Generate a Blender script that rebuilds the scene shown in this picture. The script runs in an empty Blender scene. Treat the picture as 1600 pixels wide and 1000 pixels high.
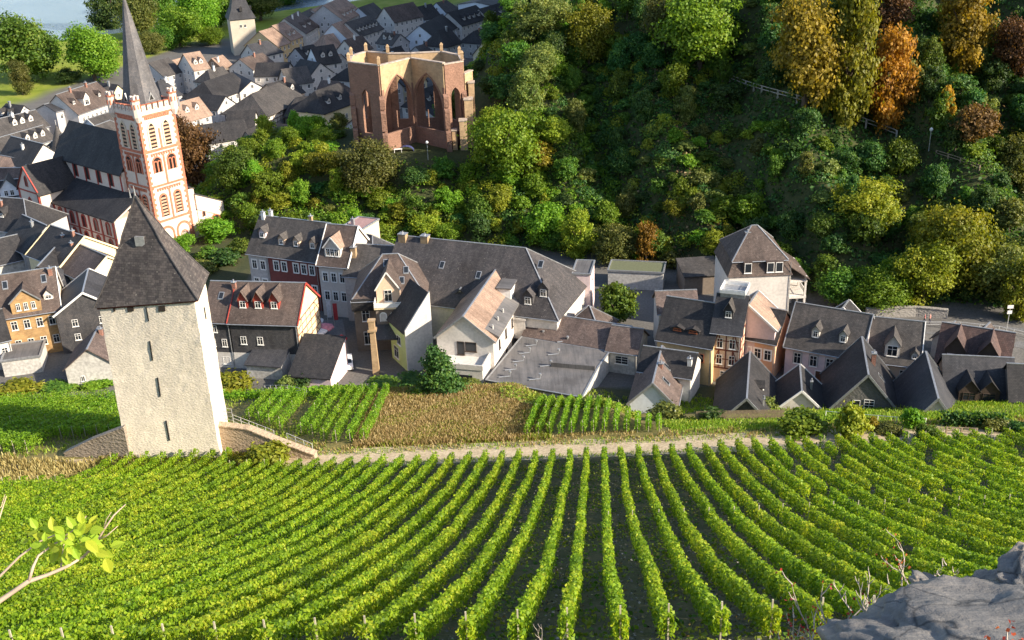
import bpy, bmesh, math, random
import numpy as np
from mathutils import Vector, Matrix
R = math.radians
random.seed(7); RNG = np.random.default_rng(7)
scene = bpy.context.scene
COL = scene.collection

# ------------------------------------------------------------------ camera
CZ = 75.0; FPX = 1700.0; PITCH = R(24.3); ROLL = math.atan(150/3765)
cp, sp, cr, sr = math.cos(PITCH), math.sin(PITCH), math.cos(ROLL), math.sin(ROLL)
FW = np.array((0, cp, -sp)); R0 = np.array((1., 0, 0)); U0 = np.array((0, sp, cp))
RT = R0*cr - U0*sr; UP = R0*sr + U0*cr
CAM = np.array((0, 0, CZ))
cd = bpy.data.cameras.new('camera'); cam = bpy.data.objects.new('camera', cd); COL.objects.link(cam)
cd.sensor_width = 36; cd.lens = 38.25; cd.clip_start = .05; cd.clip_end = 4000
M = Matrix.Identity(4)
for i in range(3):
    M[i][0] = RT[i]; M[i][1] = UP[i]; M[i][2] = -FW[i]; M[i][3] = CAM[i]
cam.matrix_world = M
scene.camera = cam

# ------------------------------------------------------------------ light
SUN_AZ = R(-25); SUN_EL = R(27)          # direction to the sun: azimuth from +X, elevation
sd = np.array((math.cos(SUN_EL)*math.cos(SUN_AZ), math.cos(SUN_EL)*math.sin(SUN_AZ), math.sin(SUN_EL)))
w = bpy.data.worlds.new('World'); scene.world = w; w.use_nodes = True
nt = w.node_tree; bg = nt.nodes['Background']
sky = nt.nodes.new('ShaderNodeTexSky'); sky.sky_type = 'NISHITA'; sky.sun_disc = False
sky.sun_elevation = SUN_EL; sky.sun_rotation = R(90) - SUN_AZ
nt.links.new(sky.outputs[0], bg.inputs[0]); bg.inputs[1].default_value = 0.138
sl = bpy.data.lights.new('sun', 'SUN'); sl.energy = 5.0; sl.angle = R(.5); sl.color = (1, .88, .70)
so = bpy.data.objects.new('sun', sl); COL.objects.link(so)
so.rotation_euler = Vector(sd).to_track_quat('Z', 'Y').to_euler(); so.location = (200, -60, 160)
scene.view_settings.view_transform = 'Standard'; scene.view_settings.look = 'None'
scene.view_settings.exposure = 1.08; scene.view_settings.gamma = 1; scene.view_settings.use_curve_mapping = False

# ------------------------------------------------------------------ terrain
PY = np.array([-60, -30, -6, -1, 2, 4, 8, 14, 24, 34, 46, 63.6, 84, 96, 102.6, 105.5, 109, 114, 124, 132, 138, 146])
PZ = np.array([76, 74, 72.9, 72.2, 70.4, 68.6, 65, 60.2, 52.6, 45.8, 38.6, 29, 19.2, 14.2, 11.7, 11.1, 10.7, 8.6, 4, .8, 0, 0])
_yy = np.linspace(-60, 146, 2061); _zz = np.interp(_yy, PY, PZ)
_k = np.ones(25)/25; _zp = np.convolve(np.pad(_zz, 12, 'edge'), _k, 'valid')
PYL = np.array([-60, 106, 109, 112, 120, 130, 137, 139.5, 143, 147, 160.]); PZL = np.array([0, 11., 10.7, 9.9, 7.7, 5.1, 3.2, 2.2, .3, 0, 0])
FX = np.array([-100, -66, -45, -12, 13, 24, 33, 40, 55, 75, 110, 200])
FY = np.array([235, 218, 208, 201, 195, 188, 182, 173, 162, 158, 154, 150])
def sstep(t):
    t = np.clip(t, 0, 1); return t*t*(3-2*t)
def smin(a, b, k=3.):
    h = np.clip(.5+.5*(b-a)/k, 0, 1); return b*(1-h)+a*h-k*h*(1-h)
def hill(x, y):
    f = np.interp(x, FX, FY)
    spur = 3.2*np.cos((x-32)/24*2*math.pi)*sstep((y-f)/18)*sstep((x-2)/12) + 1.2*np.sin(x*.41+y*.13)*sstep((y-f)/10)
    sl_ = np.interp(x, [-60, -20, 0, 20, 60, 120], [.66, .74, .70, .62, .56, .55])
    d = y-f
    front = np.where(d > 0, d*sl_, d*.02) + np.where(d > 0, spur*np.clip(d/10, 0, 1), 0)
    xe = np.interp(y, [228, 245, 257, 280, 330], [-5, -12, -18, -8, 10])
    terr = np.maximum(13.6*sstep((x+78)/30) - np.clip(y-246, 0, 60)*.55, -1.)
    right = terr + np.clip(x-xe, 0, 300)*1.5
    cap = np.where(x > xe, right, terr)
    return np.maximum(smin(front, cap, 2.0), 0)
def HT(x, y):
    x = np.asarray(x, float); y = np.asarray(y, float)
    base = np.interp(y, _yy, _zp)
    wl = sstep((16.5-x)/5)*(y > 107)
    base = base*(1-wl)+np.maximum(base, np.interp(y, PYL, PZL)-1.5*sstep((x+1)/6)*sstep((y-121)/10))*wl
    fl = 2.2*sstep((x-40)/14)*sstep((y-143)/9)
    z = base + fl
    z = np.where(y > 146, z+hill(x, y), z)
    bank = (y-(462+(x+200)*.75))          # beyond the bank the bed drops under the river
    z = np.where(x < 60, z - 5*sstep(bank/14), z)
    return z
def H1(x, y): return float(HT(x, y))
def ray(u, v): return FW+(u-800)/FPX*RT+(500-v)/FPX*UP
def atz(u, v, z):
    d = ray(u, v); t = (z-CZ)/d[2]; return np.array((d[0]*t, d[1]*t, z))
def atd(u, v, dist):
    d = ray(u, v); return CAM+d*dist
_T = np.concatenate([np.linspace(18, 130, 700), np.linspace(130.3, 760, 1900)])
def hit(u, v):
    d = ray(u, v); p = CAM[None]+_T[:, None]*d[None]
    below = p[:, 2] < HT(p[:, 0], p[:, 1])
    i = int(np.argmax(below)) if below.any() else len(_T)-1
    a, b = _T[max(i-1, 0)], _T[i]
    for _ in range(8):
        m = (a+b)/2; q = CAM+m*d
        if q[2] < H1(q[0], q[1]): b = m
        else: a = m
    q = CAM+b*d; return np.array((q[0], q[1], H1(q[0], q[1])))
def depth(p): return float(np.dot(np.asarray(p)-CAM, FW))

# ------------------------------------------------------------------ materials
MATS = {}
def nmat(name):
    m = bpy.data.materials.new(name); m.use_nodes = True; nt = m.node_tree
    return m, nt, nt.nodes['Principled BSDF']
def N(nt, t, **kw):
    n = nt.nodes.new(t)
    for k, v in kw.items():
        if k.startswith('i_'):
            n.inputs[int(k[2:]) if k[2:].isdigit() else k[2:]].default_value = v
        else: setattr(n, k, v)
    return n
def ramp(nt, fac, stops, interp='LINEAR'):
    r = nt.nodes.new('ShaderNodeValToRGB'); r.color_ramp.interpolation = interp
    e = r.color_ramp.elements
    while len(e) < len(stops): e.new(.5)
    for el, (p, c) in zip(e, stops): el.position = p; el.color = (*c, 1)
    nt.links.new(fac, r.inputs[0]); return r.outputs[0]
def mixc(nt, fac, a, b, mode='MIX'):
    m = nt.nodes.new('ShaderNodeMix'); m.data_type = 'RGBA'; m.blend_type = mode
    for s, v in ((0, fac), (6, a), (7, b)):
        if hasattr(v, 'links'): nt.links.new(v, m.inputs[s])
        else: m.inputs[s].default_value = v if s == 0 else (*v, 1)
    return m.outputs[2]
def bump(nt, bs, h, strength=.4, dist=.05):
    b = nt.nodes.new('ShaderNodeBump'); b.inputs['Strength'].default_value = strength; b.inputs['Distance'].default_value = dist
    nt.links.new(h, b.inputs['Height']); nt.links.new(b.outputs[0], bs.inputs['Normal'])
def noise(nt, co, scale, detail=4, rough=.55):
    n = N(nt, 'ShaderNodeTexNoise'); n.inputs['Scale'].default_value = scale; n.inputs['Detail'].default_value = detail
    n.inputs['Roughness'].default_value = rough
    if co is not None: nt.links.new(co, n.inputs['Vector'])
    return n.outputs['Fac']
def geo(nt): return nt.nodes.new('ShaderNodeNewGeometry').outputs['Position']
def uvo(nt): return nt.nodes.new('ShaderNodeTexCoord').outputs['UV']
def shade(c, k): return tuple(min(1, x*k) for x in c)

def plaster(name, c, dirt=.5, rough=.9):
    if name in MATS: return MATS[name]
    m, nt, b = nmat(name); p = geo(nt)
    n1 = noise(nt, p, .35, 5); n2 = noise(nt, p, 2.6, 4)
    a = ramp(nt, n1, [(.3, shade(c, 1-.28*dirt)), (.62, c)])
    col = mixc(nt, .35*dirt, a, ramp(nt, n2, [(.35, shade(c, .55)), (.6, shade(c, 1.1))]))
    nt.links.new(col, b.inputs['Base Color']); b.inputs['Roughness'].default_value = rough
    bump(nt, b, noise(nt, p, 9, 3), .25, .03)
    MATS[name] = m; return m
def slate(name, c1, c2, w=.32, h=.2, lichen=.5, spots=(.42, .38, .34)):
    if name in MATS: return MATS[name]
    m, nt, b = nmat(name); uv = uvo(nt); p = geo(nt)
    br = N(nt, 'ShaderNodeTexBrick'); nt.links.new(uv, br.inputs['Vector'])
    br.inputs['Color1'].default_value = (*c1, 1); br.inputs['Color2'].default_value = (*c2, 1)
    br.inputs['Mortar'].default_value = (*shade(c1, .45), 1); br.inputs['Scale'].default_value = 1
    br.inputs['Brick Width'].default_value = w; br.inputs['Row Height'].default_value = h; br.inputs['Mortar Size'].default_value = .012
    br.inputs['Bias'].default_value = -.1
    n1 = noise(nt, p, .22, 5, .6)
    mp = N(nt, 'ShaderNodeMapping'); mp.inputs['Scale'].default_value = (1.3, .16, 1); nt.links.new(uv, mp.inputs['Vector'])
    n2 = noise(nt, mp.outputs[0], 1.1, 5, .65)
    col = mixc(nt, .75, br.outputs[0], ramp(nt, n1, [(.3, (.55, .52, .5)), (.5, (1, 1, 1)), (.72, (1.5, 1.4, 1.3))]), 'MULTIPLY')
    col = mixc(nt, .6, col, ramp(nt, n2, [(.32, (.6, .6, .6)), (.6, (1.25, 1.2, 1.15))]), 'MULTIPLY')
    n3 = noise(nt, p, 3.2, 3, .7)
    col = mixc(nt, ramp(nt, n3, [(.64, (0, 0, 0)), (.72, (lichen, lichen, lichen))]), col, spots)
    nt.links.new(col, b.inputs['Base Color']); b.inputs['Roughness'].default_value = .7; b.inputs['Specular IOR Level'].default_value = .25
    bump(nt, b, br.outputs['Fac'], -.5, .02)
    MATS[name] = m; return m
def simple(name, c, rough=.6, metal=0, var=.25, sc=3.):
    if name in MATS: return MATS[name]
    m, nt, b = nmat(name)
    n1 = noise(nt, geo(nt), sc, 4)
    nt.links.new(ramp(nt, n1, [(.3, shade(c, 1-var)), (.7, shade(c, 1+var*.5))]), b.inputs['Base Color'])
    b.inputs['Roughness'].default_value = rough; b.inputs['Metallic'].default_value = metal
    MATS[name] = m; return m
def brick(name, c1, c2, mort):
    m, nt, b = nmat(name); uv = uvo(nt)
    br = N(nt, 'ShaderNodeTexBrick'); nt.links.new(uv, br.inputs['Vector']); br.inputs['Scale'].default_value = 1
    br.inputs['Color1'].default_value = (*c1, 1); br.inputs['Color2'].default_value = (*c2, 1); br.inputs['Mortar'].default_value = (*mort, 1)
    br.inputs['Brick Width'].default_value = .5; br.inputs['Row Height'].default_value = .16; br.inputs['Mortar Size'].default_value = .015
    n1 = noise(nt, geo(nt), .8, 5)
    nt.links.new(mixc(nt, .6, br.outputs[0], ramp(nt, n1, [(.3, (.6, .6, .6)), (.7, (1.2, 1.2, 1.2))]), 'MULTIPLY'), b.inputs['Base Color'])
    b.inputs['Roughness'].default_value = .9; MATS[name] = m; return m
def rubble(name, c, scale=2.2, strength=.9, dist=.12, dirt=.3):
    if name in MATS: return MATS[name]
    m, nt, b = nmat(name); p = geo(nt)
    mp = N(nt, 'ShaderNodeMapping'); mp.inputs['Scale'].default_value = (1, 1, 1.7); nt.links.new(p, mp.inputs['Vector'])
    v = N(nt, 'ShaderNodeTexVoronoi'); v.inputs['Scale'].default_value = scale; nt.links.new(mp.outputs[0], v.inputs['Vector'])
    n0 = noise(nt, mp.outputs[0], scale*1.3, 6, .7); n1 = noise(nt, p, .3, 5, .6)
    col = mixc(nt, .5, ramp(nt, n1, [(.3, shade(c, 1-dirt)), (.65, c)]), ramp(nt, n0, [(.3, shade(c, .55)), (.62, shade(c, 1.15))]))
    mp2 = N(nt, 'ShaderNodeMapping'); mp2.inputs['Scale'].default_value = (.9, .9, .07); nt.links.new(p, mp2.inputs['Vector'])
    n2 = noise(nt, mp2.outputs[0], 1.2, 5, .65)
    col = mixc(nt, ramp(nt, n2, [(.52, (0, 0, 0)), (.72, (.5*dirt, .5*dirt, .5*dirt))]), col, shade(c, .42))
    nt.links.new(col, b.inputs['Base Color']); b.inputs['Roughness'].default_value = .95
    mm = N(nt, 'ShaderNodeMath', operation='ADD'); nt.links.new(n0, mm.inputs[0]); nt.links.new(v.outputs['Distance'], mm.inputs[1])
    bump(nt, b, mm.outputs[0], strength, dist)
    MATS[name] = m; return m
def leafmat(name, a, c, d, trans=.35, var=.35, hv=.05):
    if name in MATS: return MATS[name]
    m, nt, b = nmat(name)
    at = N(nt, 'ShaderNodeAttribute', attribute_name='tone')
    oi = N(nt, 'ShaderNodeObjectInfo')
    col = ramp(nt, at.outputs['Fac'], [(0, a), (.55, c), (1, d)])
    hs = N(nt, 'ShaderNodeHueSaturation'); nt.links.new(col, hs.inputs['Color'])
    mr = N(nt, 'ShaderNodeMapRange'); nt.links.new(oi.outputs['Random'], mr.inputs[0]); mr.inputs[3].default_value = 1-var; mr.inputs[4].default_value = 1+var
    nt.links.new(mr.outputs[0], hs.inputs['Value'])
    mh = N(nt, 'ShaderNodeMath', operation='MULTIPLY_ADD'); nt.links.new(oi.outputs['Random'], mh.inputs[0]); mh.inputs[1].default_value = hv; mh.inputs[2].default_value = .5-hv/2
    nt.links.new(mh.outputs[0], hs.inputs['Hue'])
    nt.links.new(hs.outputs[0], b.inputs['Base Color']); b.inputs['Roughness'].default_value = .55
    b.inputs['Specular IOR Level'].default_value = .3
    tr = N(nt, 'ShaderNodeBsdfTranslucent'); nt.links.new(mixc(nt, 1., hs.outputs[0], (1.25, 1.2, .5), 'MULTIPLY'), tr.inputs[0])
    mx = N(nt, 'ShaderNodeMixShader'); mx.inputs[0].default_value = trans
    nt.links.new(b.outputs[0], mx.inputs[1]); nt.links.new(tr.outputs[0], mx.inputs[2])
    nt.links.new(mx.outputs[0], nt.nodes['Material Output'].inputs[0])
    MATS[name] = m; return m

# walls
W_WHITE = plaster('white_plaster', (.62, .575, .53), .8); W_CREAM = plaster('cream_plaster', (.72, .60, .38))
W_PINK = plaster('pink_plaster', (.66, .52, .52)); W_GREY = plaster('grey_plaster', (.46, .44, .44), .9)
W_RED = plaster('dark_red_plaster', (.20, .055, .05), .8); W_GREEN = plaster('green_plaster', (.50, .58, .24))
W_ORANGE = plaster('orange_plaster', (.66, .40, .25)); W_PEACH = plaster('peach_plaster', (.70, .50, .36))
W_OCHRE = plaster('ochre_plaster', (.64, .46, .24)); W_BROWN = plaster('brown_render', (.20, .16, .13), .9)
W_OLD = plaster('weathered_plaster', (.52, .50, .47), 1.6); W_BLUE = plaster('bluish_white_plaster', (.64, .68, .74))
W_SLATE = slate('slate_cladding', (.055, .055, .062), (.085, .082, .085), .3, .22, .1)
W_BRICK = brick('yellow_brick', (.42, .25, .095), (.30, .165, .06), (.32, .25, .16))
W_STONEG = rubble('dark_fieldstone', (.13, .125, .12), 3, .8, .06)
# roofs
S_DARK = slate('dark_slate', (.025, .025, .028), (.044, .042, .044), lichen=.14)
S_BLUE = slate('blue_grey_slate', (.036, .038, .046), (.055, .056, .064), lichen=.12)
S_GREY = slate('grey_slate', (.054, .051, .051), (.084, .078, .076), lichen=.3)
S_BROWN = slate('brown_grey_slate', (.078, .060, .054), (.12, .093, .083), lichen=.5)
S_TAN = slate('tan_roof_tile', (.25, .175, .135), (.33, .235, .185), lichen=.4)
S_RED = slate('rusty_roof_tile', (.092, .070, .064), (.15, .115, .105), lichen=.5)
S_TOWER = slate('weathered_tower_slate', (.052, .046, .047), (.10, .089, .085), .42, .30, .75, (.36, .33, .28))
BITUMEN = slate('bitumen_roofing', (.115, .113, .117), (.13, .128, .132), 1.1, 9., .25)
TRIM = simple('white_paint', (.78, .76, .73), .5, 0, .12); TRIMG = simple('grey_zinc', (.35, .36, .38), .4, .5)
RTRIM = simple('red_sandstone', (.50, .165, .095), .85, 0, .35, 2.5); RDARK = simple('red_paint_and_shaded_trim', (.36, .05, .035), .6)
BEAM = simple('dark_timber', (.055, .035, .026), .8); BEAMR = simple('oxblood_timber', (.15, .035, .025), .8)
WOOD = simple('weathered_wood', (.28, .21, .14), .85); METAL = simple('galvanised_metal', (.58, .57, .55), .45, .3)
CHIM = brick('chimney_brick', (.30, .11, .07), (.22, .08, .05), (.3, .27, .24)); CHIMY = brick('buff_chimney_brick', (.40, .27, .14), (.32, .20, .10), (.33, .27, .2))
SHUT = simple('orange_shutter', (.42, .12, .05), .6)
BARK = simple('bark', (.12, .085, .06), .95, 0, .5, 6.)
m, nt_, b_ = nmat('window_glass'); b_.inputs['Base Color'].default_value = (.02, .024, .03, 1); b_.inputs['Roughness'].default_value = .08; GLASS = m
# leaves
L_VINE = leafmat('vine_leaf', (.09, .18, .008), (.225, .35, .014), (.42, .46, .035), .45, .06, .012)
L_VINE2 = leafmat('young_vine_leaf', (.085, .19, .010), (.18, .33, .018), (.28, .40, .03), .45, .06, .012)
L_BRIGHT = leafmat('bright_green_leaf', (.07, .15, .010), (.15, .26, .018), (.25, .35, .03), .42)
L_YELLOW = leafmat('yellow_green_leaf', (.12, .16, .012), (.24, .28, .022), (.38, .37, .04), .42)
L_OLIVE = leafmat('olive_leaf', (.07, .10, .02), (.15, .18, .04), (.26, .26, .06), .38)
L_MID = leafmat('mid_green_leaf', (.045, .10, .014), (.10, .19, .022), (.19, .26, .03), .4)
L_DARK = leafmat('dark_green_leaf', (.022, .065, .016), (.054, .125, .026), (.125, .20, .035), .36)
L_GOLD = leafmat('golden_leaf', (.11, .08, .010), (.24, .165, .016), (.38, .25, .03), .4, .15)
L_ORANGE = leafmat('orange_leaf', (.22, .095, .012), (.40, .20, .02), (.52, .29, .05), .4, .15)
L_BROWN = leafmat('brown_leaf', (.07, .04, .015), (.14, .075, .025), (.22, .13, .04), .35)
L_DRY = leafmat('dry_grass_blade', (.22, .15, .06), (.37, .28, .12), (.48, .41, .20), .3, .1)
L_GRASS = leafmat('green_grass_blade', (.10, .18, .02), (.24, .31, .035), (.38, .39, .07), .35, .1)
L_STONE = leafmat('shale_chip', (.07, .066, .064), (.15, .14, .135), (.30, .28, .26), 0., .1, 0.)
L_RED = leafmat('red_leaf', (.2, .03, .02), (.36, .06, .03), (.5, .15, .04), .4, .1)
L_BLADE = leafmat('pale_branch_leaf', (.26, .38, .03), (.40, .50, .04), (.52, .55, .08), .5, .05)  # pale yellow green tones for the near branch

# ------------------------------------------------------------------ object helpers
ORD = 'nearest second third fourth fifth sixth seventh eighth ninth tenth eleventh twelfth thirteenth fourteenth fifteenth sixteenth seventeenth eighteenth nineteenth twentieth'.split()
def ordn(k, first='first'):
    if k == 0: return first
    if k < 20: return ORD[k]
    t = {2: 'twenty', 3: 'thirty', 4: 'forty', 5: 'fifty'}[(k+1)//10]; r_ = (k+1) % 10
    return {2: 'twentieth', 3: 'thirtieth', 4: 'fortieth', 5: 'fiftieth'}[(k+1)//10] if r_ == 0 else t+' '+(['first']+ORD[1:])[r_-1]
def pix(p):
    q = np.asarray(p, float)-CAM; wz = q.dot(FW); return 800+FPX*q.dot(RT)/wz, 500-FPX*q.dot(UP)/wz
def name_by_landmark(items, marks):
    """items: (object, description, point): label each by its direction from the nearest landmark"""
    g = {}
    for o, desc, p in items:
        u, v = pix(p); d, (mu, mv, nm) = min(((math.hypot(u-m_[0], v-m_[1]), m_) for m_ in marks), key=lambda t: t[0])
        a = math.degrees(math.atan2(mv-v, u-mu)) % 360
        w_ = ['right of', 'above and right of', 'above', 'above and left of', 'left of', 'below and left of', 'below', 'below and right of'][int((a+22.5)//45) % 8]
        g.setdefault((desc, w_, nm), []).append((d, o))
    for (desc, w_, nm), l in g.items():
        l.sort(key=lambda t: t[0])
        for k, (d, o) in enumerate(l): o['label'] = (ordn(k, 'nearest')+' ' if len(l) > 1 else '')+f'{desc} {w_} the {nm}'
def tag(o, label=None, cat=None, group=None, kind=None):
    for k, v in (('label', label), ('category', cat), ('group', group), ('kind', kind)):
        if v: o[k] = v
    return o
def empty(name, loc, rz=0, label=None, cat=None, group=None):
    o = bpy.data.objects.new(name, None); COL.objects.link(o); o.location = [float(c) for c in loc]; o.rotation_euler[2] = rz
    o.empty_display_size = .5
    return tag(o, label, cat, group)
def link(name, me, parent=None, mat=None):
    o = bpy.data.objects.new(name, me); COL.objects.link(o)
    if parent: o.parent = parent
    if mat is not None:
        o.material_slots[0].link = 'OBJECT'; o.material_slots[0].material = mat
    return o
class MB:
    def __init__(s): s.v = []; s.f = []; s.m = []
    def poly(s, pts, m=0):
        i = len(s.v); s.v += [tuple(float(c) for c in p) for p in pts]; s.f.append(tuple(range(i, i+len(pts)))); s.m.append(m)
    def box(s, a, b, m=0):
        x0, y0, z0 = a; x1, y1, z1 = b; i = len(s.v)
        s.v += [(x0, y0, z0), (x1, y0, z0), (x1, y1, z0), (x0, y1, z0), (x0, y0, z1), (x1, y0, z1), (x1, y1, z1), (x0, y1, z1)]
        for q in ((3, 2, 1, 0), (4, 5, 6, 7), (0, 1, 5, 4), (1, 2, 6, 5), (2, 3, 7, 6), (3, 0, 4, 7)):
            s.f.append(tuple(i+k for k in q)); s.m.append(m)
        return s
    def prism(s, pts, dz, m=0, top=None):
        """closed polygon (ccw from above, 3D pts) extruded down by dz"""
        n = len(pts); i = len(s.v)
        s.v += [tuple(float(c) for c in p) for p in pts]+[(float(p[0]), float(p[1]), float(p[2])-dz) for p in pts]
        s.f.append(tuple(range(i, i+n))); s.m.append(m if top is None else top)
        s.f.append(tuple(range(i+2*n-1, i+n-1, -1))); s.m.append(m)
        for k in range(n):
            l = (k+1) % n; s.f.append((i+l, i+k, i+n+k, i+n+l)); s.m.append(m)
        return s
    def loft(s, rings, m=0, cap=True):
        n = len(rings[0]); i = len(s.v)
        for r in rings: s.v += [tuple(float(c) for c in p) for p in r]
        for a in range(len(rings)-1):
            for k in range(n):
                l = (k+1) % n; s.f.append((i+a*n+k, i+a*n+l, i+(a+1)*n+l, i+(a+1)*n+k)); s.m.append(m)
        if cap:
            s.f.append(tuple(range(i+n-1, i-1, -1))); s.m.append(m)
            e = i+(len(rings)-1)*n; s.f.append(tuple(range(e, e+n))); s.m.append(m)
        return s
    def tube(s, pts, r, m=0, n=6):
        pts = [Vector([float(c) for c in p]) for p in pts]
        if not hasattr(r, '__len__'): r = [r]*len(pts)
        rings = []
        for k, p in enumerate(pts):
            d = (pts[min(k+1, len(pts)-1)]-pts[max(k-1, 0)]).normalized()
            a = d.cross(Vector((.13, .97, .2))).normalized(); b = d.cross(a)
            rings.append([p+(a*math.cos(t)+b*math.sin(t))*r[k] for t in [2*math.pi*j/n for j in range(n)]])
        s.loft(rings, m); return s
    def beam(s, p, q, wx, wy, m=0):
        p, q = Vector([float(c) for c in p]), Vector([float(c) for c in q]); d = (q-p).normalized()
        a = d.cross(Vector((0, 0, 1)));
        a = a.normalized() if a.length > .05 else Vector((1, 0, 0)); b = d.cross(a)
        s.loft([[c+a*wx*i+b*wy*j for i, j in ((-.5, -.5), (.5, -.5), (.5, .5), (-.5, .5))] for c in (p, q)], m); return s
    def mesh(s, name, mats, smooth=False):
        me = bpy.data.meshes.new(name); me.from_pydata(s.v, [], s.f)
        for mt in (mats if isinstance(mats, (list, tuple)) else [mats]): me.materials.append(mt)
        me.polygons.foreach_set('material_index', s.m)
        if smooth: me.polygons.foreach_set('use_smooth', [True]*len(s.f))
        me.update(); uv = me.uv_layers.new(name='UVMap').data
        co = me.vertices
        for p in me.polygons:
            n = p.normal
            if abs(n.z) < .995: u = Vector((-n.y, n.x, 0)).normalized()
            else: u = Vector((1, 0, 0))
            v = n.cross(u)
            for li in p.loop_indices:
                c = co[me.loops[li].vertex_index].co; uv[li].uv = (c.dot(u), c.dot(v))
        return me
    def obj(s, name, mats, parent=None, smooth=False):
        return link(name, s.mesh(name, mats, smooth), parent)
def npmesh(name, V, Fq, mat, tone=None, smooth=False, cols=None):
    me = bpy.data.meshes.new(name); n = Fq.shape[1]
    me.vertices.add(len(V)); me.vertices.foreach_set('co', V.astype(np.float32).ravel())
    me.loops.add(Fq.size); me.loops.foreach_set('vertex_index', Fq.astype(np.int32).ravel())
    me.polygons.add(len(Fq)); me.polygons.foreach_set('loop_start', np.arange(0, Fq.size, n, dtype=np.int32))
    if smooth: me.polygons.foreach_set('use_smooth', np.ones(len(Fq), bool))
    me.materials.append(mat)
    if tone is not None:
        a = me.attributes.new('tone', 'FLOAT', 'POINT'); a.data.foreach_set('value', tone.astype(np.float32))
    me.update(calc_edges=True); me.validate(); return me
def leaves(name, C, Nn, size, tone, mat, asp=.8, fold=.25, rng=RNG):
    """one small folded quad per leaf"""
    n = len(C); Nn = Nn/np.maximum(np.linalg.norm(Nn, axis=1, keepdims=True), 1e-6)
    t = rng.normal(size=(n, 3)); t -= Nn*(t*Nn).sum(1, keepdims=True); t /= np.maximum(np.linalg.norm(t, axis=1, keepdims=True), 1e-6)
    b = np.cross(Nn, t); s = np.broadcast_to(np.asarray(size), (n,))[:, None]/2
    V = np.empty((n, 4, 3)); V[:, 0] = C-t*s; V[:, 1] = C+b*s*asp+Nn*s*fold; V[:, 2] = C+t*s; V[:, 3] = C-b*s*asp+Nn*s*fold
    return npmesh(name, V.reshape(-1, 3), np.arange(4*n).reshape(n, 4), mat, np.repeat(tone, 4))
# ------------------------------------------------------------------ ground
def ground_mat(name, cols, sc=.5, sc2=6., bumpd=.08, mask=None, mcols=None):
    m, nt, b = nmat(name); p = geo(nt)
    a = mixc(nt, .5, ramp(nt, noise(nt, p, sc, 6, .6), [(.3, cols[0]), (.5, cols[1]), (.68, cols[2])]), ramp(nt, noise(nt, p, sc2, 5, .7), [(.35, shade(cols[0], .6)), (.65, shade(cols[2], 1.15))]))
    if mask:
        at = N(nt, 'ShaderNodeAttribute', attribute_name=mask)
        c2 = mixc(nt, .5, ramp(nt, noise(nt, p, .25, 6, .6), [(.3, mcols[0]), (.5, mcols[1]), (.68, mcols[2])]), ramp(nt, noise(nt, p, 2.5, 5, .7), [(.35, shade(mcols[0], .7)), (.65, mcols[2])]))
        a = mixc(nt, at.outputs['Fac'], a, c2)
        at3 = N(nt, 'ShaderNodeAttribute', attribute_name='meadow')
        c3 = ramp(nt, noise(nt, p, .12, 6, .6), [(.3, (.13, .17, .02)), (.5, (.20, .24, .03)), (.7, (.27, .27, .06))])
        a = mixc(nt, at3.outputs['Fac'], a, c3)
    nt.links.new(a, b.inputs['Base Color']); b.inputs['Roughness'].default_value = .95; b.inputs['Specular IOR Level'].default_value = .15
    bump(nt, b, noise(nt, p, sc2, 6, .7), .7, bumpd); return m
SOIL = ground_mat('vineyard_soil', [(.05, .065, .02), (.085, .085, .045), (.13, .115, .075)], .6, 5.)
PATHM = ground_mat('dirt_track', [(.32, .25, .15), (.44, .34, .22), (.54, .44, .30)], .5, 3., .05)
GRASSM = ground_mat('slope_grass', [(.10, .11, .025), (.17, .15, .05), (.26, .20, .09)], .3, 4.)
VALM = ground_mat('valley_ground', [(.10, .095, .09), (.13, .125, .12), (.16, .15, .14)], .2, 3., .04, 'hillmask', [(.02, .034, .012), (.042, .058, .02), (.085, .08, .034)])
def sheet(name, xs, ys, mat, zf=HT, jit=0., masks=False, kind='structure'):
    X, Y = np.meshgrid(xs, ys); Z = zf(X, Y)+(RNG.normal(size=X.shape)*jit if jit else 0)
    nx, ny = len(xs), len(ys); i = np.arange(nx*ny).reshape(ny, nx)
    Fq = np.stack([i[:-1, :-1], i[:-1, 1:], i[1:, 1:], i[1:, :-1]], -1).reshape(-1, 4)
    me = npmesh(name, np.stack([X, Y, Z], -1).reshape(-1, 3), Fq, mat, smooth=True)
    if masks:
        hm = np.clip((hill(X, Y)-.1)/.8, 0, 1)*(Y > 146)
        dd = (Y-(462+(X+200)*.75))
        hm = np.maximum(hm, np.maximum((Y < 141)*.85, (X > -82)*(X < -49)*(Y > 174)*(Y < 216)*.9))
        md = sstep((-(X+156)+(Y-344)*.29)/5)*sstep((Y-325)/8)
        md = np.maximum(md, sstep((dd+75)/20)*(X < 60))
        for nme, arr in (('hillmask', hm), ('meadow', md)):
            a = me.attributes.new(nme, 'FLOAT', 'POINT'); a.data.foreach_set('value', arr.astype(np.float32).ravel())
    return tag(link(name, me), kind=kind)
xs = np.arange(-150, 171, 1.0)
sheet('vineyard_slope', xs, np.concatenate([np.arange(-60, 0, 3), np.arange(0, 102.5, .8), [102.6]]), SOIL, jit=.03)
sheet('dirt_path', xs, np.array([102.6, 103.4, 104.2, 105, 105.8, 106.6, 107.4, 108.2]), PATHM, jit=.02)
sheet('grass_slope', xs, np.concatenate([np.arange(108.2, 132, .8), [132]]), GRASSM, jit=.03)
sheet('valley_ground', np.concatenate([np.arange(-420, -150, 6), np.arange(-150, 171, 1.5)]), np.concatenate([np.arange(132, 300, 1.5), np.arange(300, 760, 4)]), VALM, masks=True)
m, nt_, b_ = nmat('river_water'); p_ = geo(nt_)
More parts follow.
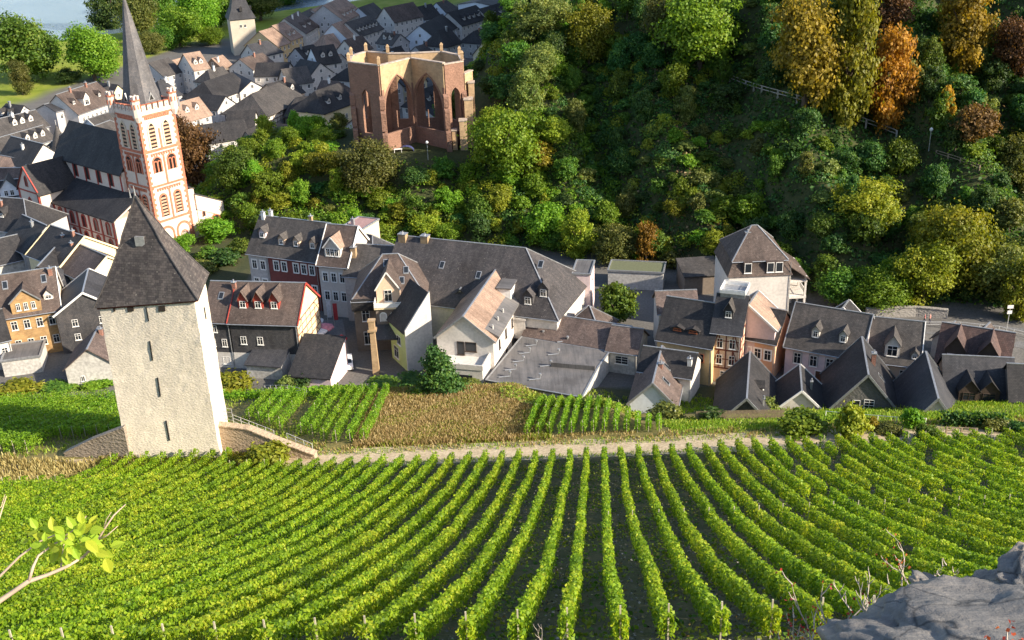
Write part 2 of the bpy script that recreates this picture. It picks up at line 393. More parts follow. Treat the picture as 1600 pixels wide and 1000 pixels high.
nt_.links.new(ramp(nt_, noise(nt_, p_, .02, 3), [(.3, (.10, .15, .19)), (.7, (.15, .20, .24))]), b_.inputs['Base Color']); b_.inputs['Roughness'].default_value = .22
mp_ = N(nt_, 'ShaderNodeMapping'); mp_.inputs['Scale'].default_value = (.35, .9, 1); mp_.inputs['Rotation'].default_value = (0, 0, R(38)); nt_.links.new(p_, mp_.inputs['Vector'])
bump(nt_, b_, noise(nt_, mp_.outputs[0], .8, 6, .65), .8, .5)
mb = MB(); mb.poly([(-1500, 420, -2.6), (900, 420, -2.6), (900, 2600, -2.6), (-1500, 2600, -2.6)]); tag(mb.obj('river', m), kind='structure')

# ------------------------------------------------------------------ windows, arches
_WM = {}
def win_mesh(w, h, style='cross', fm=None, sur=None, combined=False):
    fm = fm or TRIM; k = (round(w, 2), round(h, 2), style, fm.name, sur.name if sur else '', combined)
    if k in _WM: return _WM[k]
    mb = MB(); t = .065 if h > .8 else .055
    for a, b in (((-w/2, 0), (-w/2+t, h)), ((w/2-t, 0), (w/2, h)), ((-w/2+t, 0), (w/2-t, t)), ((-w/2+t, h-t), (w/2-t, h))):
        mb.box((a[0], -.07, a[1]), (b[0], .03, b[1]))
    if style in ('cross', 'six', 'two'):
        mb.box((-.025, -.06, t), (.025, .03, h-t))
    if style in ('cross', 'six'):
        for zz in ([.66] if style == 'cross' else [.36, .68]):
            mb.box((-w/2+t, -.055, h*zz-.022), (-.025, .03, h*zz+.022)); mb.box((.025, -.055, h*zz-.022), (w/2-t, .03, h*zz+.022))
    mb.box((-w/2-.08, -.14, -.09), (w/2+.08, .03, -.003))
    if sur:
        for a, b in (((-w/2-.16, 0), (-w/2-.003, h)), ((w/2+.003, 0), (w/2+.16, h)), ((-w/2-.16, h+.003), (w/2+.16, h+.17))):
            mb.box((a[0], -.05, a[1]), (b[0], .03, b[1]), 1)
    pane = MB(); pane.box((-w/2+t*.6, -.02, t*.6), (w/2-t*.6, .02, h-t*.6))
    if combined:
        i = len(mb.v); mb.v += pane.v; mb.f += [tuple(a+i for a in f) for f in pane.f]; mb.m += [2]*len(pane.f)
        _WM[k] = (mb.mesh('window', [fm, sur or fm, GLASS]), None)
    else: _WM[k] = (mb.mesh('window', [fm, sur or fm]), pane.mesh('pane', GLASS))
    return _WM[k]
FROT = {'f': 0, 'r': R(90), 'b': R(180), 'l': R(-90)}
def fpos(face, W, D, s, z, o=0.):
    return {'f': (s, -o, z), 'r': (W+o, s, z), 'b': (W-s, D+o, z), 'l': (-o, D-s, z)}[face]
def put_window(parent, face, W, D, s, z, w, h, style='cross', fm=None, sur=None, combined=False, name='window'):
    fme, pme = win_mesh(w, h, style, fm, sur, combined)
    o = link(name, fme, parent); o.location = fpos(face, W, D, s, z, .01); o.rotation_euler[2] = FROT[face]
    if pme: link('pane', pme, o)
    return o
def outline(w, h, pointed, n=5):
    """half-open outline from lower left, over the arch, to lower right"""
    r = w if pointed else w/2; pts = [(-w/2, 0)]
    rise = w*.866 if pointed else w/2
    zs = h-rise
    if pointed:
        for k in range(n+1):
            a = math.pi-math.pi/3*k/n; pts.append((w/2+w*math.cos(a), zs+w*math.sin(a)))
        for k in range(1, n+1):
            a = math.pi/3-math.pi/3*k/n; pts.append((-w/2+w*math.cos(a), zs+w*math.sin(a)))
    else:
        for k in range(2*n+1):
            a = math.pi-math.pi*k/(2*n); pts.append((w/2*math.cos(a), zs+w/2*math.sin(a)))
    pts.append((w/2, 0)); return pts
def arch(mb, F, cx, z0, w, h, ring=.25, o=.12, pointed=False, mr=0, mp=1, louvre=0, ml=2):
    """arched window on a wall: proud ring of stone, dark pane, optional louvres. F(s, z, o) -> point"""
    oo = outline(w+2*ring, h+ring*1.2, pointed); ii = outline(w, h, pointed)
    for k in range(len(ii)-1):
        (a, b), (c, d) = oo[k], oo[k+1]; (e, f), (g, i_) = ii[k], ii[k+1]
        mb.poly([F(cx+a, z0+b, o), F(cx+e, z0+f, o), F(cx+g, z0+i_, o), F(cx+c, z0+d, o)][::-1], mr)
        mb.poly([F(cx+a, z0+b, o), F(cx+c, z0+d, o), F(cx+c, z0+d, -.02), F(cx+a, z0+b, -.02)], mr)
        mb.poly([F(cx+e, z0+f, o), F(cx+g, z0+i_, o), F(cx+g, z0+i_, .015), F(cx+e, z0+f, .015)][::-1], mr)
    mb.poly([F(cx+a, z0+b, .02) for a, b in ii][::-1], mp)
    for k in range(louvre):
        zz = z0+(h-w*.4)*(k+.5)/louvre
        mb.poly([F(cx-w/2, zz, .12), F(cx+w/2, zz, .12), F(cx+w/2, zz+.32, .03), F(cx-w/2, zz+.32, .03)], ml)

# ------------------------------------------------------------------ fortified tower in the vineyard
TST = rubble('tower_stone', (.74, .655, .54), 3.4, .5, .045, .28)
tFL, tFR, tBR = atz(155, 481, 28.8), atz(303, 468, 30.3), atz(319, 430, 30.3)
bFL, bFR = atz(200, 724, 10.6), atz(346.5, 730, 10.0)
tBL = tFL+(tBR-tFR)*1.05; bBR = bFR+(tBR-tFR); bBL = bFL+(tBR-tFR)
for q in (bFL, bFR, bBR, bBL): q[2] -= 3.5
# extend the edges downward along the same line
root = empty('watch_tower', (bFL+bBR)/2, 0, 'tall square medieval stone tower with steep dark slate roof above the vines', 'tower')
base = np.array(root.location)
def tl(p): return np.asarray(p)-base
tb = [bFL, bFR, bBR, bBL]; tt = [tFL, tFR, tBR, tBL]
ext = [b+(b-t)*(3.5/(t[2]-b[2]-3.5))*0 for b, t in zip(tb, tt)]
mb = MB(); NZ, NX = 30, 14; V = []; rg = np.random.default_rng(3)
rings = []
for k in range(NZ+1):
    f = k/NZ; ring = []
    for e in range(4):
        a = tb[e]*(1-f)+tt[e]*f; b = tb[(e+1) % 4]*(1-f)+tt[(e+1) % 4]*f
        for j in range(NX):
            p = a+(b-a)*j/NX+rg.normal(size=3)*np.array((.012, .012, .012))*(1 if 0 < j else 1.6); ring.append(tl(p))
    rings.append(ring)
mb.loft(rings, 0); mb.obj('stone_shaft', TST, root)
fx = (tFR-tFL); fx /= np.linalg.norm(fx)
_S, _Fv = np.meshgrid(np.linspace(0, 1, 150), np.linspace(0, 1, 300))
_P = (bFL*(1-_S[..., None])+bFR*_S[..., None])*(1-_Fv[..., None])+(tFL*(1-_S[..., None])+tFR*_S[..., None])*_Fv[..., None]
_Q = _P-CAM; _W = _Q@FW; _U = 800+FPX*(_Q@RT)/_W; _V = 500-FPX*(_Q@UP)/_W
def tface(u, v):
    i = np.argmin((_U-u)**2+(_V-v)**2); return _P.reshape(-1, 3)[i]
def tface_(u, v):      # point on the tower front under a photo pixel
    d = ray(u, v); n = np.cross(bFR-bFL, tFL-bFL); t = np.dot(bFL-CAM, n)/np.dot(d, n); return CAM+d*t
DARK = simple('dark_opening', (.012, .011, .01), .9)
fn = np.cross(bFR-bFL, tFL-bFL); fn /= np.linalg.norm(fn); fn = fn if fn[1] < 0 else -fn
for (u0, v0, u1, v1, wd) in ((229, 480, 233, 502, .16), (234, 533, 239, 563, .2), (246, 590, 250.5, 619, .2), (260, 657, 265.5, 688, .22)):
    a, b = tl(tface(u0, v0)), tl(tface(u1, v1)); mb = MB()
    ax = fx*wd*.3
    q = [a-ax, a+ax, b+ax*1.2, b-ax*1.2]
    mb.loft([[p-fn*.3 for p in q], [p+fn*.11 for p in q]]); mb.obj('arrow_slit', DARK, root)
for u0, u1 in ((198, 208), (247, 257), (176, 179)):
    a, b, c, d = (tl(tface(*p)) for p in ((u0, 478), (u1, 477), (u1+1.5, 486), (u0+1.5, 487))); mb = MB()
    q = [a, b, c, d]; mb.loft([[p-fn*.3 for p in q], [p+fn*.1 for p in q]]); mb.obj('putlog_hole', simple('hole_brown', (.03, .02, .014), .9), root)
ap = tl(atz(210, 306, 41.2)); ap2 = tl(atz(213.5, 305.5, 41.3))
cen = tl((tFL+tFR+tBR+tBL)/4)
ez = tl(tFL)[2]-.1
eav = [tl(q)+(tl(q)-cen)*np.array((.10, .10, 0)) for q in tt]
for q in eav: q[2] += .05
apx = np.array((cen[0]-.2, cen[1]+.2, 0)); d0 = ray(211, 306)
# apex on the tower axis at the height the photo shows
t0 = (apx[1]+base[1])/d0[1]; apx = tl(CAM+d0*t0)
mb = MB(); NR = 14; rings = []
for k in range(NR+1):
    f = k/NR; s = (1-f)+.14*f*(1-f)*-1.6*(1 if f < .6 else .6)
    s = max(s, .012); rings.append([apx+(q-apx)*np.array((s, s, 0))+np.array((0, 0, (q[2]-apx[2])*(1-f))) for q in eav])
for k in range(NR):
    for e in range(4):
        g = (e+1) % 4; mb.poly([rings[k][e], rings[k][g], rings[k+1][g], rings[k+1][e]])
mb.poly(rings[0][::-1])
ro = mb.obj('roof', S_TOWER, root)
mb = MB()
for e in range(4):
    mb.tube([rings[k][e]+np.array((0, 0, .03)) for k in range(NR+1)], .09, n=5)
mb.obj('hip_ridge', simple('hip_lead', (.05, .045, .045), .7), ro)
mb = MB(); mb.tube([apx-np.array((0, 0, .4)), apx+np.array((0, 0, 1.1))], [.14, .04]); mb.tube([apx+np.array((-.5, 0, -.2)), apx+np.array((-.55, 0, .9))], [.1, .03]); mb.obj('finial', TRIMG, ro)
q0 = rings[8][0]*.5+rings[8][1]*.5
mb = MB(); sc_ = q0*.98+cen*.02
mb.box(sc_+np.array((-.45, -.25, -.3)), sc_+np.array((.55, .6, .75))); mb.obj('roof_hatch', TRIMG, ro)
mb = MB(); e1 = eav[0]; e2 = eav[1]
mb.beam(e1+np.array((.3, .25, -.12)), e2+np.array((-.3, .25, -.12)), .16, .22); mb.beam(eav[1]+np.array((-.2, .3, -.12)), eav[2]+np.array((-.2, -.3, -.12)), .16, .22); mb.obj('eave_beam', BEAMR, ro)
mb = MB(); q = tl(bFR*.42+bBR*.58); fq = (tl(tBR*.58+tFR*.42)-q); q = q+fq*.86
mb.box(q+np.array((-.06, -.12, -.7)), q+np.array((.1, .12, .7))); mb.obj('arrow_slit', DARK, root)

# ------------------------------------------------------------------ parish church
CYAW = R(50); CT = np.array((math.cos(CYAW), math.sin(CYAW), 0)); CN = np.array((math.sin(CYAW), -math.cos(CYAW), 0))
S = 8.2; RC = atz(306, 376, 0); FC = RC-CT*S
ch = empty('parish_church', FC, CYAW, 'white church with orange red stone trim, square battlemented tower and tall grey spire', 'church')
HZ = 27.6
CW = plaster('church_plaster', (.66, .55, .47), .4)
def FF(s, z, o=0): return (s, -o, z)
def FL(s, z, o=0): return (-o, S-s, z)
def FRr(s, z, o=0): return (S+o, s, z)
mb = MB(); mb.box((0, 0, -.5), (S, S, HZ)); tw = mb.obj('tower', CW, ch)
# red quoins, bands, lisenes
q1, q2, q3 = MB(), MB(), MB()
for F in (FF, FL, FRr):
    k = 0; z = .2
    while z < HZ-.6:
        L = .75 if k % 2 else .42
        for a, b in ((-.06, L), (S-L, S+.06)):
            q1.loft([[F(a, z, -.05), F(b, z, -.05), F(b, z, .07), F(a, z, .07)], [F(a, z+.52, -.05), F(b, z+.52, -.05), F(b, z+.52, .07), F(a, z+.52, .07)]])
        z += .55; k += 1
    for z, hh in ((6.0, .45), (13.2, .4), (20.2, .5), (HZ-.35, .45)):
        q2.loft([[F(-.1, z, -.05), F(S+.1, z, -.05), F(S+.1, z, .13), F(-.1, z, .13)], [F(-.1, z+hh, -.05), F(S+.1, z+hh, -.05), F(S+.1, z+hh, .13), F(-.1, z+hh, .13)]])
    for z, z2 in ((6.45, 12.4), (13.6, 19.4), (20.7, 24.5)):
        q2.loft([[F(S/2-.2, z, -.05), F(S/2+.2, z, -.05), F(S/2+.2, z, .1), F(S/2-.2, z, .1)], [F(S/2-.2, z2, -.05), F(S/2+.2, z2, -.05), F(S/2+.2, z2, .1), F(S/2-.2, z2, .1)]])
    for z, n in ((12.3, 10), (19.3, 10), (26.6, 13)):          # corbel friezes
        for j in range(n):
            s = 1.3+(S-2.6)*(j+.5)/n
            q3.loft([[F(s-.13, z, -.05), F(s+.13, z, -.05), F(s+.13, z, .12), F(s-.13, z, .12)], [F(s-.22, z+.6, -.05), F(s+.22, z+.6, -.05), F(s+.22, z+.6, .16), F(s-.22, z+.6, .16)]])
tag(q1.obj('quoins', RTRIM, tw), kind='stuff'); q2.obj('stone_bands', RTRIM, tw); tag(q3.obj('corbel_frieze', RTRIM, tw), kind='stuff')
LOUV = simple('louvre_wood', (.45, .26, .17), .8)
for F in (FF, FL):
    for c in (S*.3, S*.7):
        for (z0, ww, hh, ri, pt, lo) in ((20.9, 1.35, 4.9, .34, True, 6), (16.0, 1.7, 3.0, .22, False, 0), (7.0, 1.25, 4.4, .3, False, 6)):
            mb = MB(); arch(mb, F, c, z0, ww, hh, ri, .14, pt, 0, 1, lo)
            if not lo:
                for cc in (-.42, .42): arch(mb, F, c+cc, z0+.1, .55, 2.1, .16, .18, False, 0, 1)
            a = mb.obj('belfry_window', [RTRIM if not lo or z0 < 10 else plaster('window_surround', (.62, .50, .36), .3), DARK, LOUV], tw)
    for c in (S*.25, S*.72):
        mb = MB(); arch(mb, F, c, .2, 2.6, 4.4, .4, .12, False, 0, 1); mb.m = [0 if x == 0 else 2 for x in mb.m]
        mb.obj('blind_arch', [RTRIM, DARK, CW], tw)
mb = MB(); arch(mb, FF, S*.72, .3, 1.3, 2.7, .15, .16, False, 0, 1); mb.obj('portal', [RTRIM, DARK], tw)
# battlement
mb = MB(); mr = MB()
for F in (FF, FL, FRr, lambda s, z, o=0: (S-s, S+o, z)):
    mb.loft([[F(-.15, HZ, -.45), F(S+.15, HZ, -.45), F(S+.15, HZ, .18), F(-.15, HZ, .18)], [F(-.15, HZ+.7, -.45), F(S+.15, HZ+.7, -.45), F(S+.15, HZ+.7, .18), F(-.15, HZ+.7, .18)]])
    for j in range(5):
        s = .9+(S-1.8)*(j+.5)/5
        mb.loft([[F(s-.42, HZ+.7, -.4), F(s+.42, HZ+.7, -.4), F(s+.42, HZ+.7, .15), F(s-.42, HZ+.7, .15)], [F(s-.42, HZ+1.8, -.4), F(s+.42, HZ+1.8, -.4), F(s+.42, HZ+1.8, .15), F(s-.42, HZ+1.8, .15)]])
        mr.loft([[F(s-.5, HZ+1.8, -.45), F(s+.5, HZ+1.8, -.45), F(s+.5, HZ+1.8, .22), F(s-.5, HZ+1.8, .22)], [F(s-.5, HZ+1.95, -.45), F(s+.5, HZ+1.95, -.45), F(s+.5, HZ+1.95, .22), F(s-.5, HZ+1.95, .22)]])
        mr.loft([[F(s-.1, HZ+1.0, .1), F(s+.1, HZ+1.0, .1), F(s+.1, HZ+1.0, .17), F(s-.1, HZ+1.0, .17)], [F(s-.1, HZ+1.3, .1), F(s+.1, HZ+1.3, .1), F(s+.1, HZ+1.3, .17), F(s-.1, HZ+1.3, .17)]])
mb.obj('battlement', CW, tw); tag(mr.obj('battlement_coping', RTRIM, tw), kind='stuff')
for cx, cy in ((0, 0), (S, 0), (0, S), (S, S)):
    mb = MB(); ring = lambda r, z: [(cx+r*math.cos(a), cy+r*math.sin(a), z) for a in [math.pi/4*j+math.pi/8 for j in range(8)]]
    mb.loft([ring(.35, HZ-1.2), ring(.85, HZ-.1), ring(.85, HZ+3.0)], 0); mb.loft([ring(.95, HZ+3.0), ring(.95, HZ+3.3)], 1)
    for j in range(4):
        a = math.pi/2*j+math.pi/4; mb.box((cx+.6*math.cos(a)-.2, cy+.6*math.sin(a)-.2, HZ+3.3), (cx+.6*math.cos(a)+.2, cy+.6*math.sin(a)+.2, HZ+4.0), 0)
    for j in range(8):
        a = math.pi/4*j; mb.box((cx+.8*math.cos(a)-.1, cy+.8*math.sin(a)-.1, HZ+1.5), (cx+.8*math.cos(a)+.1, cy+.8*math.sin(a)+.1, HZ+2.4), 1)
    mb.obj('corner_turret', [CW, RTRIM], tw)
# spire
mb = MB(); TIP = 49.6
oct_ = lambda r, z, k=1.: [(S/2+r*math.cos(a), S/2+r*math.sin(a), z) for a in [math.pi/4*j+math.pi/8 for j in range(8)]]
sq = [(S*.04, S*.28), (S*.28, S*.04), (S*.72, S*.04), (S*.96, S*.28), (S*.96, S*.72), (S*.72, S*.96), (S*.28, S*.96), (S*.04, S*.72)]
sq = sq[4:5]+sq[5:]+sq[:4]
rings = [[(x, y, HZ+.4) for x, y in sq], oct_(S*.46, HZ+2.2), oct_(S*.375, HZ+4.6), oct_(S*.295, HZ+8.4), oct_(S*.19, HZ+13.5), oct_(S*.09, HZ+18.3), oct_(.08, TIP)]
mb.loft(rings); sp_ = mb.obj('spire', slate('spire_slate', (.10, .10, .11), (.14, .135, .14), .35, .25, .25), tw)
mb = MB(); mb.tube([(S/2, S/2, TIP-.3), (S/2, S/2, TIP+1.6)], .06); mb.box((S/2-.5, S/2-.05, TIP+.9), (S/2+.5, S/2+.05, TIP+1.05)); mb.obj('cross', METAL, sp_)
for (a0, b0, r0) in ((S/2, S*.2, 0), (S*.2, S/2, -90)):
    mb = MB(); dw = .75
    pf = [(-dw, -1.0, 0), (dw, -1.0, 0), (0, -1.0, 1.6)]; pb = [(-dw, .9, 0), (dw, .9, 0), (0, .9, 1.6)]
    mb.loft([pf, pb], 0); mb.poly([(-dw*.6, -1.03, .1), (dw*.6, -1.03, .1), (0, -1.03, 1.15)], 1)
    o = mb.obj('spire_dormer', [TRIMG, DARK], sp_); o.location = (a0, b0, HZ+2.3); o.rotation_euler[2] = R(r0)
# staircase turret and low annex on the right of the tower
mb = MB(); mb.box((S, 1.2, -.5), (S+2.2, 5, 10.5)); mb.box((S+2.2, 1.0, -.5), (S+8.2, 7, 6.2), 0)
mb.prism([(S+2.1, .8, 9.2), (S+8.5, .8, 6.0), (S+8.5, 7.2, 6.0), (S+2.1, 7.2, 9.2)], 3.2, 0); an = mb.obj('annex', CW, ch)
mb = MB(); mb.prism([(S+2.1, .7, 9.3), (S+8.6, .7, 6.1), (S+8.6, 7.3, 6.1), (S+2.1, 7.3, 9.3)], .15); mb.prism([(S-.1, 1, 11.5), (S+2.4, 1, 10.5), (S+2.4, 5.2, 10.5), (S-.1, 5.2, 11.5)], .15); mb.obj('annex_roof', S_GREY, an)
mb = MB(); G = lambda s, z, o=0: (S+2.2+s, 1.0-o, z); arch(mb, G, 4.2, .2, 1.5, 3.4, .35, .13, False, 0, 1); mb.obj('annex_door', [RTRIM, DARK], an)
for s_ in (1.4, 4.6): mb = MB(); arch(mb, G, s_, 4.1, .5, 1.1, .12, .1, False, 0, 1); mb.obj('annex_window', [RTRIM, DARK], an)
mb = MB()
for z in np.arange(0, 6, .55): mb.box((S+8.2-.6-(.3 if int(z/.55) % 2 else 0), .93, z), (S+8.27, 1.5, z+.5))
mb.obj('annex_quoins', RTRIM, an)
# nave, aisle, transept: trim in darker red, shade put into its colour
NY0, NY1 = S, S+25; nx0, nx1 = -.7, S+.7; NE, NRd = 15.4, 21.8
mb = MB(); mb.box((nx0, NY0, -.5), (nx1, NY1, NE)); mb.poly([(nx0, NY1, NE), (nx1, NY1, NE), (S/2, NY1, NRd)][::-1]); nv = mb.obj('nave', CW, ch)
mb = MB()
for sx, x0 in ((-1, nx0), (1, nx1)):
    e = x0+sx*.5; pts = [(S/2, NY0+.01, NRd), (e, NY0+.01, NE-.5), (e, NY1+.3, NE-.5), (S/2, NY1+.3, NRd)]
    mb.prism(pts if sx > 0 else pts[::-1], .2)
mb.obj('nave_roof', S_DARK, nv)
for k in range(5):
    mb = MB(); NF = lambda s, z, o=0: (nx0-o, NY1-s, z); arch(mb, NF, 3+k*4.4, 11.9, 1.1, 2.7, .22, .1, False, 0, 1); mb.obj('clerestory_window', [RDARK, DARK], nv)
mb = MB()
for k in range(6): mb.box((nx0-.1, NY0+.6+k*4.4, 11.4), (nx0+.02, NY0+1.0+k*4.4, NE-.3))
mb.obj('pilaster', RDARK, nv)
ax0, AE, AT = -6.9, 8.0, 11.0; A0, A1 = 3.5, S+18
mb = MB(); mb.box((ax0, A0, -.5), (nx0+.05, A1, AE)); mb.prism([(nx0+.05, A0, AT), (ax0, A0, AE), (ax0, A1, AE), (nx0+.05, A1, AT)][::-1], .3)
ai = mb.obj('side_aisle', CW, ch)
mb = MB(); mb.prism([(nx0+.1, A0-.2, AT+.5), (ax0-.5, A0-.2, AE-.1), (ax0-.5, A1+.2, AE-.1), (nx0+.1, A1+.2, AT+.5)][::-1], .2); mb.obj('aisle_roof', S_DARK, ai)
AF = lambda s, z, o=0: (ax0-o, A1-s, z)
for k in range(5):
    for z0, hh in ((4.5, 2.5), (.6, 2.9)):
        mb = MB(); arch(mb, AF, 2.4+k*4.4, z0, 1.05, hh, .28, .12, False, 0, 1); mb.obj('aisle_window', [RDARK, simple('church_glass', (.06, .015, .02), .3)], ai)
mb = MB()
for k in range(6): mb.box((ax0-.14, A1-.5-k*4.35, 0), (ax0+.02, A1+.0-k*4.35, AE-.5))
mb.box((ax0-.1, A0, 4.0), (ax0+.01, A1, 4.2)); mb.obj('aisle_pilaster', RDARK, ai)
T0, T1 = S+18, S+26; tx0 = -9.6; TE, TR = 10.5, 15.5
mb = MB(); mb.box((tx0, T0, -.5), (S/2, T1, TE)); tm = (T0+T1)/2
mb.poly([(tx0, T0, TE), (tx0, T1, TE), (tx0, tm, TR)][::-1]); tr_ = mb.obj('transept', CW, ch)
mb = MB()
mb.prism([(tx0-.3, T0-.4, TE-.5), (S/2, T0-.4, TE-.5), (S/2, tm, TR+.1), (tx0-.3, tm, TR+.1)], .2)
mb.prism([(tx0-.3, tm, TR+.1), (S/2, tm, TR+.1), (S/2, T1+.4, TE-.5), (tx0-.3, T1+.4, TE-.5)], .2); mb.obj('transept_roof', S_DARK, tr_)
TF = lambda s, z, o=0: (tx0-o, T1-s, z)
mb = MB(); arch(mb, TF, 4, 1.2, 1.5, 7.6, .25, .1, True, 0, 1); arch(mb, TF, 4, 11.2, .7, 2.2, .2, .1, True, 0, 1)
mb.beam((tx0-.1, T0, TE+.05), (tx0-.1, tm, TR-.1), .25, .3); mb.beam((tx0-.1, T1, TE+.05), (tx0-.1, tm, TR-.1), .25, .3); mb.box((tx0-.12, T0, TE-.4), (tx0, T1, TE-.1))
mb.box((tx0-.12, T0, 0), (tx0+.3, T0+.5, TE)); mb.box((tx0-.12, T1-.5, 0), (tx0+.3, T1, TE)); mb.box((tx0-.1, T0+.5, 4), (tx0, T1-.5, 4.2)); mb.obj('transept_trim', [RDARK, simple('church_glass', (.06, .015, .02), .3)], tr_)
# polygonal choir beyond
mb = MB(); cy_ = NY1; pts = [(S/2+4.4*math.cos(a), cy_+4.2*math.sin(a)) for a in [math.pi*j/5 for j in range(6)]]
mb.loft([[(x, y, -.5) for x, y in pts], [(x, y, 12) for x, y in pts]]); mb.loft([[(S/2+(x-S/2)*1.1, cy_+(y-cy_)*1.1, 11.8) for x, y in pts], [(S/2+(x-S/2)*.05, cy_+(y-cy_)*.05+.1, 19) for x, y in pts]], 1)
mb.obj('choir', [CW, S_DARK], ch)

# ------------------------------------------------------------------ roofless gothic chapel on the hillside terrace
SAND = rubble('red_sandstone_ruin', (.27, .15, .105), 1.6, .7, .1, .6); SANDL = rubble('sunlit_ochre_ruin', (.48, .33, .19), .9, .4, .06, .6)  # ochre stone: sunlight on the upper ruin put into the colour
CAPM = simple('pale_coping', (.42, .34, .28), .9, 0, .4, 1.5)
ZT = 31.6
top = [(545, 97), (592, 103), (641, 91), (693, 99), (722, 94), (716, 88), (690, 82), (640, 91.0), (606, 85), (572, 82), (550, 89)]
top = [(545, 97), (592, 103), (641, 91), (693, 99), (722, 94), (718, 87), (690, 81), (642, 83.5), (606, 84), (572, 81), (549, 88)]
TP = [atz(u, v, ZT) for u, v in top]
cx_ = sum(p[0] for p in TP)/len(TP); cy_ = sum(p[1] for p in TP)/len(TP); GZ = 13.2
rc = empty('chapel_ruin', (cx_, cy_, GZ), 0, 'roofless red sandstone gothic chapel ruin with tall empty pointed windows on the hillside', 'ruin')
def wall_arch(mb, P, Q, z0, z1, th, ops, mats=(0, 1, 2), split=None):
    """wall from P to Q with pointed openings [(centre, width, sill, apex)]; real thickness"""
    P = np.array(P); Q = np.array(Q); L = float(np.linalg.norm((Q-P)[:2])); d = (Q-P)/L; n = np.array((d[1], -d[0], 0))
    g = lambda s, z, o: tuple(P[:2]+d[:2]*s+n[:2]*o)+(z,)
    lo, up = mats[0], mats[1]
    zs = split if split else z1
    def slab(s0, s1, a, b):
        if s1-s0 < .02: return
        for (c, e, m_) in ((a, min(b, zs), lo), (max(a, zs), b, up)):
            if e-c > .02: mb.loft([[g(s0, c, th/2), g(s1, c, th/2), g(s1, c, -th/2), g(s0, c, -th/2)][::-1], [g(s0, e, th/2), g(s1, e, th/2), g(s1, e, -th/2), g(s0, e, -th/2)][::-1]], m_)
    cur = 0.
    for c, w_, si, apx_ in ops:
        slab(cur, c-w_/2, z0, z1); cur = c+w_/2
        slab(c-w_/2, c+w_/2, z0, si)
        ol = outline(w_, apx_-si, True, 6)[1:-1]
        for k in range(len(ol)-1):
            (a, b), (e, f) = ol[k], ol[k+1]
            for o, rv in ((th/2, 0), (-th/2, 1)):
                q = [g(c+a, si+b, o), g(c+e, si+f, o), g(c+e, z1, o), g(c+a, z1, o)]; mb.poly(q[::-1] if rv else q, up)
            mb.poly([g(c+a, si+b, -th/2), g(c+e, si+f, -th/2), g(c+e, si+f, th/2), g(c+a, si+b, th/2)], lo)
            # moulding ring
            k_ = 1.16; A = (c+a*k_, si+b+(.25 if b > 0 else 0)); B = (c+e*k_, si+f+.25)
            mb.poly([g(c+a, si+b, th/2+.06), g(c+e, si+f, th/2+.06), g(B[0], B[1], th/2+.06), g(A[0], A[1], th/2+.06)], lo)
        mb.poly([g(c-w_/2, z1, th/2), g(c+w_/2, z1, th/2), g(c+w_/2, z1, -th/2), g(c-w_/2, z1, -th/2)], up)
    slab(cur, L, z0, z1)
    mb.loft([[g(-.1, z1, th/2+.12), g(L+.1, z1, th/2+.12), g(L+.1, z1, -th/2-.12), g(-.1, z1, -th/2-.12)][::-1], [g(-.1, z1+.22, th/2+.12), g(L+.1, z1+.22, th/2+.12), g(L+.1, z1+.22, -th/2-.12), g(-.1, z1+.22, -th/2-.12)][::-1]], mats[2])
    return L, d, n, g
off = np.array((cx_, cy_, GZ))
for i in range(len(TP)):
    P, Q = TP[i]-off, TP[(i+1) % len(TP)]-off; L = np.linalg.norm((Q-P)[:2])
    z1 = ZT-GZ; mb = MB()
    if i in (1, 2): ops = [(L*.5, L*.87, 4.0, 15.8)]; split = 13.4
    elif i in (0, 3): ops = [(L*.5, min(2.4, L*.5), 3.8, 13.2)]; split = 99
    else: ops = [(L*.5, min(2.0, L*.5), 4.2, 13.2)]; split = 14.
    if i == 3: z1 -= .3
    wall_arch(mb, P, Q, -1.5, z1, .55, ops, split=None if split > 50 else split)
    mb.obj('ruin_wall', [SAND, SANDL if i in (1, 2) or i > 3 else SAND, CAPM], rc)  # ochre above the split, red below: lit and shaded parts of one wall
    # engaged buttress at each corner
    c = Vector(P); o_ = Vector((P[0], P[1], 0)).normalized()
    if i in (0, 1, 3, 4):
        fwd = Vector((.15, -1, 0)).normalized(); b = MB()
        for (h0, h1_, ln) in ((-1.5, 5, 2.3), (5, 9.5, 1.6), (9.5, 12.2, 1.0)):
            a0 = c.xy.to_3d(); sx = Vector((.5, 0, 0)); q = [a0-sx, a0+sx, a0+sx+fwd*ln, a0-sx+fwd*ln]
            b.loft([[Vector((p.x, p.y, h0)) for p in q][::-1], [Vector((p.x, p.y, h1_-(0 if k < 2 else .6))) for k, p in enumerate(q)][::-1]], 0)
        for k in (-.32, 0, .32): b.tube([(c.x+k, c.y-.75, -1), (c.x+k, c.y-.75, 11.5)], .14, 0)
        b.obj('buttress', [SAND, CAPM], rc)
    if i not in (2, 7, 3):
        b = MB(); b.box((c.x-.3, c.y-.3, z1+.3), (c.x+.3, c.y+.3, z1+1.5)); b.loft([[(c.x+sx*.36, c.y+sy*.36, z1+1.5) for sx, sy in ((-1, -1), (1, -1), (1, 1), (-1, 1))], [(c.x+sx*.1, c.y+sy*.1, z1+2.0) for sx, sy in ((-1, -1), (1, -1), (1, 1), (-1, 1))]])
        b.obj('pinnacle', SANDL, rc)
# slender mullion posts left in the two big windows
for i in (1, 2):
    P, Q = TP[i]-off, TP[i+1]-off; c = P*.47+Q*.53; b = MB()
    b.tube([(c[0]-.6, c[1], 4.6), (c[0]-.6, c[1], 8.2)], .12); b.obj('mullion_stub', SAND, rc)
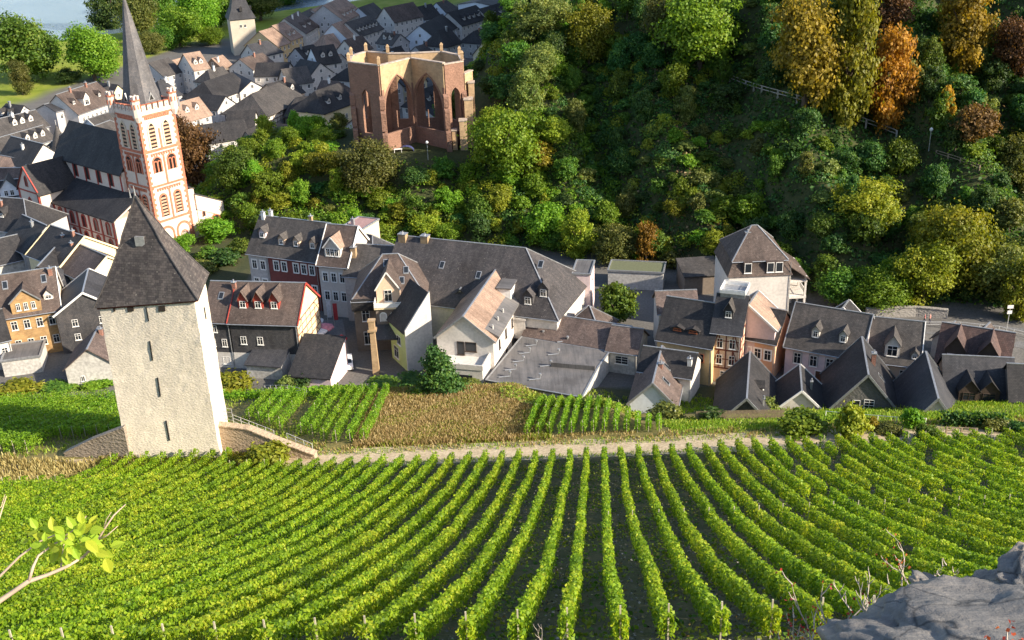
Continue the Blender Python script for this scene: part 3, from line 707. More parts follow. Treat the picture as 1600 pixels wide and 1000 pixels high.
# right wing with stepped buttresses
wb = [(728, 235, 694, 110), (738, 205, 737, 138)]
E0 = TP[4]-off; b = MB()
wall_arch(b, E0+np.array((0, 0, 0)), E0+np.array((1.6, 3.2, 0)), -1.5, 15.5, .8, [], split=12.)
b.obj('ruin_wall', [SAND, SANDL, CAPM], rc)
for (x, y, zt, wx, wy) in ((.9, -1.4, 10.6, 1.7, 2.2), (-.4, -3.3, 6.6, 1.5, 1.8), (1.6, .6, 13.6, 1.2, 1.6), (-2.3, -3.0, 4.5, 1.0, 1.5)):
    b = MB(); p = E0+np.array((x, y, 0)); b.box((p[0]-wx/2, p[1]-wy/2, -2), (p[0]+wx/2, p[1]+wy/2, zt), 0); b.box((p[0]-wx/2-.15, p[1]-wy/2-.15, zt), (p[0]+wx/2+.15, p[1]+wy/2+.15, zt+.25), 1)
    b.obj('buttress', [SANDL, CAPM], rc)
# ------------------------------------------------------------------ houses
HOUSES = []      # footprints, used to keep plants and generated houses out
def foot(x, y, pad=0.):
    for (o, c, s, w_, d_) in HOUSES:
        dx, dy = x-o[0], y-o[1]; a = dx*c+dy*s; b = -dx*s+dy*c
        if -pad < a < w_+pad and -pad < b < d_+pad: return True
    return False
def toward_cam(O, yaw, w_, d_, face):
    c, s = math.cos(yaw), math.sin(yaw)
    lx, ly = {'f': (w_/2, 0), 'r': (w_, d_/2), 'b': (w_/2, d_), 'l': (0, d_/2)}[face]
    nx, ny = {'f': (0, -1), 'r': (1, 0), 'b': (0, 1), 'l': (-1, 0)}[face]
    px, py = O[0]+lx*c-ly*s, O[1]+lx*s+ly*c
    return (nx*c-ny*s)*(-px)+(nx*s+ny*c)*(-py) > 0
def timber(mb, face, W, D, z0, z1, n=6, floors=2, brace=True, t=.16):
    L = W if face in 'fb' else D
    F = lambda s, z, o: fpos(face, W, D, s, z, o)
    def bar(s0, za, s1, zb, k=1.):
        dx, dz = s1-s0, zb-za; l = math.hypot(dx, dz); nx_, nz_ = -dz/l*t/2*k, dx/l*t/2*k
        q = [(s0+nx_, za+nz_), (s0-nx_, za-nz_), (s1-nx_, zb-nz_), (s1+nx_, zb+nz_)]
        mb.loft([[F(a, b, .0) for a, b in q], [F(a, b, .05+.004*k) for a, b in q]])
    for j in range(n+1): bar(.1+(L-.2)*j/n, z0, .1+(L-.2)*j/n, z1)
    for j in range(floors+1): bar(0, z0+(z1-z0)*j/floors, L, z0+(z1-z0)*j/floors, 1.2)
    for j in range(floors):
        zz = z0+(z1-z0)*(j+.5)/floors; bar(0, zz, L, zz, .8)
        if brace:
            h = (z1-z0)/floors; a = z0+h*j
            bar(.1, a, L/n, a+h, .9); bar(L-.1, a, L-L/n, a+h, .9)
def house(name, label, cat, O, yaw, w_, d_, he, rh, z0, wall, roof, ry=.5, hl=0., hr=0., flat=False, shed=False, mans=None, wins=(), dorm=(), chim=(), timb=(), doors=(),
          group=None, ov=.35, verge=None, plinth=None, sur=None, fm=None, far=False, gwall=None, auto=0, ground=1.5, timm=None, parapet=None, rwall=None, sky=()):
    root = empty(name, (O[0], O[1], z0), yaw, label, cat, group)
    HOUSES.append((O, math.cos(yaw), math.sin(yaw), w_, d_))
    W, D = w_, d_; yr = D*ry
    sf = rh/yr if yr > 0 else .6; sb = rh/(D-yr) if D > yr else .6
    gw = gwall or wall
    # walls
    mb = MB(); mb.box((0, 0, -ground), (W, D, he))
    wo = None
    if shed:
        mb.v = []; mb.f = []; mb.m = []
        mb.loft([[(0, 0, -ground), (W, 0, -ground), (W, D, -ground), (0, D, -ground)], [(0, 0, he), (W, 0, he), (W, D, he+rh), (0, D, he+rh)]])
    elif not flat and not mans:
        if hl == 0: mb.loft([[(0, 0, he), (0, D, he), (0, yr, he+rh-.05)], [(.25, 0, he), (.25, D, he), (.25, yr, he+rh-.05)]], 1)
        if hr == 0: mb.loft([[(W-.25, 0, he), (W-.25, D, he), (W-.25, yr, he+rh-.05)], [(W, 0, he), (W, D, he), (W, yr, he+rh-.05)]], 1)
    wo = mb.obj('wall', [wall, gw], root)
    if rwall:
        mb = MB(); yr_ = D*ry; pr = [(W+.004, 0, -1), (W+.004, D, -1), (W+.004, D, he-.1)]+([(W+.004, yr_, he+rh-.25)] if not hr and not flat else [])+[(W+.004, 0, he-.1)]
        mb.loft([pr, [(x+.03, y, z) for x, y, z in pr]]); mb.obj('side_wall', rwall, root)
    # roof
    mb = MB(); th = .16; up = .06
    def zf(y): return he+sf*y+up
    ro = None
    if flat:
        mb.box((-.12, -.12, he+.002), (W+.12, D+.12, he+.14), 0)
        for a, b in (((-.15, -.15), (W+.15, .1)), ((-.15, D-.1), (W+.15, D+.15)), ((-.15, .1), (.1, D-.1)), ((W-.1, .1), (W+.15, D-.1))):
            mb.box((a[0], a[1], he+.004), (b[0], b[1], he+.32), 1)
        ro = mb.obj('roof', [roof, parapet or TRIMG], root)
    elif shed:
        s_ = rh/D; mb.prism([(-.2, -ov, he-ov*s_+up), (W+.1, -ov, he-ov*s_+up), (W+.1, D+.1, he+rh+.1*s_+up), (-.2, D+.1, he+rh+.1*s_+up)], th)
        ro = mb.obj('roof', [roof], root)
    else:
        x0, y0, x1, y1, zb = 0., 0., W, D, he
        if mans:
            mh, mi = mans; a = [(-.25, -.25, he-.1), (W+.25, -.25, he-.1), (W+.25, D+.25, he-.1), (-.25, D+.25, he-.1)]
            b = [(mi, mi, he+mh), (W-mi, mi, he+mh), (W-mi, D-mi, he+mh), (mi, D-mi, he+mh)]; mb.loft([a, b])
            x0, y0, x1, y1, zb = mi, mi, W-mi, D-mi, he+mh
            yr = y0+(y1-y0)*ry; sf = rh/(yr-y0); sb = rh/(y1-yr)
        dz = ov*sf; ol = ov if hl else .3; orr = ov if hr else .3
        ez = zb-dz+up; rz = zb+rh+up
        e1, e2, e3, e4 = (x0-ol, y0-ov, ez), (x1+orr, y0-ov, ez), (x1+orr, y1+ov, zb-ov*sb+up), (x0-ol, y1+ov, zb-ov*sb+up)
        r1 = (x0+hl if hl else x0-ol, yr, rz); r2 = (x1-hr if hr else x1+orr, yr, rz)
        mb.prism([e1, e2, r2, r1], th); mb.prism([e3, e4, r1, r2], th)
        if hl: mb.prism([e4, e1, r1], th)
        if hr: mb.prism([e2, e3, r2], th)
        ro = mb.obj('roof', [roof], root)
        mr = MB()
        if abs(r2[0]-r1[0]) > .3: mr.box((r1[0], yr-.12, rz-.05), (r2[0], yr+.12, rz+.07))
        if hl:
            for e in (e1, e4): mr.beam(e, r1, .18, .12)
        if hr:
            for e in (e2, e3): mr.beam(e, r2, .18, .12)
        if not far: mr.obj('ridge_cap', TRIMG, ro)
        if verge:
            for (e, r_, hh) in ((e1, r1, hl), (e4, r1, hl), (e2, r2, hr), (e3, r2, hr)):
                if not hh: mv = MB(); mv.beam(np.array(e)+np.array((0, 0, -.04)), np.array(r_)+np.array((0, 0, -.04)), .12, .3); mv.obj('verge_board', verge, ro)
        if not far:
            mg = MB(); mg.tube([(e1[0], e1[1]-.08, e1[2]-.12), (e2[0], e2[1]-.08, e2[2]-.12)], .09, n=5); mg.tube([(W-.15, -.1, e2[2]-.2), (W-.15, -.1, -.4)], .05, n=5); mg.obj('gutter', TRIMG, root)
    if plinth:
        mb = MB(); mb.box((-.05, -.05, -ground), (W+.05, D+.05, plinth[0])); mb.obj('ground_floor_band', plinth[1], root)
    for wn in wins:
        face, n, z, ww, hh = wn[:5]; st = wn[5] if len(wn) > 5 else 'cross'; a, b = wn[6] if len(wn) > 6 else (.06, .94); L = W if face in 'fb' else D
        for j in range(n): put_window(root, face, W, D, L*(a+(b-a)*(j+.5)/n), z, ww, hh, st, fm, sur, combined=far)
    if auto:
        for face in 'frlb':
            if not toward_cam(O, yaw, W, D, face): continue
            L = W if face in 'fb' else D; n = max(1, int(L/2.6)); fl = max(1, int(he/2.7))
            for k in range(fl if fl < 3 else 3):
                for j in range(n):
                    put_window(root, face, W, D, L*(j+.5)/n, he-1.9-k*2.7, .85, 1.25, 'two', fm, None, combined=True)
            if face in 'lr' and not (hl if face == 'l' else hr) and rh > 2.6 and not flat:
                put_window(root, face, W, D, D/2, he+.5, .8, 1.1, 'two', fm, None, combined=True)
    for dd in dorm:
        s, yf, dw, dh = dd[:4]; op = dd[4] if len(dd) > 4 else {}
        x = W*s; zb_ = (he+sf*yf+up) if not mans else he; ri = dw*op.get('rise', .6); wallm = op.get('wall', W_SLATE); rfm = op.get('roof', roof)
        yb = yf+dh/sf; yt = yf+(dh+ri)/sf; zt = zb_+dh
        q = MB(); q.poly([(x-dw/2, yf, zb_-.15), (x+dw/2, yf, zb_-.15), (x+dw/2, yf, zt), (x, yf, zt+ri), (x-dw/2, yf, zt)])
        for sx in (-1, 1):
            p = [(x+sx*dw/2, yf, zb_-.15), (x+sx*dw/2, yb, zt), (x+sx*dw/2, yf, zt)]; q.poly(p if sx > 0 else p[::-1])
        o2 = .18; k = ri/(dw/2)
        q.prism([(x, yf-.25, zt+ri+.06), (x, yt+.1, zt+ri+.06), (x-dw/2-o2, yb+.1-o2*k/sf, zt-o2*k+.06), (x-dw/2-o2, yf-.25, zt-o2*k+.06)], .09, 1)
        q.prism([(x, yt+.1, zt+ri+.06), (x, yf-.25, zt+ri+.06), (x+dw/2+o2, yf-.25, zt-o2*k+.06), (x+dw/2+o2, yb+.1-o2*k/sf, zt-o2*k+.06)], .09, 1)
        do = q.obj('dormer', [wallm, rfm], root)
        if op.get('trim'):
            q = MB()
            for sx in (-1, 1): q.beam((x+sx*(dw/2+o2), yf-.27, zt-o2*k+.03), (x, yf-.27, zt+ri+.03), .06, .2)
            q.obj('barge_board', op['trim'], do)
        ww = op.get('ww', dw*.62); wh = op.get('wh', dh*.72); nw = op.get('n', 1)
        for j in range(nw):
            fme, _ = win_mesh(ww, wh, op.get('st', 'cross'), op.get('fm', fm), None, True)
            wv = link('dormer_window', fme, do); wv.location = (x+(j-(nw-1)/2)*(ww+op.get('gap', .1)), yf-.02, zb_+op.get('up', .12))
    for s, y in sky:
        q = MB(); a, b_ = y-.5, y+.5; q.prism([(W*s-.42, a, he+sf*a+up+.12), (W*s+.42, a, he+sf*a+up+.12), (W*s+.42, b_, he+sf*b_+up+.12), (W*s-.42, b_, he+sf*b_+up+.12)], .16)
        q.poly([(W*s-.32, a+.1, he+sf*(a+.1)+up+.13), (W*s+.32, a+.1, he+sf*(a+.1)+up+.13), (W*s+.32, b_-.1, he+sf*(b_-.1)+up+.13), (W*s-.32, b_-.1, he+sf*(b_-.1)+up+.13)], 1); q.obj('skylight', [TRIMG, GLASS], ro)
    for c_ in chim:
        s, y, hh = c_[:3]; cm = c_[3] if len(c_) > 3 else CHIM; cw = c_[4] if len(c_) > 4 else .6
        x = W*s; zz = (he+sf*y if y < yr else he+sb*(D-y)) if not flat else he
        q = MB(); q.box((x-cw/2, y-cw*.4, zz-.6), (x+cw/2, y+cw*.4, zz+hh)); q.box((x-cw/2-.08, y-cw*.4-.08, zz+hh), (x+cw/2+.08, y+cw*.4+.08, zz+hh+.12), 1)
        if not far: q.tube([(x, y, zz+hh+.1), (x, y, zz+hh+.5)], .12, 1)
        q.obj('chimney', [cm, TRIMG], ro)
    for t_ in timb:
        q = MB(); face, za, zb2, n, fl = t_[:5]; timber(q, face, W, D, za, zb2, n, fl); q.obj('timber_frame', timm or BEAM, root)
    for (face, s, dw, dh, dm) in doors:
        q = MB(); q.box((-dw/2, -.06, 0), (dw/2, .02, dh)); q.box((-dw/2-.12, -.09, 0), (-dw/2-.003, .02, dh+.12), 1); q.box((dw/2+.003, -.09, 0), (dw/2+.12, .02, dh+.12), 1); q.box((-dw/2, -.09, dh+.003), (dw/2, .02, dh+.12), 1)
        o = q.obj('door', [dm, TRIM], root); L = W if face in 'fb' else D; o.location = fpos(face, W, D, L*s, 0, .01); o.rotation_euler[2] = FROT[face]
    return root
def Hf(name, label, A, B, ze, d_, z0=0., rh=4., wall=None, roof=None, cat='house', **kw):
    a, b = atz(*A, ze), atz(*B, ze); v = b-a
    return house(name, label, cat, a, math.atan2(v[1], v[0]), float(np.linalg.norm(v[:2])), d_, ze-z0, rh, z0, wall, roof, **kw)
def Hr(name, label, R1, R2, he, rh, d_, z0=0., wall=None, roof=None, cat='house', L=None, back=0., **kw):
    """house given by the photo pixels of its two ridge ends"""
    a, b = atz(*R1, z0+he+rh), atz(*R2, z0+he+rh); v = b-a; n = float(np.linalg.norm(v[:2])); yaw = math.atan2(v[1], v[0])
    ry = kw.get('ry', .5); hl, hr = kw.get('hl', 0), kw.get('hr', 0)
    o = a[:2]-np.array((-math.sin(yaw), math.cos(yaw)))*d_*ry-np.array((math.cos(yaw), math.sin(yaw)))*hl
    return house(name, label, cat, o, yaw, (L or n)+hl+hr, d_, he, rh, z0, wall, roof, **kw)
WD = simple('brown_door', (.13, .06, .035), .6)
SG = 'slate roofed houses along the valley street'
# --- left of the tower
Hf('brick_house', 'yellow brick house with brown roof and gabled brick dormer at the left edge', (3, 495), (93, 481), 7.5, 10, 0, 5.2, W_BRICK, S_BROWN,
   wins=[('f', 4, 4.9, .95, 1.5), ('f', 4, 1.7, .95, 1.4)], dorm=[(.44, .02, 4.4, 2.0, dict(wall=W_BRICK, roof=S_BROWN, n=3, ww=.62, wh=1.2, gap=.5, up=.5, rise=.45, trim=TRIMG)), (.84, 1.2, 1.4, .9, dict(wall=W_WHITE))], verge=TRIM, gwall=W_WHITE, sky=[(.12, 3.6), (.8, 3.7)], chim=[(.93, 4.2, 1.0)])
Hr('slate_hung_house', 'dark slate hung gable house with white trimmed roof beside the tower', (129, 457), (138, 421), 7, 3.2, 9.5, 0, W_SLATE, S_BLUE, verge=TRIM, wins=[('l', 2, 4.6, .9, 1.2), ('l', 2, 2.2, .9, 1.1)])
Hr('small_house', 'small weathered grey gable house just left behind the tower', (136, 545), (153, 512), 3.4, 2.9, 7.5, 0, W_OLD, S_RED, wins=[('l', 1, 1.0, .6, .9, 'two', (.1, .5))], chim=[(.8, 3, 1.)])
Hf('white_house', 'white rendered house cut by the left edge below the brick house', (-60, 545), (14, 528), 5, 8, 0, 3.5, W_WHITE, S_DARK, wins=[('f', 5, 2.3, .9, 1.3)])
Hf('flat_shed', 'low grey flat shed between brick house and small weathered house', (2, 566), (62, 558), 2.6, 6, 0, 0, W_OLD, BITUMEN, cat='shed', flat=True)
# --- block between tower and church
Hr('corner_house', 'dark slate house with pale gable slope at the left edge', (-30, 306), (37, 311), 8, 4.5, 11, 0, W_GREY, S_DARK, hr=4.5, chim=[(.4, 4, 1.1)], dorm=[(.5, 2., 1.2, 1.0)])
Hr('dark_roof_house', 'dark roofed house with curved eave and grey dormer front of the church aisle', (36, 336), (72, 352), 7, 3.8, 10, 0, W_GREY, S_DARK, wins=[('l', 2, 4.5, .9, 1.2)], chim=[(.6, 4, .9, TRIMG)])
Hr('cream_verge_house', 'long house with cream barge boards and dark roof before the church', (80, 352), (131, 369), 8, 3.8, 11, 0, W_CREAM, S_DARK, verge=W_CREAM, chim=[(.75, 5, 1.0)], gwall=W_CREAM)
Hr('courtyard_house', 'cream courtyard house with lit brown roof right before the church doors', (101, 371), (166, 400), 7.4, 3.2, 9, 0, W_CREAM, S_BROWN, verge=W_CREAM, chim=[(.3, 3.5, 1.0), (.03, 4, 1.0)])
Hf('courtyard_wing', 'cream walled wing with dark slate roof behind the brick house', (92, 436), (124, 398), 7, 6, 0, 2.6, W_CREAM, S_DARK, dorm=[(.6, 1., 1.2, .8)])
Hf('slate_lean_house', 'white gabled house with slate lean roof beside the courtyard', (104, 452), (120, 440), 5.5, 6, 0, 2.6, W_WHITE, S_BLUE, wins=[('f', 2, 3, .8, 1.2)])
Hf('low_dark_house', 'low house with deep dark roof between brick house and cream verge house', (-20, 416), (40, 402), 5.5, 8, 0, 3.4, W_OLD, S_DARK)
# --- left of the church
Hr('gable_wall_house', 'house with big blank white gable wall left of the church', (18, 213), (67, 225), 8.5, 4.5, 9.5, 0, W_WHITE, S_DARK, chim=[(.55, 3, 1.1, TRIM)])
Hr('stepped_roof_house', 'tan roofed lean house with a row of steps below the white gable', (2, 243), (40, 250), 6.5, 3, 8, 0, W_OCHRE, S_TAN)
Hr('grey_roof_house', 'long grey roof house at the left edge beneath the white gable', (-25, 263), (52, 262), 6.5, 2.6, 7.5, 0, W_GREY, S_BROWN, chim=[(.9, 3, 1.)])
Hr('blue_white_house', 'bluish white house with several windows and a dark roof left of church', (-10, 284), (58, 276), 6.5, 2.6, 8, 0, W_BLUE, S_DARK, wins=[('f', 4, 3.9, .9, 1.3), ('f', 4, 1.2, .9, 1.3)], dorm=[(.35, .02, 3.6, 1.6, dict(wall=W_BLUE, n=2, ww=.8, wh=1.2, gap=.4)), (.85, 1.2, 1.2, .9)])
Hr('narrow_cream_house', 'narrow cream house with tall windows touching the church transept', (62, 268), (92, 256), 8, 3, 7, 0, W_CREAM, S_BROWN, verge=TRIMG, wins=[('f', 2, 5.5, .9, 1.4), ('f', 2, 2.8, .9, 1.4), ('r', 2, 5.2, .9, 1.4)])
Hr('dormer_row_house', 'grey house with three arched white dormers near the meadow', (-20, 190), (54, 172), 7, 3.6, 10, 0, W_GREY, S_GREY, dorm=[(.42, 2.2, 1.3, 1.2, dict(wall=W_WHITE)), (.58, 2.2, 1.3, 1.2, dict(wall=W_WHITE)), (.76, 2.2, 1.3, 1.2, dict(wall=W_WHITE))], wins=[('f', 6, 4.6, .9, 1.3)], chim=[(.5, 4.5, 1.2, TRIM), (.8, 4.5, 1.2, TRIM)])
Hr('zinc_house', 'grey zinc clad house with square upper storey by the meadow', (70, 163), (97, 156), 9, 1.6, 8, 0, W_GREY, S_BLUE, wins=[('f', 2, 6.6, .9, 1.3), ('r', 2, 6.4, .9, 1.2)])
Hr('long_white_house', 'long white house with sunlit brown roof and large white dormer', (88, 148), (150, 128), 8, 5, 12, 0, W_WHITE, S_BROWN, wins=[('f', 8, 5.2, .9, 1.4), ('f', 8, 2.0, .9, 1.4)], dorm=[(.35, 1.2, 2.4, 2.2, dict(wall=W_WHITE, wh=1.4)), (.12, 2.4, 1.2, 1.0), (.75, 2.2, 1.2, 1.0)], chim=[(.3, 5.5, 1.3), (.7, 5.5, 1.3)])
Hr('terrace_house', 'grey terrace house with arched dormers beneath the dormer row', (-15, 219), (66, 196), 5.5, 3.0, 8, 0, W_OLD, S_GREY, dorm=[(.55, 1.3, 1.2, 1.2, dict(wall=W_WHITE)), (.7, 1.3, 1.2, 1.2, dict(wall=W_WHITE)), (.85, 1.3, 1.2, 1.2, dict(wall=W_WHITE))], wins=[('f', 5, 2.4, .9, 1.3)])
Hr('hip_roof_house', 'dark hipped slate house right beside the conical turret', (103, 204), (133, 196), 7, 3.8, 11, 0, W_SLATE, S_DARK, hr=4, hl=2, wins=[('f', 3, 4.8, .8, 1.2)], chim=[(.2, 3, 1.5, CHIM, .9)])
Hr('apse_house', 'house with rounded grey slate roof behind the church nave', (140, 200), (172, 188), 6.5, 3.6, 10, 0, W_GREY, S_GREY, hr=3)
Hr('timber_gable_house', 'small half timbered blue grey gable house left of the spire foot', (137, 186), (168, 176), 5.5, 3, 7.5, 0, W_BLUE, S_GREY, timb=[('f', 1, 5.2, 6, 2)], verge=TRIM)
# conical turret
p = atz(99, 250, 3.); t_ = empty('conical_turret', (p[0], p[1], 0), 0, 'round stair turret with grey conical slate cap beside the church', 'turret')
c8 = lambda r, z, n=14: [(r*math.cos(2*math.pi*j/n), r*math.sin(2*math.pi*j/n), z) for j in range(n)]
mb = MB(); mb.loft([c8(2.4, -1), c8(2.4, 5)]); mb.obj('wall', W_GREY, t_)
mb = MB(); mb.loft([c8(2.9, 4.9), c8(1.9, 7.4), c8(.05, 12)]); mb.obj('roof', S_GREY, t_)
mb = MB(); mb.tube([(0, 0, 11.8), (0, 0, 13.2)], .07); mb.obj('finial', METAL, t_)
# --- between tower and street
Hf('end_house', 'old house with slate hung upper floor and chimney beside the tower', (316, 500), (357, 501.5), 8, 10.5, 0, 4.3, W_SLATE, S_BROWN, wins=[('f', 1, 6.0, .9, 1.2, 'cross', (.2, .6)), ('f', 2, 3.6, .8, 1.3), ('f', 1, .6, 1.2, 1.3, 'cross', (.4, 1))], plinth=(2.6, W_WHITE), chim=[(.95, 4.2, 1.2)], sky=[(.5, 3.2)])
Hf('slate_dormer_house', 'slate hung house with three red gabled dormers and half timbered side', (358, 502), (463, 505), 8, 10.5, 0, 4.4, W_SLATE, S_BROWN, wins=[('f', 2, 4.2, .9, 1.3, 'cross', (.05, .55))], plinth=(2.7, W_WHITE), gwall=W_CREAM, rwall=W_CREAM, verge=RDARK,
   dorm=[(.17, 1.7, 1.5, 1.5, dict(wall=RDARK, rise=.9)), (.40, 1.7, 1.5, 1.5, dict(wall=RDARK, rise=.9)), (.64, 1.7, 1.5, 1.5, dict(wall=RDARK, rise=.9))], timb=[('r', 1.5, 7.9, 5, 3)], timm=BEAMR, doors=[('f', .28, 1., 2.1, WD)])
Hf('shed_roof', 'grey sheet roofed shed in front of the slate dormer house', (384, 568), (439, 572), 2.4, 6, 0, 1.8, W_OLD, S_BLUE, cat='shed', shed=True)
Hf('garden_house', 'low pink house with big dark slate roof above the small vineyard', (452, 585), (516, 590), 2.2, 7, 0, 3.4, W_PINK, S_DARK, shed=True, gwall=W_PINK)
Hf('white_kiosk', 'white walled lean kiosk between shed and garden house', (440, 540), (456, 542), 2.6, 5, 0, .3, W_WHITE, S_GREY, cat='kiosk', flat=True)
# --- street row behind
Hf('grey_row_house', 'grey rendered row house at the left end of the street row', (387, 393), (417, 397), 9.4, 10, 0, 5, W_GREY, S_GREY, wins=[('f', 2, 6.4, .95, 1.6), ('f', 2, 3, .95, 1.6)], chim=[(.2, 4.6, 1.2, TRIM), (.5, 5.2, 1.2, TRIM)], dorm=[(.5, 2., 1.3, 1.2, dict(wall=W_PINK))], sur=TRIM)
Hf('red_row_house', 'dark red rendered row house with white windows and three dormers', (417.6, 397), (495, 407), 9.4, 10, 0, 5, W_RED, S_GREY, wins=[('f', 2, 6.6, .95, 1.7, 'cross', (.08, .4)), ('f', 3, 6.6, .95, 1.7, 'cross', (.48, .96)), ('f', 2, 2.9, .95, 1.7, 'cross', (.64, .98))], sur=TRIM, dorm=[(.22, 1.4, 1.2, 1.2, dict(wall=W_PEACH)), (.52, 1.4, 1.2, 1.2, dict(wall=W_PEACH)), (.85, 1.4, 1.2, 1.2, dict(wall=W_PEACH))], chim=[(.62, 5.2, 1.0, CHIMY)])
Hf('cream_row_house', 'cream row house with white parapet edges and triple window dormer', (497, 411), (542, 415), 9.6, 10, 0, 5.2, plaster('warm_grey_plaster', (.62, .55, .50)), S_BROWN, wins=[('f', 3, 6.4, .9, 1.6), ('f', 3, 3.0, .9, 1.6)], sur=TRIM, verge=TRIM, dorm=[(.45, .9, 2.9, 1.7, dict(wall=W_WHITE, n=3, ww=.75, wh=1.3, gap=.06, roof=S_TAN, trim=TRIM))])
Hf('flat_pink_house', 'box house with flat pinkish roof behind the cream row house', (524, 362), (556, 366), 10, 8, 0, 0, W_CREAM, simple('pink_roofing', (.33, .20, .19), .8), flat=True, chim=[(.3, 4, 1.2, TRIMG)])
Hr('grey_hip_house', 'small house with grey hipped roof right behind cream row house', (572, 366), (582, 368), 8.5, 3.2, 8, 0, W_CREAM, S_BLUE, hl=3, hr=3)
Hr('plain_slate_house', 'plain grey slate roofed house between cream row house and large barn roof', (552, 381), (622, 385), 8.4, 3.6, 10, 0, W_GREY, S_GREY, chim=[(.1, 3, 1.6, CHIMY, .9)])
# mansion with mansard strip, balcony gable, green annex
Hf('mansion', 'old brown villa with hipped brown roof, attic balcony gable and buff chimney', (551, 468), (664, 463), 9.0, 12, 0, 5.0, rwall=W_WHITE, wall=W_BROWN, roof=S_BROWN, hl=4.6, hr=4.2, wins=[('f', 1, 5.2, 1.2, 2.0, 'cross', (.02, .3)), ('f', 1, 1.2, 1.2, 2.2, 'cross', (.02, .3)), ('f', 1, 7.5, .8, .9, 'two', (.08, .28))],
   dorm=[(.5, -.6, 3.6, 2.3, dict(wall=W_PEACH, rise=.75, ww=1.2, wh=1.9, trim=TRIM, up=.15)), ], sky=[(.46, 4.7), (.74, 3.6), (.68, 2.2)])
mroot = [o for o in COL.objects if o.name == 'mansion'][0]
def child_box(root, name, a, b, mat): mb = MB(); mb.box(a, b); return mb.obj(name, mat, root)
Wm = HOUSES[-1][3]
mb = MB(); mb.box((-.3, -.35, 7.1), (Wm*.96, .02, 9.05)); mb.obj('slate_skirt', S_DARK, mroot)
b = child_box(mroot, 'balcony', (Wm*.5-2.1, -2.9, 8.3), (Wm*.5+2.1, -.36, 8.5), W_CREAM); mb = MB()
for a, c in (((-2.1, -2.9), (2.1, -2.82)), ((-2.1, -2.8), (-2.02, -.4)), ((2.02, -2.8), (2.1, -.4))):
    mb.box((Wm*.5+a[0], a[1], 9.3), (Wm*.5+c[0], c[1], 9.4)); mb.box((Wm*.5+a[0], a[1], 8.6), (Wm*.5+c[0], c[1], 9.2))
mb.obj('balcony_rail', TRIM, b)
child_box(mroot, 'bay', (Wm*.5-1.9, -2.6, 4.4), (Wm*.5+1.9, -.37, 8.29), W_BROWN)
for xx in (-.8, .8):
    mb = MB(); arch(mb, lambda s, z, o: (s, -2.6-o, z), Wm*.5+xx, 6.2, .9, 1.4, .12, .08, False, 0, 1); mb.obj('arched_window', [TRIM, W_WHITE], mroot)
mb = MB(); mb.prism([(Wm*.5-2.2, -5.4, 4.4), (Wm*.5+2.4, -5.4, 4.4), (Wm*.5+2.4, -2.2, 5.9), (Wm*.5-2.2, -2.2, 5.9)], .2); mb.obj('porch_roof', S_GREY, mroot)
q = atz(588, 580, .5); cs = empty('chimney_stack', (q[0], q[1], 0), 0, 'tall free standing buff brick chimney between brown villa and green house', 'chimney')
mb = MB(); mb.loft([[(x*.75, y*.75, -1) for x, y in ((-.7, -.7), (.7, -.7), (.7, .7), (-.7, .7))], [(x*.36, y*.36, 7.3) for x, y in ((-1, -1), (1, -1), (1, 1), (-1, 1))]]); mb.obj('shaft', CHIMY, cs)
mb = MB(); mb.box((-.65, -.65, 7.3), (.65, .65, 7.6)); mb.box((-.45, -.45, 7.6), (.45, .45, 8.9)); mb.box((-.56, -.56, 8.9), (.56, .56, 9.1)); mb.obj('chimney_cap', CHIMY, cs)
gB, gT = atz(633, 517, 7.0), atz(667, 458, 12.2); gv = (gT-gB)[:2]; gD_ = float(np.linalg.norm(gv)); gy = math.atan2(gv[1], gv[0])-math.pi/2
house('green_house', 'pale green house with lean slate roof and tall bare white side wall', 'house', gB[:2]-6.2*np.array((math.cos(gy), math.sin(gy))), gy, 6.2, gD_, 7.0, 5.2, 0, W_GREEN, S_DARK, shed=True, wins=[('f', 1, 3.6, 1.4, 1.5, 'two', (.3, .8)), ('f', 1, .8, 1.6, 2.0, 'cross', (.1, .55))])
gr = COL.objects['green_house']; gw_, gd_ = HOUSES[-1][3:5]
mb = MB(); mb.loft([[(gw_+.01, -.15, -1), (gw_+.3, -.15, -1), (gw_+.3, gd_+.3, -1), (gw_+.01, gd_+.3, -1)], [(gw_+.01, -.15, 7.1), (gw_+.3, -.15, 7.1), (gw_+.3, gd_+.3, 12.5), (gw_+.01, gd_+.3, 12.5)]]); mb.obj('party_wall', W_WHITE, gr)
# long barn like hall
Hr('long_hall', 'very long dark slate hall with hipped right end below the wooded hill', (624, 368), (822, 388), 6.5, 7.5, 17, 0, W_WHITE, slate('hall_slate', (.048, .046, .05), (.078, .072, .074), lichen=.4), hr=8, chim=[(.03, 8, 1.0, CHIMY, 1.3), (.16, 8.2, .8, CHIMY, 1.3)], dorm=[(.9, 2.4, 1.6, 1.6), (.83, 1.2, 1.6, 1.6)], sky=[(.84, 6.5), (.3, 5), (.52, 4.2)])
Hr('gable_porch_house', 'white cross gable with round window and dark red doors below the long hall', (719, 452), (742, 420), 5.0, 3.6, 8.0, 0, W_WHITE, S_GREY)
gp = COL.objects['gable_porch_house']; gD = HOUSES[-1][4]
mb = MB(); GF = lambda s, z, o=0: (-o, gD-s, z)
mb.loft([[GF(gD/2+.55*math.cos(a), 5.9+.55*math.sin(a), 0) for a in [2*math.pi*j/12 for j in range(12)]][::-1], [GF(gD/2+.55*math.cos(a), 5.9+.55*math.sin(a), .08) for a in [2*math.pi*j/12 for j in range(12)]][::-1]]); mb.obj('round_window', GLASS, gp)
for s in (2.0, 6.0):
    mb = MB(); mb.box((-.08, gD-s-1.3, .2), (.02, gD-s+1.3, 3.6)); mb.obj('door', RDARK, gp)
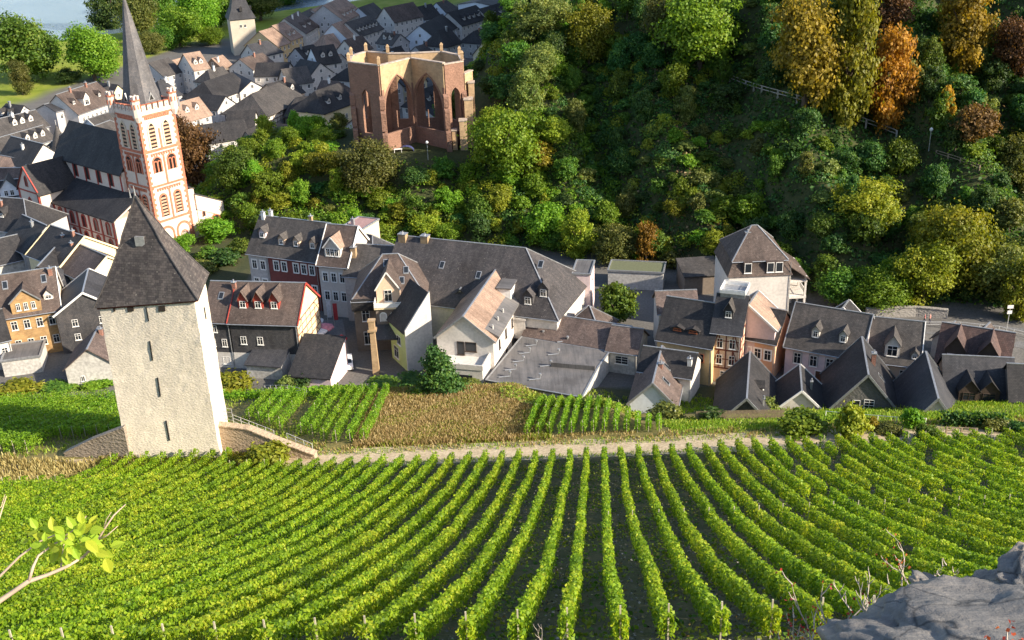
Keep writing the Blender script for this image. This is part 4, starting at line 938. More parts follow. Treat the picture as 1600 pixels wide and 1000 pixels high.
Hf('hall_end', 'white end wing with red framed windows at the right end of the long hall', (863, 478), (888, 446), 5.6, 6, 0, 3, W_WHITE, S_GREY, wins=[('f', 2, 3.4, .9, 1.5), ('f', 2, .8, .9, 1.5)], fm=RDARK)
Hf('stair_tower', 'plain white box shaped stair tower with flat roof next to the hall end', (894, 429), (922, 430), 8.2, 6, 0, 0, W_PINK, BITUMEN, cat='stair tower', flat=True, gwall=W_WHITE)
# white modern house
Hr('modern_white_house', 'white modern gable house with sunlit tan tiled roof, front terrace and side balcony', (724, 494), (783, 409), 7.6, 3.5, 8.6, 0, W_WHITE, S_TAN, verge=TRIMG, ry=.5, fm=BEAM, wins=[('f', 5, 4.7, .8, 1.5, 'two'), ('f', 5, 1.4, .8, 1.5, 'two')])
mw = COL.objects['modern_white_house']; (_, _, _, mW, mD) = HOUSES[-1]
put_window(mw, 'l', mW, mD, mD*.42, 4.9, 1.1, 2.1, 'single', BEAM); put_window(mw, 'l', mW, mD, mD*.60, 5.5, 1.7, 1.5, 'single', BEAM)
mb = MB(); mb.box((-4.2, .6, -1.5), (.0-.01, mD+.6, 4.7)); tr0 = mb.obj('terrace_block', W_WHITE, mw)
mb = MB()
for a, c in (((-4.3, .5), (-4.1, mD+.7)), ((-4.1, .5), (-.02, .7)), ((-4.1, mD+.5), (-.02, mD+.7))): mb.box((a[0], a[1], 4.71), (c[0], c[1], 5.5))
mb.obj('terrace_parapet', W_WHITE, tr0)
mb = MB(); mb.box((-4.27, mD*.25, 2.3), (-4.19, mD*.8, 3.8)); mb.obj('terrace_window', GLASS, tr0)
mb = MB(); mb.prism([(1.0, -.6, 7.75), (mW*.72, -.6, 7.75), (mW*.72, 2.3, 9.3), (1.0, 2.3, 9.3)], .35); fd = mb.obj('flat_roof_extension', BITUMEN, mw)
for k in range(3): mb = MB(); mb.tube([(2.2+k*3, .6, 8.2), (2.2+k*3, .6, 9.0)], .14); mb.obj('vent_pipe', METAL, fd)
mb = MB(); mb.box((mW*.6, .6, 8.0), (mW*.82, 2.8, 10.1)); mb.box((mW*.59, .4, 10.11), (mW*.83, 2.9, 10.3), 1); mb.obj('box_dormer', [TRIM, BITUMEN], mw)
Hf('balcony_block', 'white terrace block with roof balcony right of the modern white house', (789, 498), (820, 501), 5.6, 10, 0, 0, W_WHITE, simple('terrace_floor', (.5, .45, .40), .8), cat='annex', flat=True, wins=[('f', 1, 1.0, 2., 1.4, 'two')], parapet=W_WHITE, fm=BEAM)
# large flat roof
FZ = 3.4
fp = [atz(u, v, FZ) for u, v in ((759, 594), (909, 621), (934, 574), (961, 538), (889, 511), (829, 509))]
fc = sum(fp)/len(fp); fr = empty('flat_roof_workshop', (fc[0], fc[1], 0), 0, 'large low workshop under a grey felt flat roof above the brown grass', 'workshop')
pts = [p-np.array((fc[0], fc[1], 0)) for p in fp]
mb = MB(); mb.prism([p*np.array((.985, .985, 1))-np.array((0, 0, .25)) for p in pts], 5.5); mb.obj('wall', W_OLD, fr)
mb = MB(); mb.prism(pts, .26); ro = mb.obj('roof', BITUMEN, fr)
mb = MB()
for i in range(6): mb.beam(pts[i]+np.array((0, 0, .02)), pts[(i+1) % 6]+np.array((0, 0, .02)), .22, .12)
mb.obj('roof_edge', TRIMG, ro)
for (u, v) in ((849, 525), (838, 540), (828, 552), (818, 565), (806, 578), (797, 589), (887, 534), (873, 554), (861, 572), (844, 593)):
    q = atz(u, v, FZ)-np.array((fc[0], fc[1], 0)); mb = MB(); mb.tube([q-np.array((1.6, .2, -.12)), q+np.array((0, 0, .12)), q+np.array((0, 0, .7))], .10); mb.tube([q+np.array((0, 0, .65)), q+np.array((0, 0, .95))], .2); mb.obj('vent_pipe', TRIMG, ro)
for (u, v, s) in ((840, 515, 1.0), (868, 518, .8), (929, 529, .7)):
    q = atz(u, v, FZ)-np.array((fc[0], fc[1], 0)); mb = MB(); mb.box(q+np.array((-s, -s*.6, 0)), q+np.array((s, s*.6, .3))); mb.loft([[q+np.array((x*s, y*s*.6, .3)) for x, y in ((-.9, -.9), (.9, -.9), (.9, .9), (-.9, .9))], [q+np.array((x*s*.5, y*s*.3, .55)) for x, y in ((-1, -1), (1, -1), (1, 1), (-1, 1))]], 1); mb.obj('skylight', [TRIMG, simple('skylight_dome', (.62, .55, .50), .3)], ro)
q = atz(862, 572, FZ)-np.array((fc[0], fc[1], 0)); q2 = atz(930, 578, FZ)-np.array((fc[0], fc[1], 0)); mb = MB(); mb.beam(q+np.array((0, 0, .35)), q2+np.array((0, 0, .35)), .5, .7); mb.obj('roof_step', BITUMEN, ro)
Hr('low_long_house', 'long low house with brown slate roof behind the flat roofed workshop', (834, 487), (985, 510), 3.6, 2.2, 8, 0, W_WHITE, S_RED)
Hf('low_end_house', 'low brown roofed end house with white side wall at the workshop yard', (949, 545), (994, 551), 3.8, 6.5, 0, 2.4, W_OLD, S_RED, wins=[('f', 1, 1.6, 2.0, 1.3, 'six')], gwall=W_WHITE)
Hr('pyramid_roof_house', 'small house with lit brown pyramid roof right of the hall', (919, 478), (921.5, 478.4), 4, 3.0, 6.4, 0, W_WHITE, S_BROWN, hl=3.1, hr=3.1)
# --- right hand group
Hr('grey_gable_house', 'grey white gable house with speckled brown roof at the vineyard edge', (1020, 598), (1034, 542), 3.3, 3.2, 6.2, 0, W_BLUE, S_RED, wins=[('l', 1, .4, .7, .8, 'two', (.05, .3))], doors=[('l', .62, 1.6, 1.4, BEAM)], verge=TRIMG, chim=[(.5, 2.6, .7)], sky=[(.3, 1.6), (.65, 1.9)])
Hr('white_side_annex', 'dark roofed annex with tall white side wall behind the grey gable house', (1008, 541), (1088, 552), 4.6, 2.2, 6, 0, W_WHITE, S_DARK, gwall=W_WHITE, chim=[(.93, 1.4, 1.0, TRIM)])
Hf('shuttered_house', 'ochre house with orange red shutters under a long dark roof', (1027, 527), (1112, 541), 6.4, 9.5, 0, 4.6, W_OCHRE, S_DARK, wins=[('f', 3, 3.6, 1.2, 1.3)], fm=SHUT, dorm=[(.33, 1.0, 1.8, .5, dict(fm=SHUT, rise=.2)), (.62, 1.0, 1.8, .5, dict(fm=SHUT, rise=.2))], gwall=W_WHITE)
Hr('pink_roof_house', 'strip of pinkish brown roof behind the shuttered ochre house', (1026, 455), (1086, 453), 7, 2.2, 6, 0, W_WHITE, S_RED)
Hf('half_timbered_house', 'narrow tall half timbered house with roof terrace between two orange fronts', (1113, 515), (1158, 520.5), 8.3, 9, 0, 4.2, W_PEACH, S_BLUE, ry=.42, wins=[('f', 2, 5.6, .85, 1.5), ('f', 2, 3.0, .85, 1.5), ('f', 1, .8, .9, 1.1, 'cross', (.2, .7))], timb=[('f', 2.4, 8.2, 4, 2), ('r', 2.4, 8.2, 5, 2)], timm=BEAMR, dorm=[(.48, 1.3, 1.3, 1.3, dict(wall=W_SLATE, roof=S_GREY, rise=.9))])
ht = COL.objects['half_timbered_house']; (_, _, _, hW, hD) = HOUSES[-1]
mb = MB(); mb.box((.3, hD*.42-.4, 11.6), (hW-.3, hD*.42+3.0, 12.7)); rt = mb.obj('roof_terrace', TRIMG, ht)
mb = MB()
for a, c in (((.2, -.5), (hW-.2, -.42)), ((.2, 3.0), (hW-.2, 3.08)), ((.2, -.4), (.28, 2.98)), ((hW-.28, -.4), (hW-.2, 2.98))): mb.box((a[0], hD*.42+a[1], 13.3), (c[0], hD*.42+c[1], 13.4)); mb.box((a[0], hD*.42+a[1], 12.72), (c[0], hD*.42+c[1], 13.2))
mb.obj('terrace_rail', TRIM, rt)
Hf('orange_house', 'orange rendered house with dark roof and two small white dormers', (1158.6, 525), (1212, 535), 6.0, 8, 0, 3.4, W_ORANGE, S_DARK, wins=[('f', 3, 2.9, 1.0, 1.6)], sur=TRIM, dorm=[(.25, 1.0, 1.1, 1.1, dict(wall=W_PEACH)), (.76, 1.0, 1.1, 1.1, dict(wall=W_PEACH))])
Hr('tan_gable_house', 'tan roofed gable house behind the orange house', (1170, 476), (1184, 456), 8, 3.2, 8, 0, W_PINK, S_TAN, verge=TRIM)
Hf('mansard_house', 'tall white house with brown mansard roof and side veranda under the wooded hill', (1139, 432), (1236, 428), 9.8, 11, 1.0, 3.8, W_WHITE, S_BROWN, mans=(2.5, .8), hl=3.6, hr=3.6, chim=[(.38, 4.8, 1.6, CHIM, .8)], gwall=W_WHITE)
mh = COL.objects['mansard_house']; (_, _, _, MW, MD) = HOUSES[-1]
for s in (.30, .66, .80):
    fme, pme = win_mesh(1.1, 1.6, 'single', TRIM, None, True); o = link('dormer_window', fme, mh); o.location = (MW*s, -.12, 9.3)
    mb = MB(); mb.box((MW*s-.7, -.1, 9.2), (MW*s+.7, .9, 11.05)); mb.obj('window_box', S_BROWN, mh)
va = child_box(mh, 'veranda', (MW+.01, .8, 4.2), (MW+2.9, 9, 4.6), W_WHITE); mb = MB()
for (x, y) in ((MW+2.7, 1.0), (MW+2.7, 5), (MW+2.7, 8.8)): mb.box((x-.15, y-.15, -1), (x+.15, y+.15, 8.0))
mb.box((MW+.02, .8, 7.0), (MW+2.9, 9, 7.3)); mb.obj('veranda_post', W_WHITE, va)
mb = MB(); mb.prism([(MW, .4, 9.9), (MW+3.2, .4, 7.6), (MW+3.2, 9.4, 7.6), (MW, 9.4, 9.9)], .15); mb.obj('veranda_roof', S_BROWN, va)
mb = MB()
for k in range(12): mb.box((MW+2.78, 1.2+k*.65, 4.61), (MW+2.84, 1.26+k*.65, 5.5))
mb.box((MW+2.76, 1, 5.5), (MW+2.86, 9, 5.6)); mb.obj('veranda_rail', TRIM, va)
Hf('pink_house', 'pale pink house with white windows and long shaded slate roof', (1228, 538), (1344, 559), 5.4, 10, 0, 4.6, W_PINK, S_GREY, wins=[('f', 4, 2.7, 1.05, 1.7)], sur=simple('grey_stone_trim', (.38, .34, .34), .8), dorm=[(.36, 1.3, 1.1, 1.3, dict(wall=W_WHITE)), (.73, 1.3, 1.1, 1.3, dict(wall=W_WHITE))], doors=[('f', .5, 1.4, 2.1, WD)], verge=TRIMG)
Hf('arched_dormer_house', 'peach house with one large white arched dormer on dark slate roof', (1357, 561), (1436, 570), 4.6, 9.5, 0, 4.5, W_PEACH, S_GREY, wins=[('f', 2, 2.0, 1.1, 1.5)], dorm=[(.45, .5, 2.0, 1.9, dict(wall=W_WHITE, ww=1.4, wh=1.6, rise=.7)), (.9, .5, .9, .8, dict(wall=W_WHITE))], verge=TRIM)
Hf('twin_dormer_house', 'house with reddish tiled roof, two big dormers and red timbered eave', (1462, 567), (1572, 585), 4.6, 9.5, 0, 4.2, W_WHITE, slate('pantile', (.062, .042, .04), (.10, .066, .06), .3, .3, .35), wins=[], timb=[('f', 1, 4.3, 14, 2)], timm=BEAMR, dorm=[(.25, .4, 2.6, 2.0, dict(wall=BEAM, n=1, ww=2.0, wh=1.1, st='six', rise=.75, fm=W_PINK)), (.72, .4, 2.6, 2.0, dict(wall=BEAM, n=1, ww=2.0, wh=1.1, st='six', rise=.75))], gwall=W_CREAM)
Hr('back_gable_shed', 'small brown gabled shed roof at the valley road behind twin dormers', (1484, 511), (1492, 503), 2.2, 2.2, 4.5, 1.5, W_WHITE, S_BROWN, cat='shed')
Hr('back_gable_shed', 'small brown gabled shed roof further right along the valley road', (1536, 515), (1546, 505), 2.2, 2.2, 4.5, 1.5, W_WHITE, S_BROWN, cat='shed')
Hr('hut', 'tiny hut with tan gable behind the pink house ridge', (1318, 480), (1326, 470), 2.6, 1.8, 4, 1.5, W_OCHRE, S_DARK, cat='hut', verge=TRIM)
Hr('white_gable_cottage', 'small dark roofed cottage with white front gable at the garden fence', (1253, 610), (1250, 571), 1.6, 3.6, 7.6, 0, W_WHITE, S_DARK, verge=TRIM, doors=[('l', .5, 1.5, 1.6, BEAM)], chim=[(.4, 2.4, 1.2, TRIMG, .35)])
Hr('steep_cottage', 'dark slate cottage with one sunlit tan roof slope near the round bush', (1167, 622), (1172, 551), 1.8, 4.6, 8.4, 0, W_SLATE, S_DARK, verge=TRIMG, chim=[(.2, 2.0, 1.0, METAL, .25)], dorm=[(.5, 2.2, 1.1, .7)])
Hr('stone_gable_house', 'large dark slate house with fieldstone gable and white windows', (1357, 585), (1347, 528), 2.6, 5.8, 9.6, 0, W_STONEG, S_DARK, verge=TRIMG, wins=[('l', 3, .6, 1.1, 1.2, 'six', (.1, .95))], sky=[(.4, 2.5)], chim=[(.55, 3.6, 1.6, CHIM, .7)], gwall=W_STONEG)
sg = COL.objects['stone_gable_house']; (_, _, _, sW, sD) = HOUSES[-1]
put_window(sg, 'l', sW, sD, sD*.55, 3.4, 1.3, 1.3, 'six'); put_window(sg, 'l', sW, sD, sD*.38, 3.4, 1.0, 1.1, 'single', TRIM)
Hr('steep_slate_house', 'smooth grey slate house with steep pointed roof and small timbered gable', (1466, 622), (1447, 551), 1.6, 6.4, 9.6, 0, W_WHITE, S_BLUE, verge=TRIMG, timb=[('l', .1, 1.5, 6, 1)])
ss = COL.objects['steep_slate_house']; (_, _, _, sW, sD) = HOUSES[-1]
put_window(ss, 'l', sW, sD, sD*.5, 2.0, 1.8, 1.3, 'two', BEAM)
Hf('wide_slate_house', 'wide grey slate roof with two dark timber dormers at the right hedge', (1478, 641), (1586, 647), 1.6, 11, 0, 5.6, W_BROWN, S_BLUE, dorm=[(.33, 1.0, 2.6, 1.6, dict(wall=BEAM, fm=BEAM, rise=.6, roof=S_DARK)), (.62, 1.0, 2.6, 1.6, dict(wall=BEAM, fm=BEAM, rise=.6, roof=S_DARK))])
Hf('edge_house', 'dark timber house cut by the right edge of the view', (1580, 640), (1650, 644), 3.0, 9, 0, 4.5, W_BROWN, S_DARK)
Hf('garage_wall', 'long pale concrete garage wall with row of doors at the foot of the hill', (950, 424), (1036, 428), 3.2, 5, 0, 0, W_OLD, simple('mossy_roof', (.12, .13, .07), .9), cat='garage', flat=True)
Hf('garage_shed', 'dark open shed with grey sheet roof left of the tall mansard house', (1070, 432), (1128, 428), 3.6, 6, .3, 1.0, W_BROWN, S_GREY, cat='shed', shed=True)
# ------------------------------------------------------------------ far town (explicit landmarks, then the rest of the old town)
S_SUN = S_TAN; TG = 'old town houses towards the river'
def ft(name, label, R1, R2, he, rh, d_, wall, roof, **kw):
    kw.setdefault('far', True); kw.setdefault('auto', 1)
    return Hr(name, label, R1, R2, he, rh, d_, 0, wall, roof, **kw)
DW = dict(wall=W_WHITE, ww=.8, wh=.8)
def drow(n, a=.15, b=.85, y=1.6): return [(a+(b-a)*(k+.5)/n, y, 1.3, 1.1, DW) for k in range(n)]
ft('town_house', 'dark roofed house just right of the church spire top', (232, 98), (262, 90), 7, 4, 11, W_GREY, S_GREY)
ft('town_house', 'white gabled town house with tan roof right of the spire', (287, 84), (311, 80), 8.5, 4.5, 11, W_WHITE, S_TAN, dorm=drow(2), hr=0)
ft('town_house', 'tan roofed house between the spire and white gabled house', (266, 95), (284, 90), 6, 3.6, 9, W_GREY, S_TAN)
ft('town_house', 'low dark house with small pinkish tan roof left of square gate tower', (331, 91), (347, 86), 6.5, 3, 7, W_BROWN, S_TAN, chim=[(.2, 2, 1.6, TRIM)])
ft('town_house', 'town house under a broad dark roof beside the half timbered hip house', (318, 128), (362, 113), 6.5, 4.2, 12, W_WHITE, S_DARK, hl=3)
ft('town_house', 'long low dark house in shade right of the church battlements', (297, 145), (352, 150), 6, 3, 8, W_GREY, S_DARK)
ft('town_house', 'grey roofed house with long rear wing in shade behind brown tree', (308, 196), (380, 186), 6, 3.6, 9, W_OLD, S_DARK)
ft('hip_timber_house', 'half timbered house under a big hipped slate roof in the old town', (392, 147), (436, 129), 7.5, 4.2, 13, W_WHITE, S_GREY, hl=4, hr=2, timb=[('f', 3, 7.4, 12, 2), ('l', 3, 7.4, 8, 2)], ov=.9)
ft('posthouse', 'cream walled old post house with steep dark hip roof left of the ruin', (492, 142), (528, 130), 8.5, 4.6, 11, W_CREAM, S_DARK, hl=4, dorm=drow(2), wins=[('f', 5, 5, .9, 1.3)], auto=0)
ft('turret_wing', 'dark slate wing with pointed turret in front of the cream post house', (462, 152), (488, 150), 6, 4, 8, W_SLATE, S_DARK, hl=3.5, hr=3.5)
ft('timber_court_house', 'old court building with huge dark slate roof and half timbered gable', (428, 192), (482, 198), 5, 5.5, 13, W_WHITE, S_DARK, timb=[('l', .5, 5, 8, 2), ('f', .5, 5, 12, 2)])
ft('timber_bay_house', 'narrow half timbered gable house left of the court building', (384, 205), (402, 195), 6, 5, 8, W_WHITE, S_DARK, timb=[('l', .5, 6, 6, 2), ('f', .5, 6, 6, 2)])
ft('town_house', 'dark house with tall pointed timber gable behind the court building', (356, 174), (398, 172), 6, 4, 9, W_WHITE, S_DARK, timb=[('r', 1, 6, 5, 2)])
ft('stepped_gable_house', 'white stepped gable house left of the ruined chapel', (486, 74), (520, 69), 9, 4.8, 9, W_WHITE, S_DARK, dorm=drow(2), gwall=W_BLUE)
ft('town_house', 'town house with dark roof and white gable below the stepped gable house', (470, 92), (500, 98), 6.5, 3.6, 9, W_WHITE, S_DARK)
ft('town_house', 'grey roofed town house in front of white stepped gable', (440, 108), (478, 103), 6, 4, 10, W_OLD, S_GREY)
ft('town_house', 'blue grey roof house with long pale wall at the town centre', (365, 112), (393, 126), 6.5, 2.8, 8, W_WHITE, S_BLUE)
ft('town_house', 'dark square house with white end wall at the town centre', (402, 98), (452, 97), 7, 3.2, 9, W_WHITE, S_DARK)
ft('riverside_house', 'brown gable house with pinkish tan roof right of the square gate tower', (405, 49), (425, 43), 8, 5, 14, W_OCHRE, S_TAN)
ft('riverside_house', 'orange brown roofed riverside house second right of the gate tower', (425, 40), (444, 34), 8, 5, 14, W_OCHRE, S_TAN, dorm=drow(2))
ft('riverside_house', 'pinkish roofed riverside house third right of the gate tower', (444, 29), (466, 17), 8.5, 5.5, 15, W_WHITE, S_BROWN, dorm=drow(2), chim=[(.3, 6, 1.5, TRIM), (.7, 6, 1.5, TRIM)])
ft('riverside_house', 'grey tan roofed riverside house fourth right of the gate tower', (467, 22), (486, 13), 8, 5, 14, W_CREAM, S_GREY, dorm=drow(3))
ft('riverside_house', 'tan roofed riverside house fifth right of the gate tower', (487, 15), (503, 8), 8, 5, 14, W_WHITE, S_TAN, dorm=drow(2))
ft('riverside_hotel', 'large riverside hotel with tan roof at the top of the old town', (505, 8), (535, -5), 10, 6, 16, W_GREY, S_TAN, dorm=drow(4))
ft('town_house', 'tan roofed corner house behind the white stepped gable', (519, 38), (538, 31), 8, 5, 11, W_BLUE, S_TAN)
ft('row_house', 'white fronted house with lit roof and row of dark dormers', (540, 35), (576, 24), 8, 4.6, 12, W_WHITE, S_GREY, dorm=drow(6, .05, .95))
ft('town_house', 'small tan roofed house below the riverside row', (505, 55), (520, 52), 6, 4, 9, W_BLUE, S_TAN, hl=2)
ft('town_house', 'white house with bluish wall near the top edge of the town', (560, 12), (583, 4), 8, 4.5, 11, W_BLUE, S_GREY)
ft('town_house', 'brown roofed house with pointed white gable near the top of town', (600, 12), (645, 3), 9, 5, 10, W_WHITE, S_BROWN, gwall=W_WHITE)
ft('white_fronted_row', 'long dark roofed row with white windowed front by the wooded slope', (700, 20), (743, 8), 7.5, 4.5, 12, W_WHITE, S_DARK, dorm=drow(4))
ft('white_fronted_row', 'further dark roofed white row house at the end of the street', (748, 14), (790, 2), 7, 4, 11, W_WHITE, S_DARK, dorm=drow(3))
ft('white_hall', 'big plain white building at the top edge right of the town', (742, 3), (800, -14), 10, 1.2, 16, W_BLUE, S_GREY, flat=False, auto=0)
ft('town_house', 'dark gabled house with wide roof below the white fronted row', (655, 40), (690, 22), 7, 4.6, 12, W_BLUE, S_DARK)
# square gate tower of the town wall
p = atz(383, 82, 0); gt = empty('gate_tower', (p[0], p[1], 0), R(20), 'square pale town gate tower with tall grey pyramid roof near the river trees', 'tower')
mb = MB(); mb.box((-4.6, -4.6, -1), (4.6, 4.6, 13.5)); mb.obj('wall', plaster('gate_tower_wall', (.48, .42, .34)), gt)
mb = MB(); rq = lambda r, z: [(x*r, y*r, z) for x, y in ((-1, -1), (1, -1), (1, 1), (-1, 1))]
mb.loft([rq(5.2, 13.2), rq(3.4, 17), rq(.1, 28)]); g_ = mb.obj('roof', S_BLUE, gt)
for (x, y, rz) in ((0, -4.62, 0), (4.62, 0, 90)):
    for k in (-.8, .8):
        fme, _ = win_mesh(.9, 1.2, 'two', TRIM, None, True); o = link('window', fme, gt); o.rotation_euler[2] = R(rz); o.location = (x+(k if rz == 0 else 0), y+(k if rz else 0), 10)
    mb = MB(); mb.box((-.5, -.9, 0), (.5, .8, 1.2)); mb.poly([(-.7, -1, 1.2), (.7, -1, 1.2), (0, -1, 2)]); o = mb.obj('dormer', S_DARK, g_); o.rotation_euler[2] = R(rz); o.location = ((0, -3.6, 16) if rz == 0 else (3.6, 0, 16))
# the rest of the old town on the street grid
TOWN = []
ca, sa = math.cos(R(55)), math.sin(R(55)); rh_ = random.Random(5)
WALLS = [(W_WHITE, 'white'), (W_CREAM, 'cream'), (W_GREY, 'grey'), (W_BLUE, 'pale blue'), (W_OLD, 'weathered'), (W_PEACH, 'peach')]
ROOFS = [(S_DARK, 'dark slate'), (S_GREY, 'grey slate'), (S_BROWN, 'brown'), (S_TAN, 'tan'), (S_BLUE, 'blue grey')]
nf = 0; t = -40.
while t < 330:
    s = -140.
    while s < 420:
        L = rh_.uniform(7, 12); d_ = rh_.uniform(8, 11); x = -130+s*ca+t*sa; y = 235+s*sa-t*ca
        c = (x+ca*L/2-sa*d_/2, y+sa*L/2+ca*d_/2)
        px = None
        q = np.array((c[0], c[1], 5.))-CAM; wz = q.dot(FW); u = 800+FPX*q.dot(RT)/wz; v = 500-FPX*q.dot(UP)/wz
        bank = c[1]-(462+(c[0]+200)*.75); meadow = c[0] < -144+(c[1]-344)*.29
        ok = wz > 0 and -60 < u < 900 and -40 < v < 330 and bank < -22 and not meadow and c[1] > 225 and hill(*c) < .2 and hill(c[0]+6, c[1]) < .2 and not any(foot(c[0]+a, c[1]+b, 2.2) for a in (-3.5, 0, 3.5) for b in (-3.5, 0, 3.5))
        ok = ok and not (math.hypot(c[0]+68, c[1]-216) < 24 or (-118 < c[0] < -66 and 205 < c[1] < 246)) and not (300 < u < 372 and 215 < v) and not (math.hypot(c[0]-gt.location[0], c[1]-gt.location[1]) < 9)
        if ok and u > 640 and v < 60 and c[0] > -14: ok = True
        if ok:
            wl, wn = WALLS[rh_.choices(range(6), (5, 3, 5, 3, 4, 1))[0]]; rf, rn = ROOFS[rh_.choices(range(5), (9, 5, 3, 3, 2))[0]]
            turn = rh_.random() < .35; yw = R(55+rh_.uniform(-6, 6))+(R(-90) if turn else 0); ll, dd = (d_, L) if turn else (L, d_)
            o_ = np.array(c)-np.array((math.cos(yw)*ll/2-math.sin(yw)*dd/2, math.sin(yw)*ll/2+math.cos(yw)*dd/2))
            he = rh_.uniform(5.2, 8); tr__ = house('town_house', f'{wn} walled house with {rn} roof among the old town houses', 'house', o_, yw, ll, dd, he, rh_.uniform(3, 4.8), 0, wl, rf, group=f'{wn} walled {rn} roofed town houses', far=True, auto=1,
                  hl=rh_.choice((0, 0, 0, 2.5)), hr=rh_.choice((0, 0, 0, 2.5)), chim=[(rh_.uniform(.2, .8), dd*.42, 1.5, rh_.choice((CHIM, TRIM, TRIMG)))], dorm=drow(2) if rh_.random() < .45 else ())
            TOWN.append((tr__, f'{wn} house with {rn} roof', (c[0], c[1], he))); nf += 1
        s += L+rh_.choice((.3, .3, .8, 3.))
    t += rh_.choice((10.5, 11.5, 15.5))
name_by_landmark(TOWN, [(205, 80, 'church spire'), (383, 40, 'square gate tower'), (640, 130, 'ruined chapel'), (518, 90, 'white stepped gable house'), (410, 150, 'half timbered hip roof house'), (500, 160, 'cream post house'), (300, 240, 'copper beech'), (520, 8, 'riverside hotel'), (725, 30, 'white fronted row'), (110, 160, 'long white dormered house'), (60, 245, 'blank white gable wall'), (450, 60, 'riverside house row')])

# ------------------------------------------------------------------ plants
def crown_mesh(name, seed, nl, leaf, shape, lobes, flat=1.):
    """foliage of unit height (base 0, top 1) and unit width: leaf faces over many uneven lobes"""
    r = np.random.default_rng(seed); C = []; Nn = []; T = []
    for k in range(lobes):
        if shape == 'round': c = r.normal(size=3); c = c/np.linalg.norm(c)*r.uniform(.12, .34); c[2] = c[2]*1.18+.53; rad = r.uniform(.12, .20)
        elif shape == 'tall':
            f = r.uniform(.12, 1); a = r.uniform(0, 6.28); q = .30*math.sin(math.pi*min(1, f*.95))**.6*r.uniform(.3, 1); c = np.array((math.cos(a)*q, math.sin(a)*q, f*.88+.03)); rad = r.uniform(.09, .16)
        elif shape == 'cone':
            f = r.uniform(0, 1); a = r.uniform(0, 6.28); q = .40*(1-f)**.8*r.uniform(.55, 1); c = np.array((math.cos(a)*q, math.sin(a)*q, f*.85+.06)); rad = .10+.07*(1-f)
        elif shape == 'wide': a = r.uniform(0, 6.28); q = r.uniform(.05, .40); c = np.array((math.cos(a)*q, math.sin(a)*q, r.uniform(.25, .84)-.25*q)); rad = r.uniform(.10, .18)
        else: a = r.uniform(0, 6.28); q = r.uniform(0, .36); c = np.array((math.cos(a)*q, math.sin(a)*q, r.uniform(.1, .72)*(1-q*.7))); rad = r.uniform(.12, .24)
        n = int(nl/lobes*(rad/.15)**1.6); d = r.normal(size=(n, 3)); d /= np.linalg.norm(d, axis=1, keepdims=True)
        d[:, 2] = np.where(d[:, 2] < -.3, -d[:, 2]*.8, d[:, 2])
        rr = rad*r.uniform(.45, 1.22, size=(n, 1))
        rr = np.where(r.random((n, 1)) < .12, rr*r.uniform(1.1, 1.55, (n, 1)), rr); q_ = c+d*rr*np.array((1, 1, .85)); q_ = q_+.035*np.sin(q_[:, [2, 0, 1]]*17+k*1.7)+.02*np.sin(q_[:, [1, 2, 0]]*31+k)
        C.append(q_); Nn.append(d+r.normal(size=(n, 3))*.55); T.append(np.clip(r.normal(.5, .2, n)+r.normal(0, .14), 0, 1))
    C = np.concatenate(C); C[:, 2] = np.maximum(C[:, 2], .01); T = np.concatenate(T)
    return leaves(name, C, np.concatenate(Nn), leaf*r.uniform(.7, 1.3, len(C)), T, L_MID, rng=r)
CR = {'round': [crown_mesh('crown', 10+k, 7500, .052, 'round', 44) for k in range(4)], 'tall': [crown_mesh('crown', 20+k, 6500, .050, 'tall', 34) for k in range(3)],
      'wide': [crown_mesh('crown', 30+k, 7000, .052, 'wide', 38) for k in range(3)], 'cone': [crown_mesh('crown', 40, 9000, .045, 'cone', 90)],
      'roundL': [crown_mesh('crown', 60+k, 17000, .033, 'round', 70) for k in range(2)], 'tallL': [crown_mesh('crown', 66+k, 15000, .033, 'tall', 60) for k in range(2)], 'wideL': [crown_mesh('crown', 70, 15000, .034, 'wide', 60)], 'shrub': [crown_mesh('foliage', 50+k, 2400, .085, 'shrub', 18) for k in range(6)]}
def trunk_mesh(seed):
    r = random.Random(seed); mb = MB(); b = [(0, 0, -.06), (r.uniform(-.02, .02), r.uniform(-.02, .02), .25), (r.uniform(-.05, .05), r.uniform(-.05, .05), .55)]
    mb.tube(b, [.04, .03, .018], n=7)
    for k in range(5):
        a = r.uniform(0, 6.28); z = r.uniform(.25, .5); e = r.uniform(.18, .32); mb.tube([(b[1][0], b[1][1], z), (math.cos(a)*e*.5, math.sin(a)*e*.5, z+.13), (math.cos(a)*e, math.sin(a)*e, z+.30)], [.016, .012, .005], n=5)
    return mb.mesh('trunk', BARK)
TRK = [trunk_mesh(k) for k in range(4)]
def plant(name, p, w_, h_, mat, shape='shrub', label=None, cat='tree', group=None, var=None, rnd=random):
    k = var if var is not None else rnd.randrange(99)
    if shape == 'shrub':
        o = link(name, CR['shrub'][k % len(CR['shrub'])], None, mat); tag(o, label, cat, group)
        o.location = [float(c) for c in p]; o.scale = (w_, w_*rnd.uniform(.85, 1.1), h_); o.rotation_euler[2] = rnd.uniform(0, 6.28); return o
    if max(w_, h_) > 9.5 and shape+'L' in CR: shape += 'L'
    p = np.asarray(p, float)-np.array((0, 0, .09*h_))
    root = empty(name, p, rnd.uniform(0, 6.28), label, cat, group); root.scale = (w_, w_, h_)
    link('trunk', TRK[k % 4], root); link('crown', CR[shape][k % len(CR[shape])], root, mat); return root
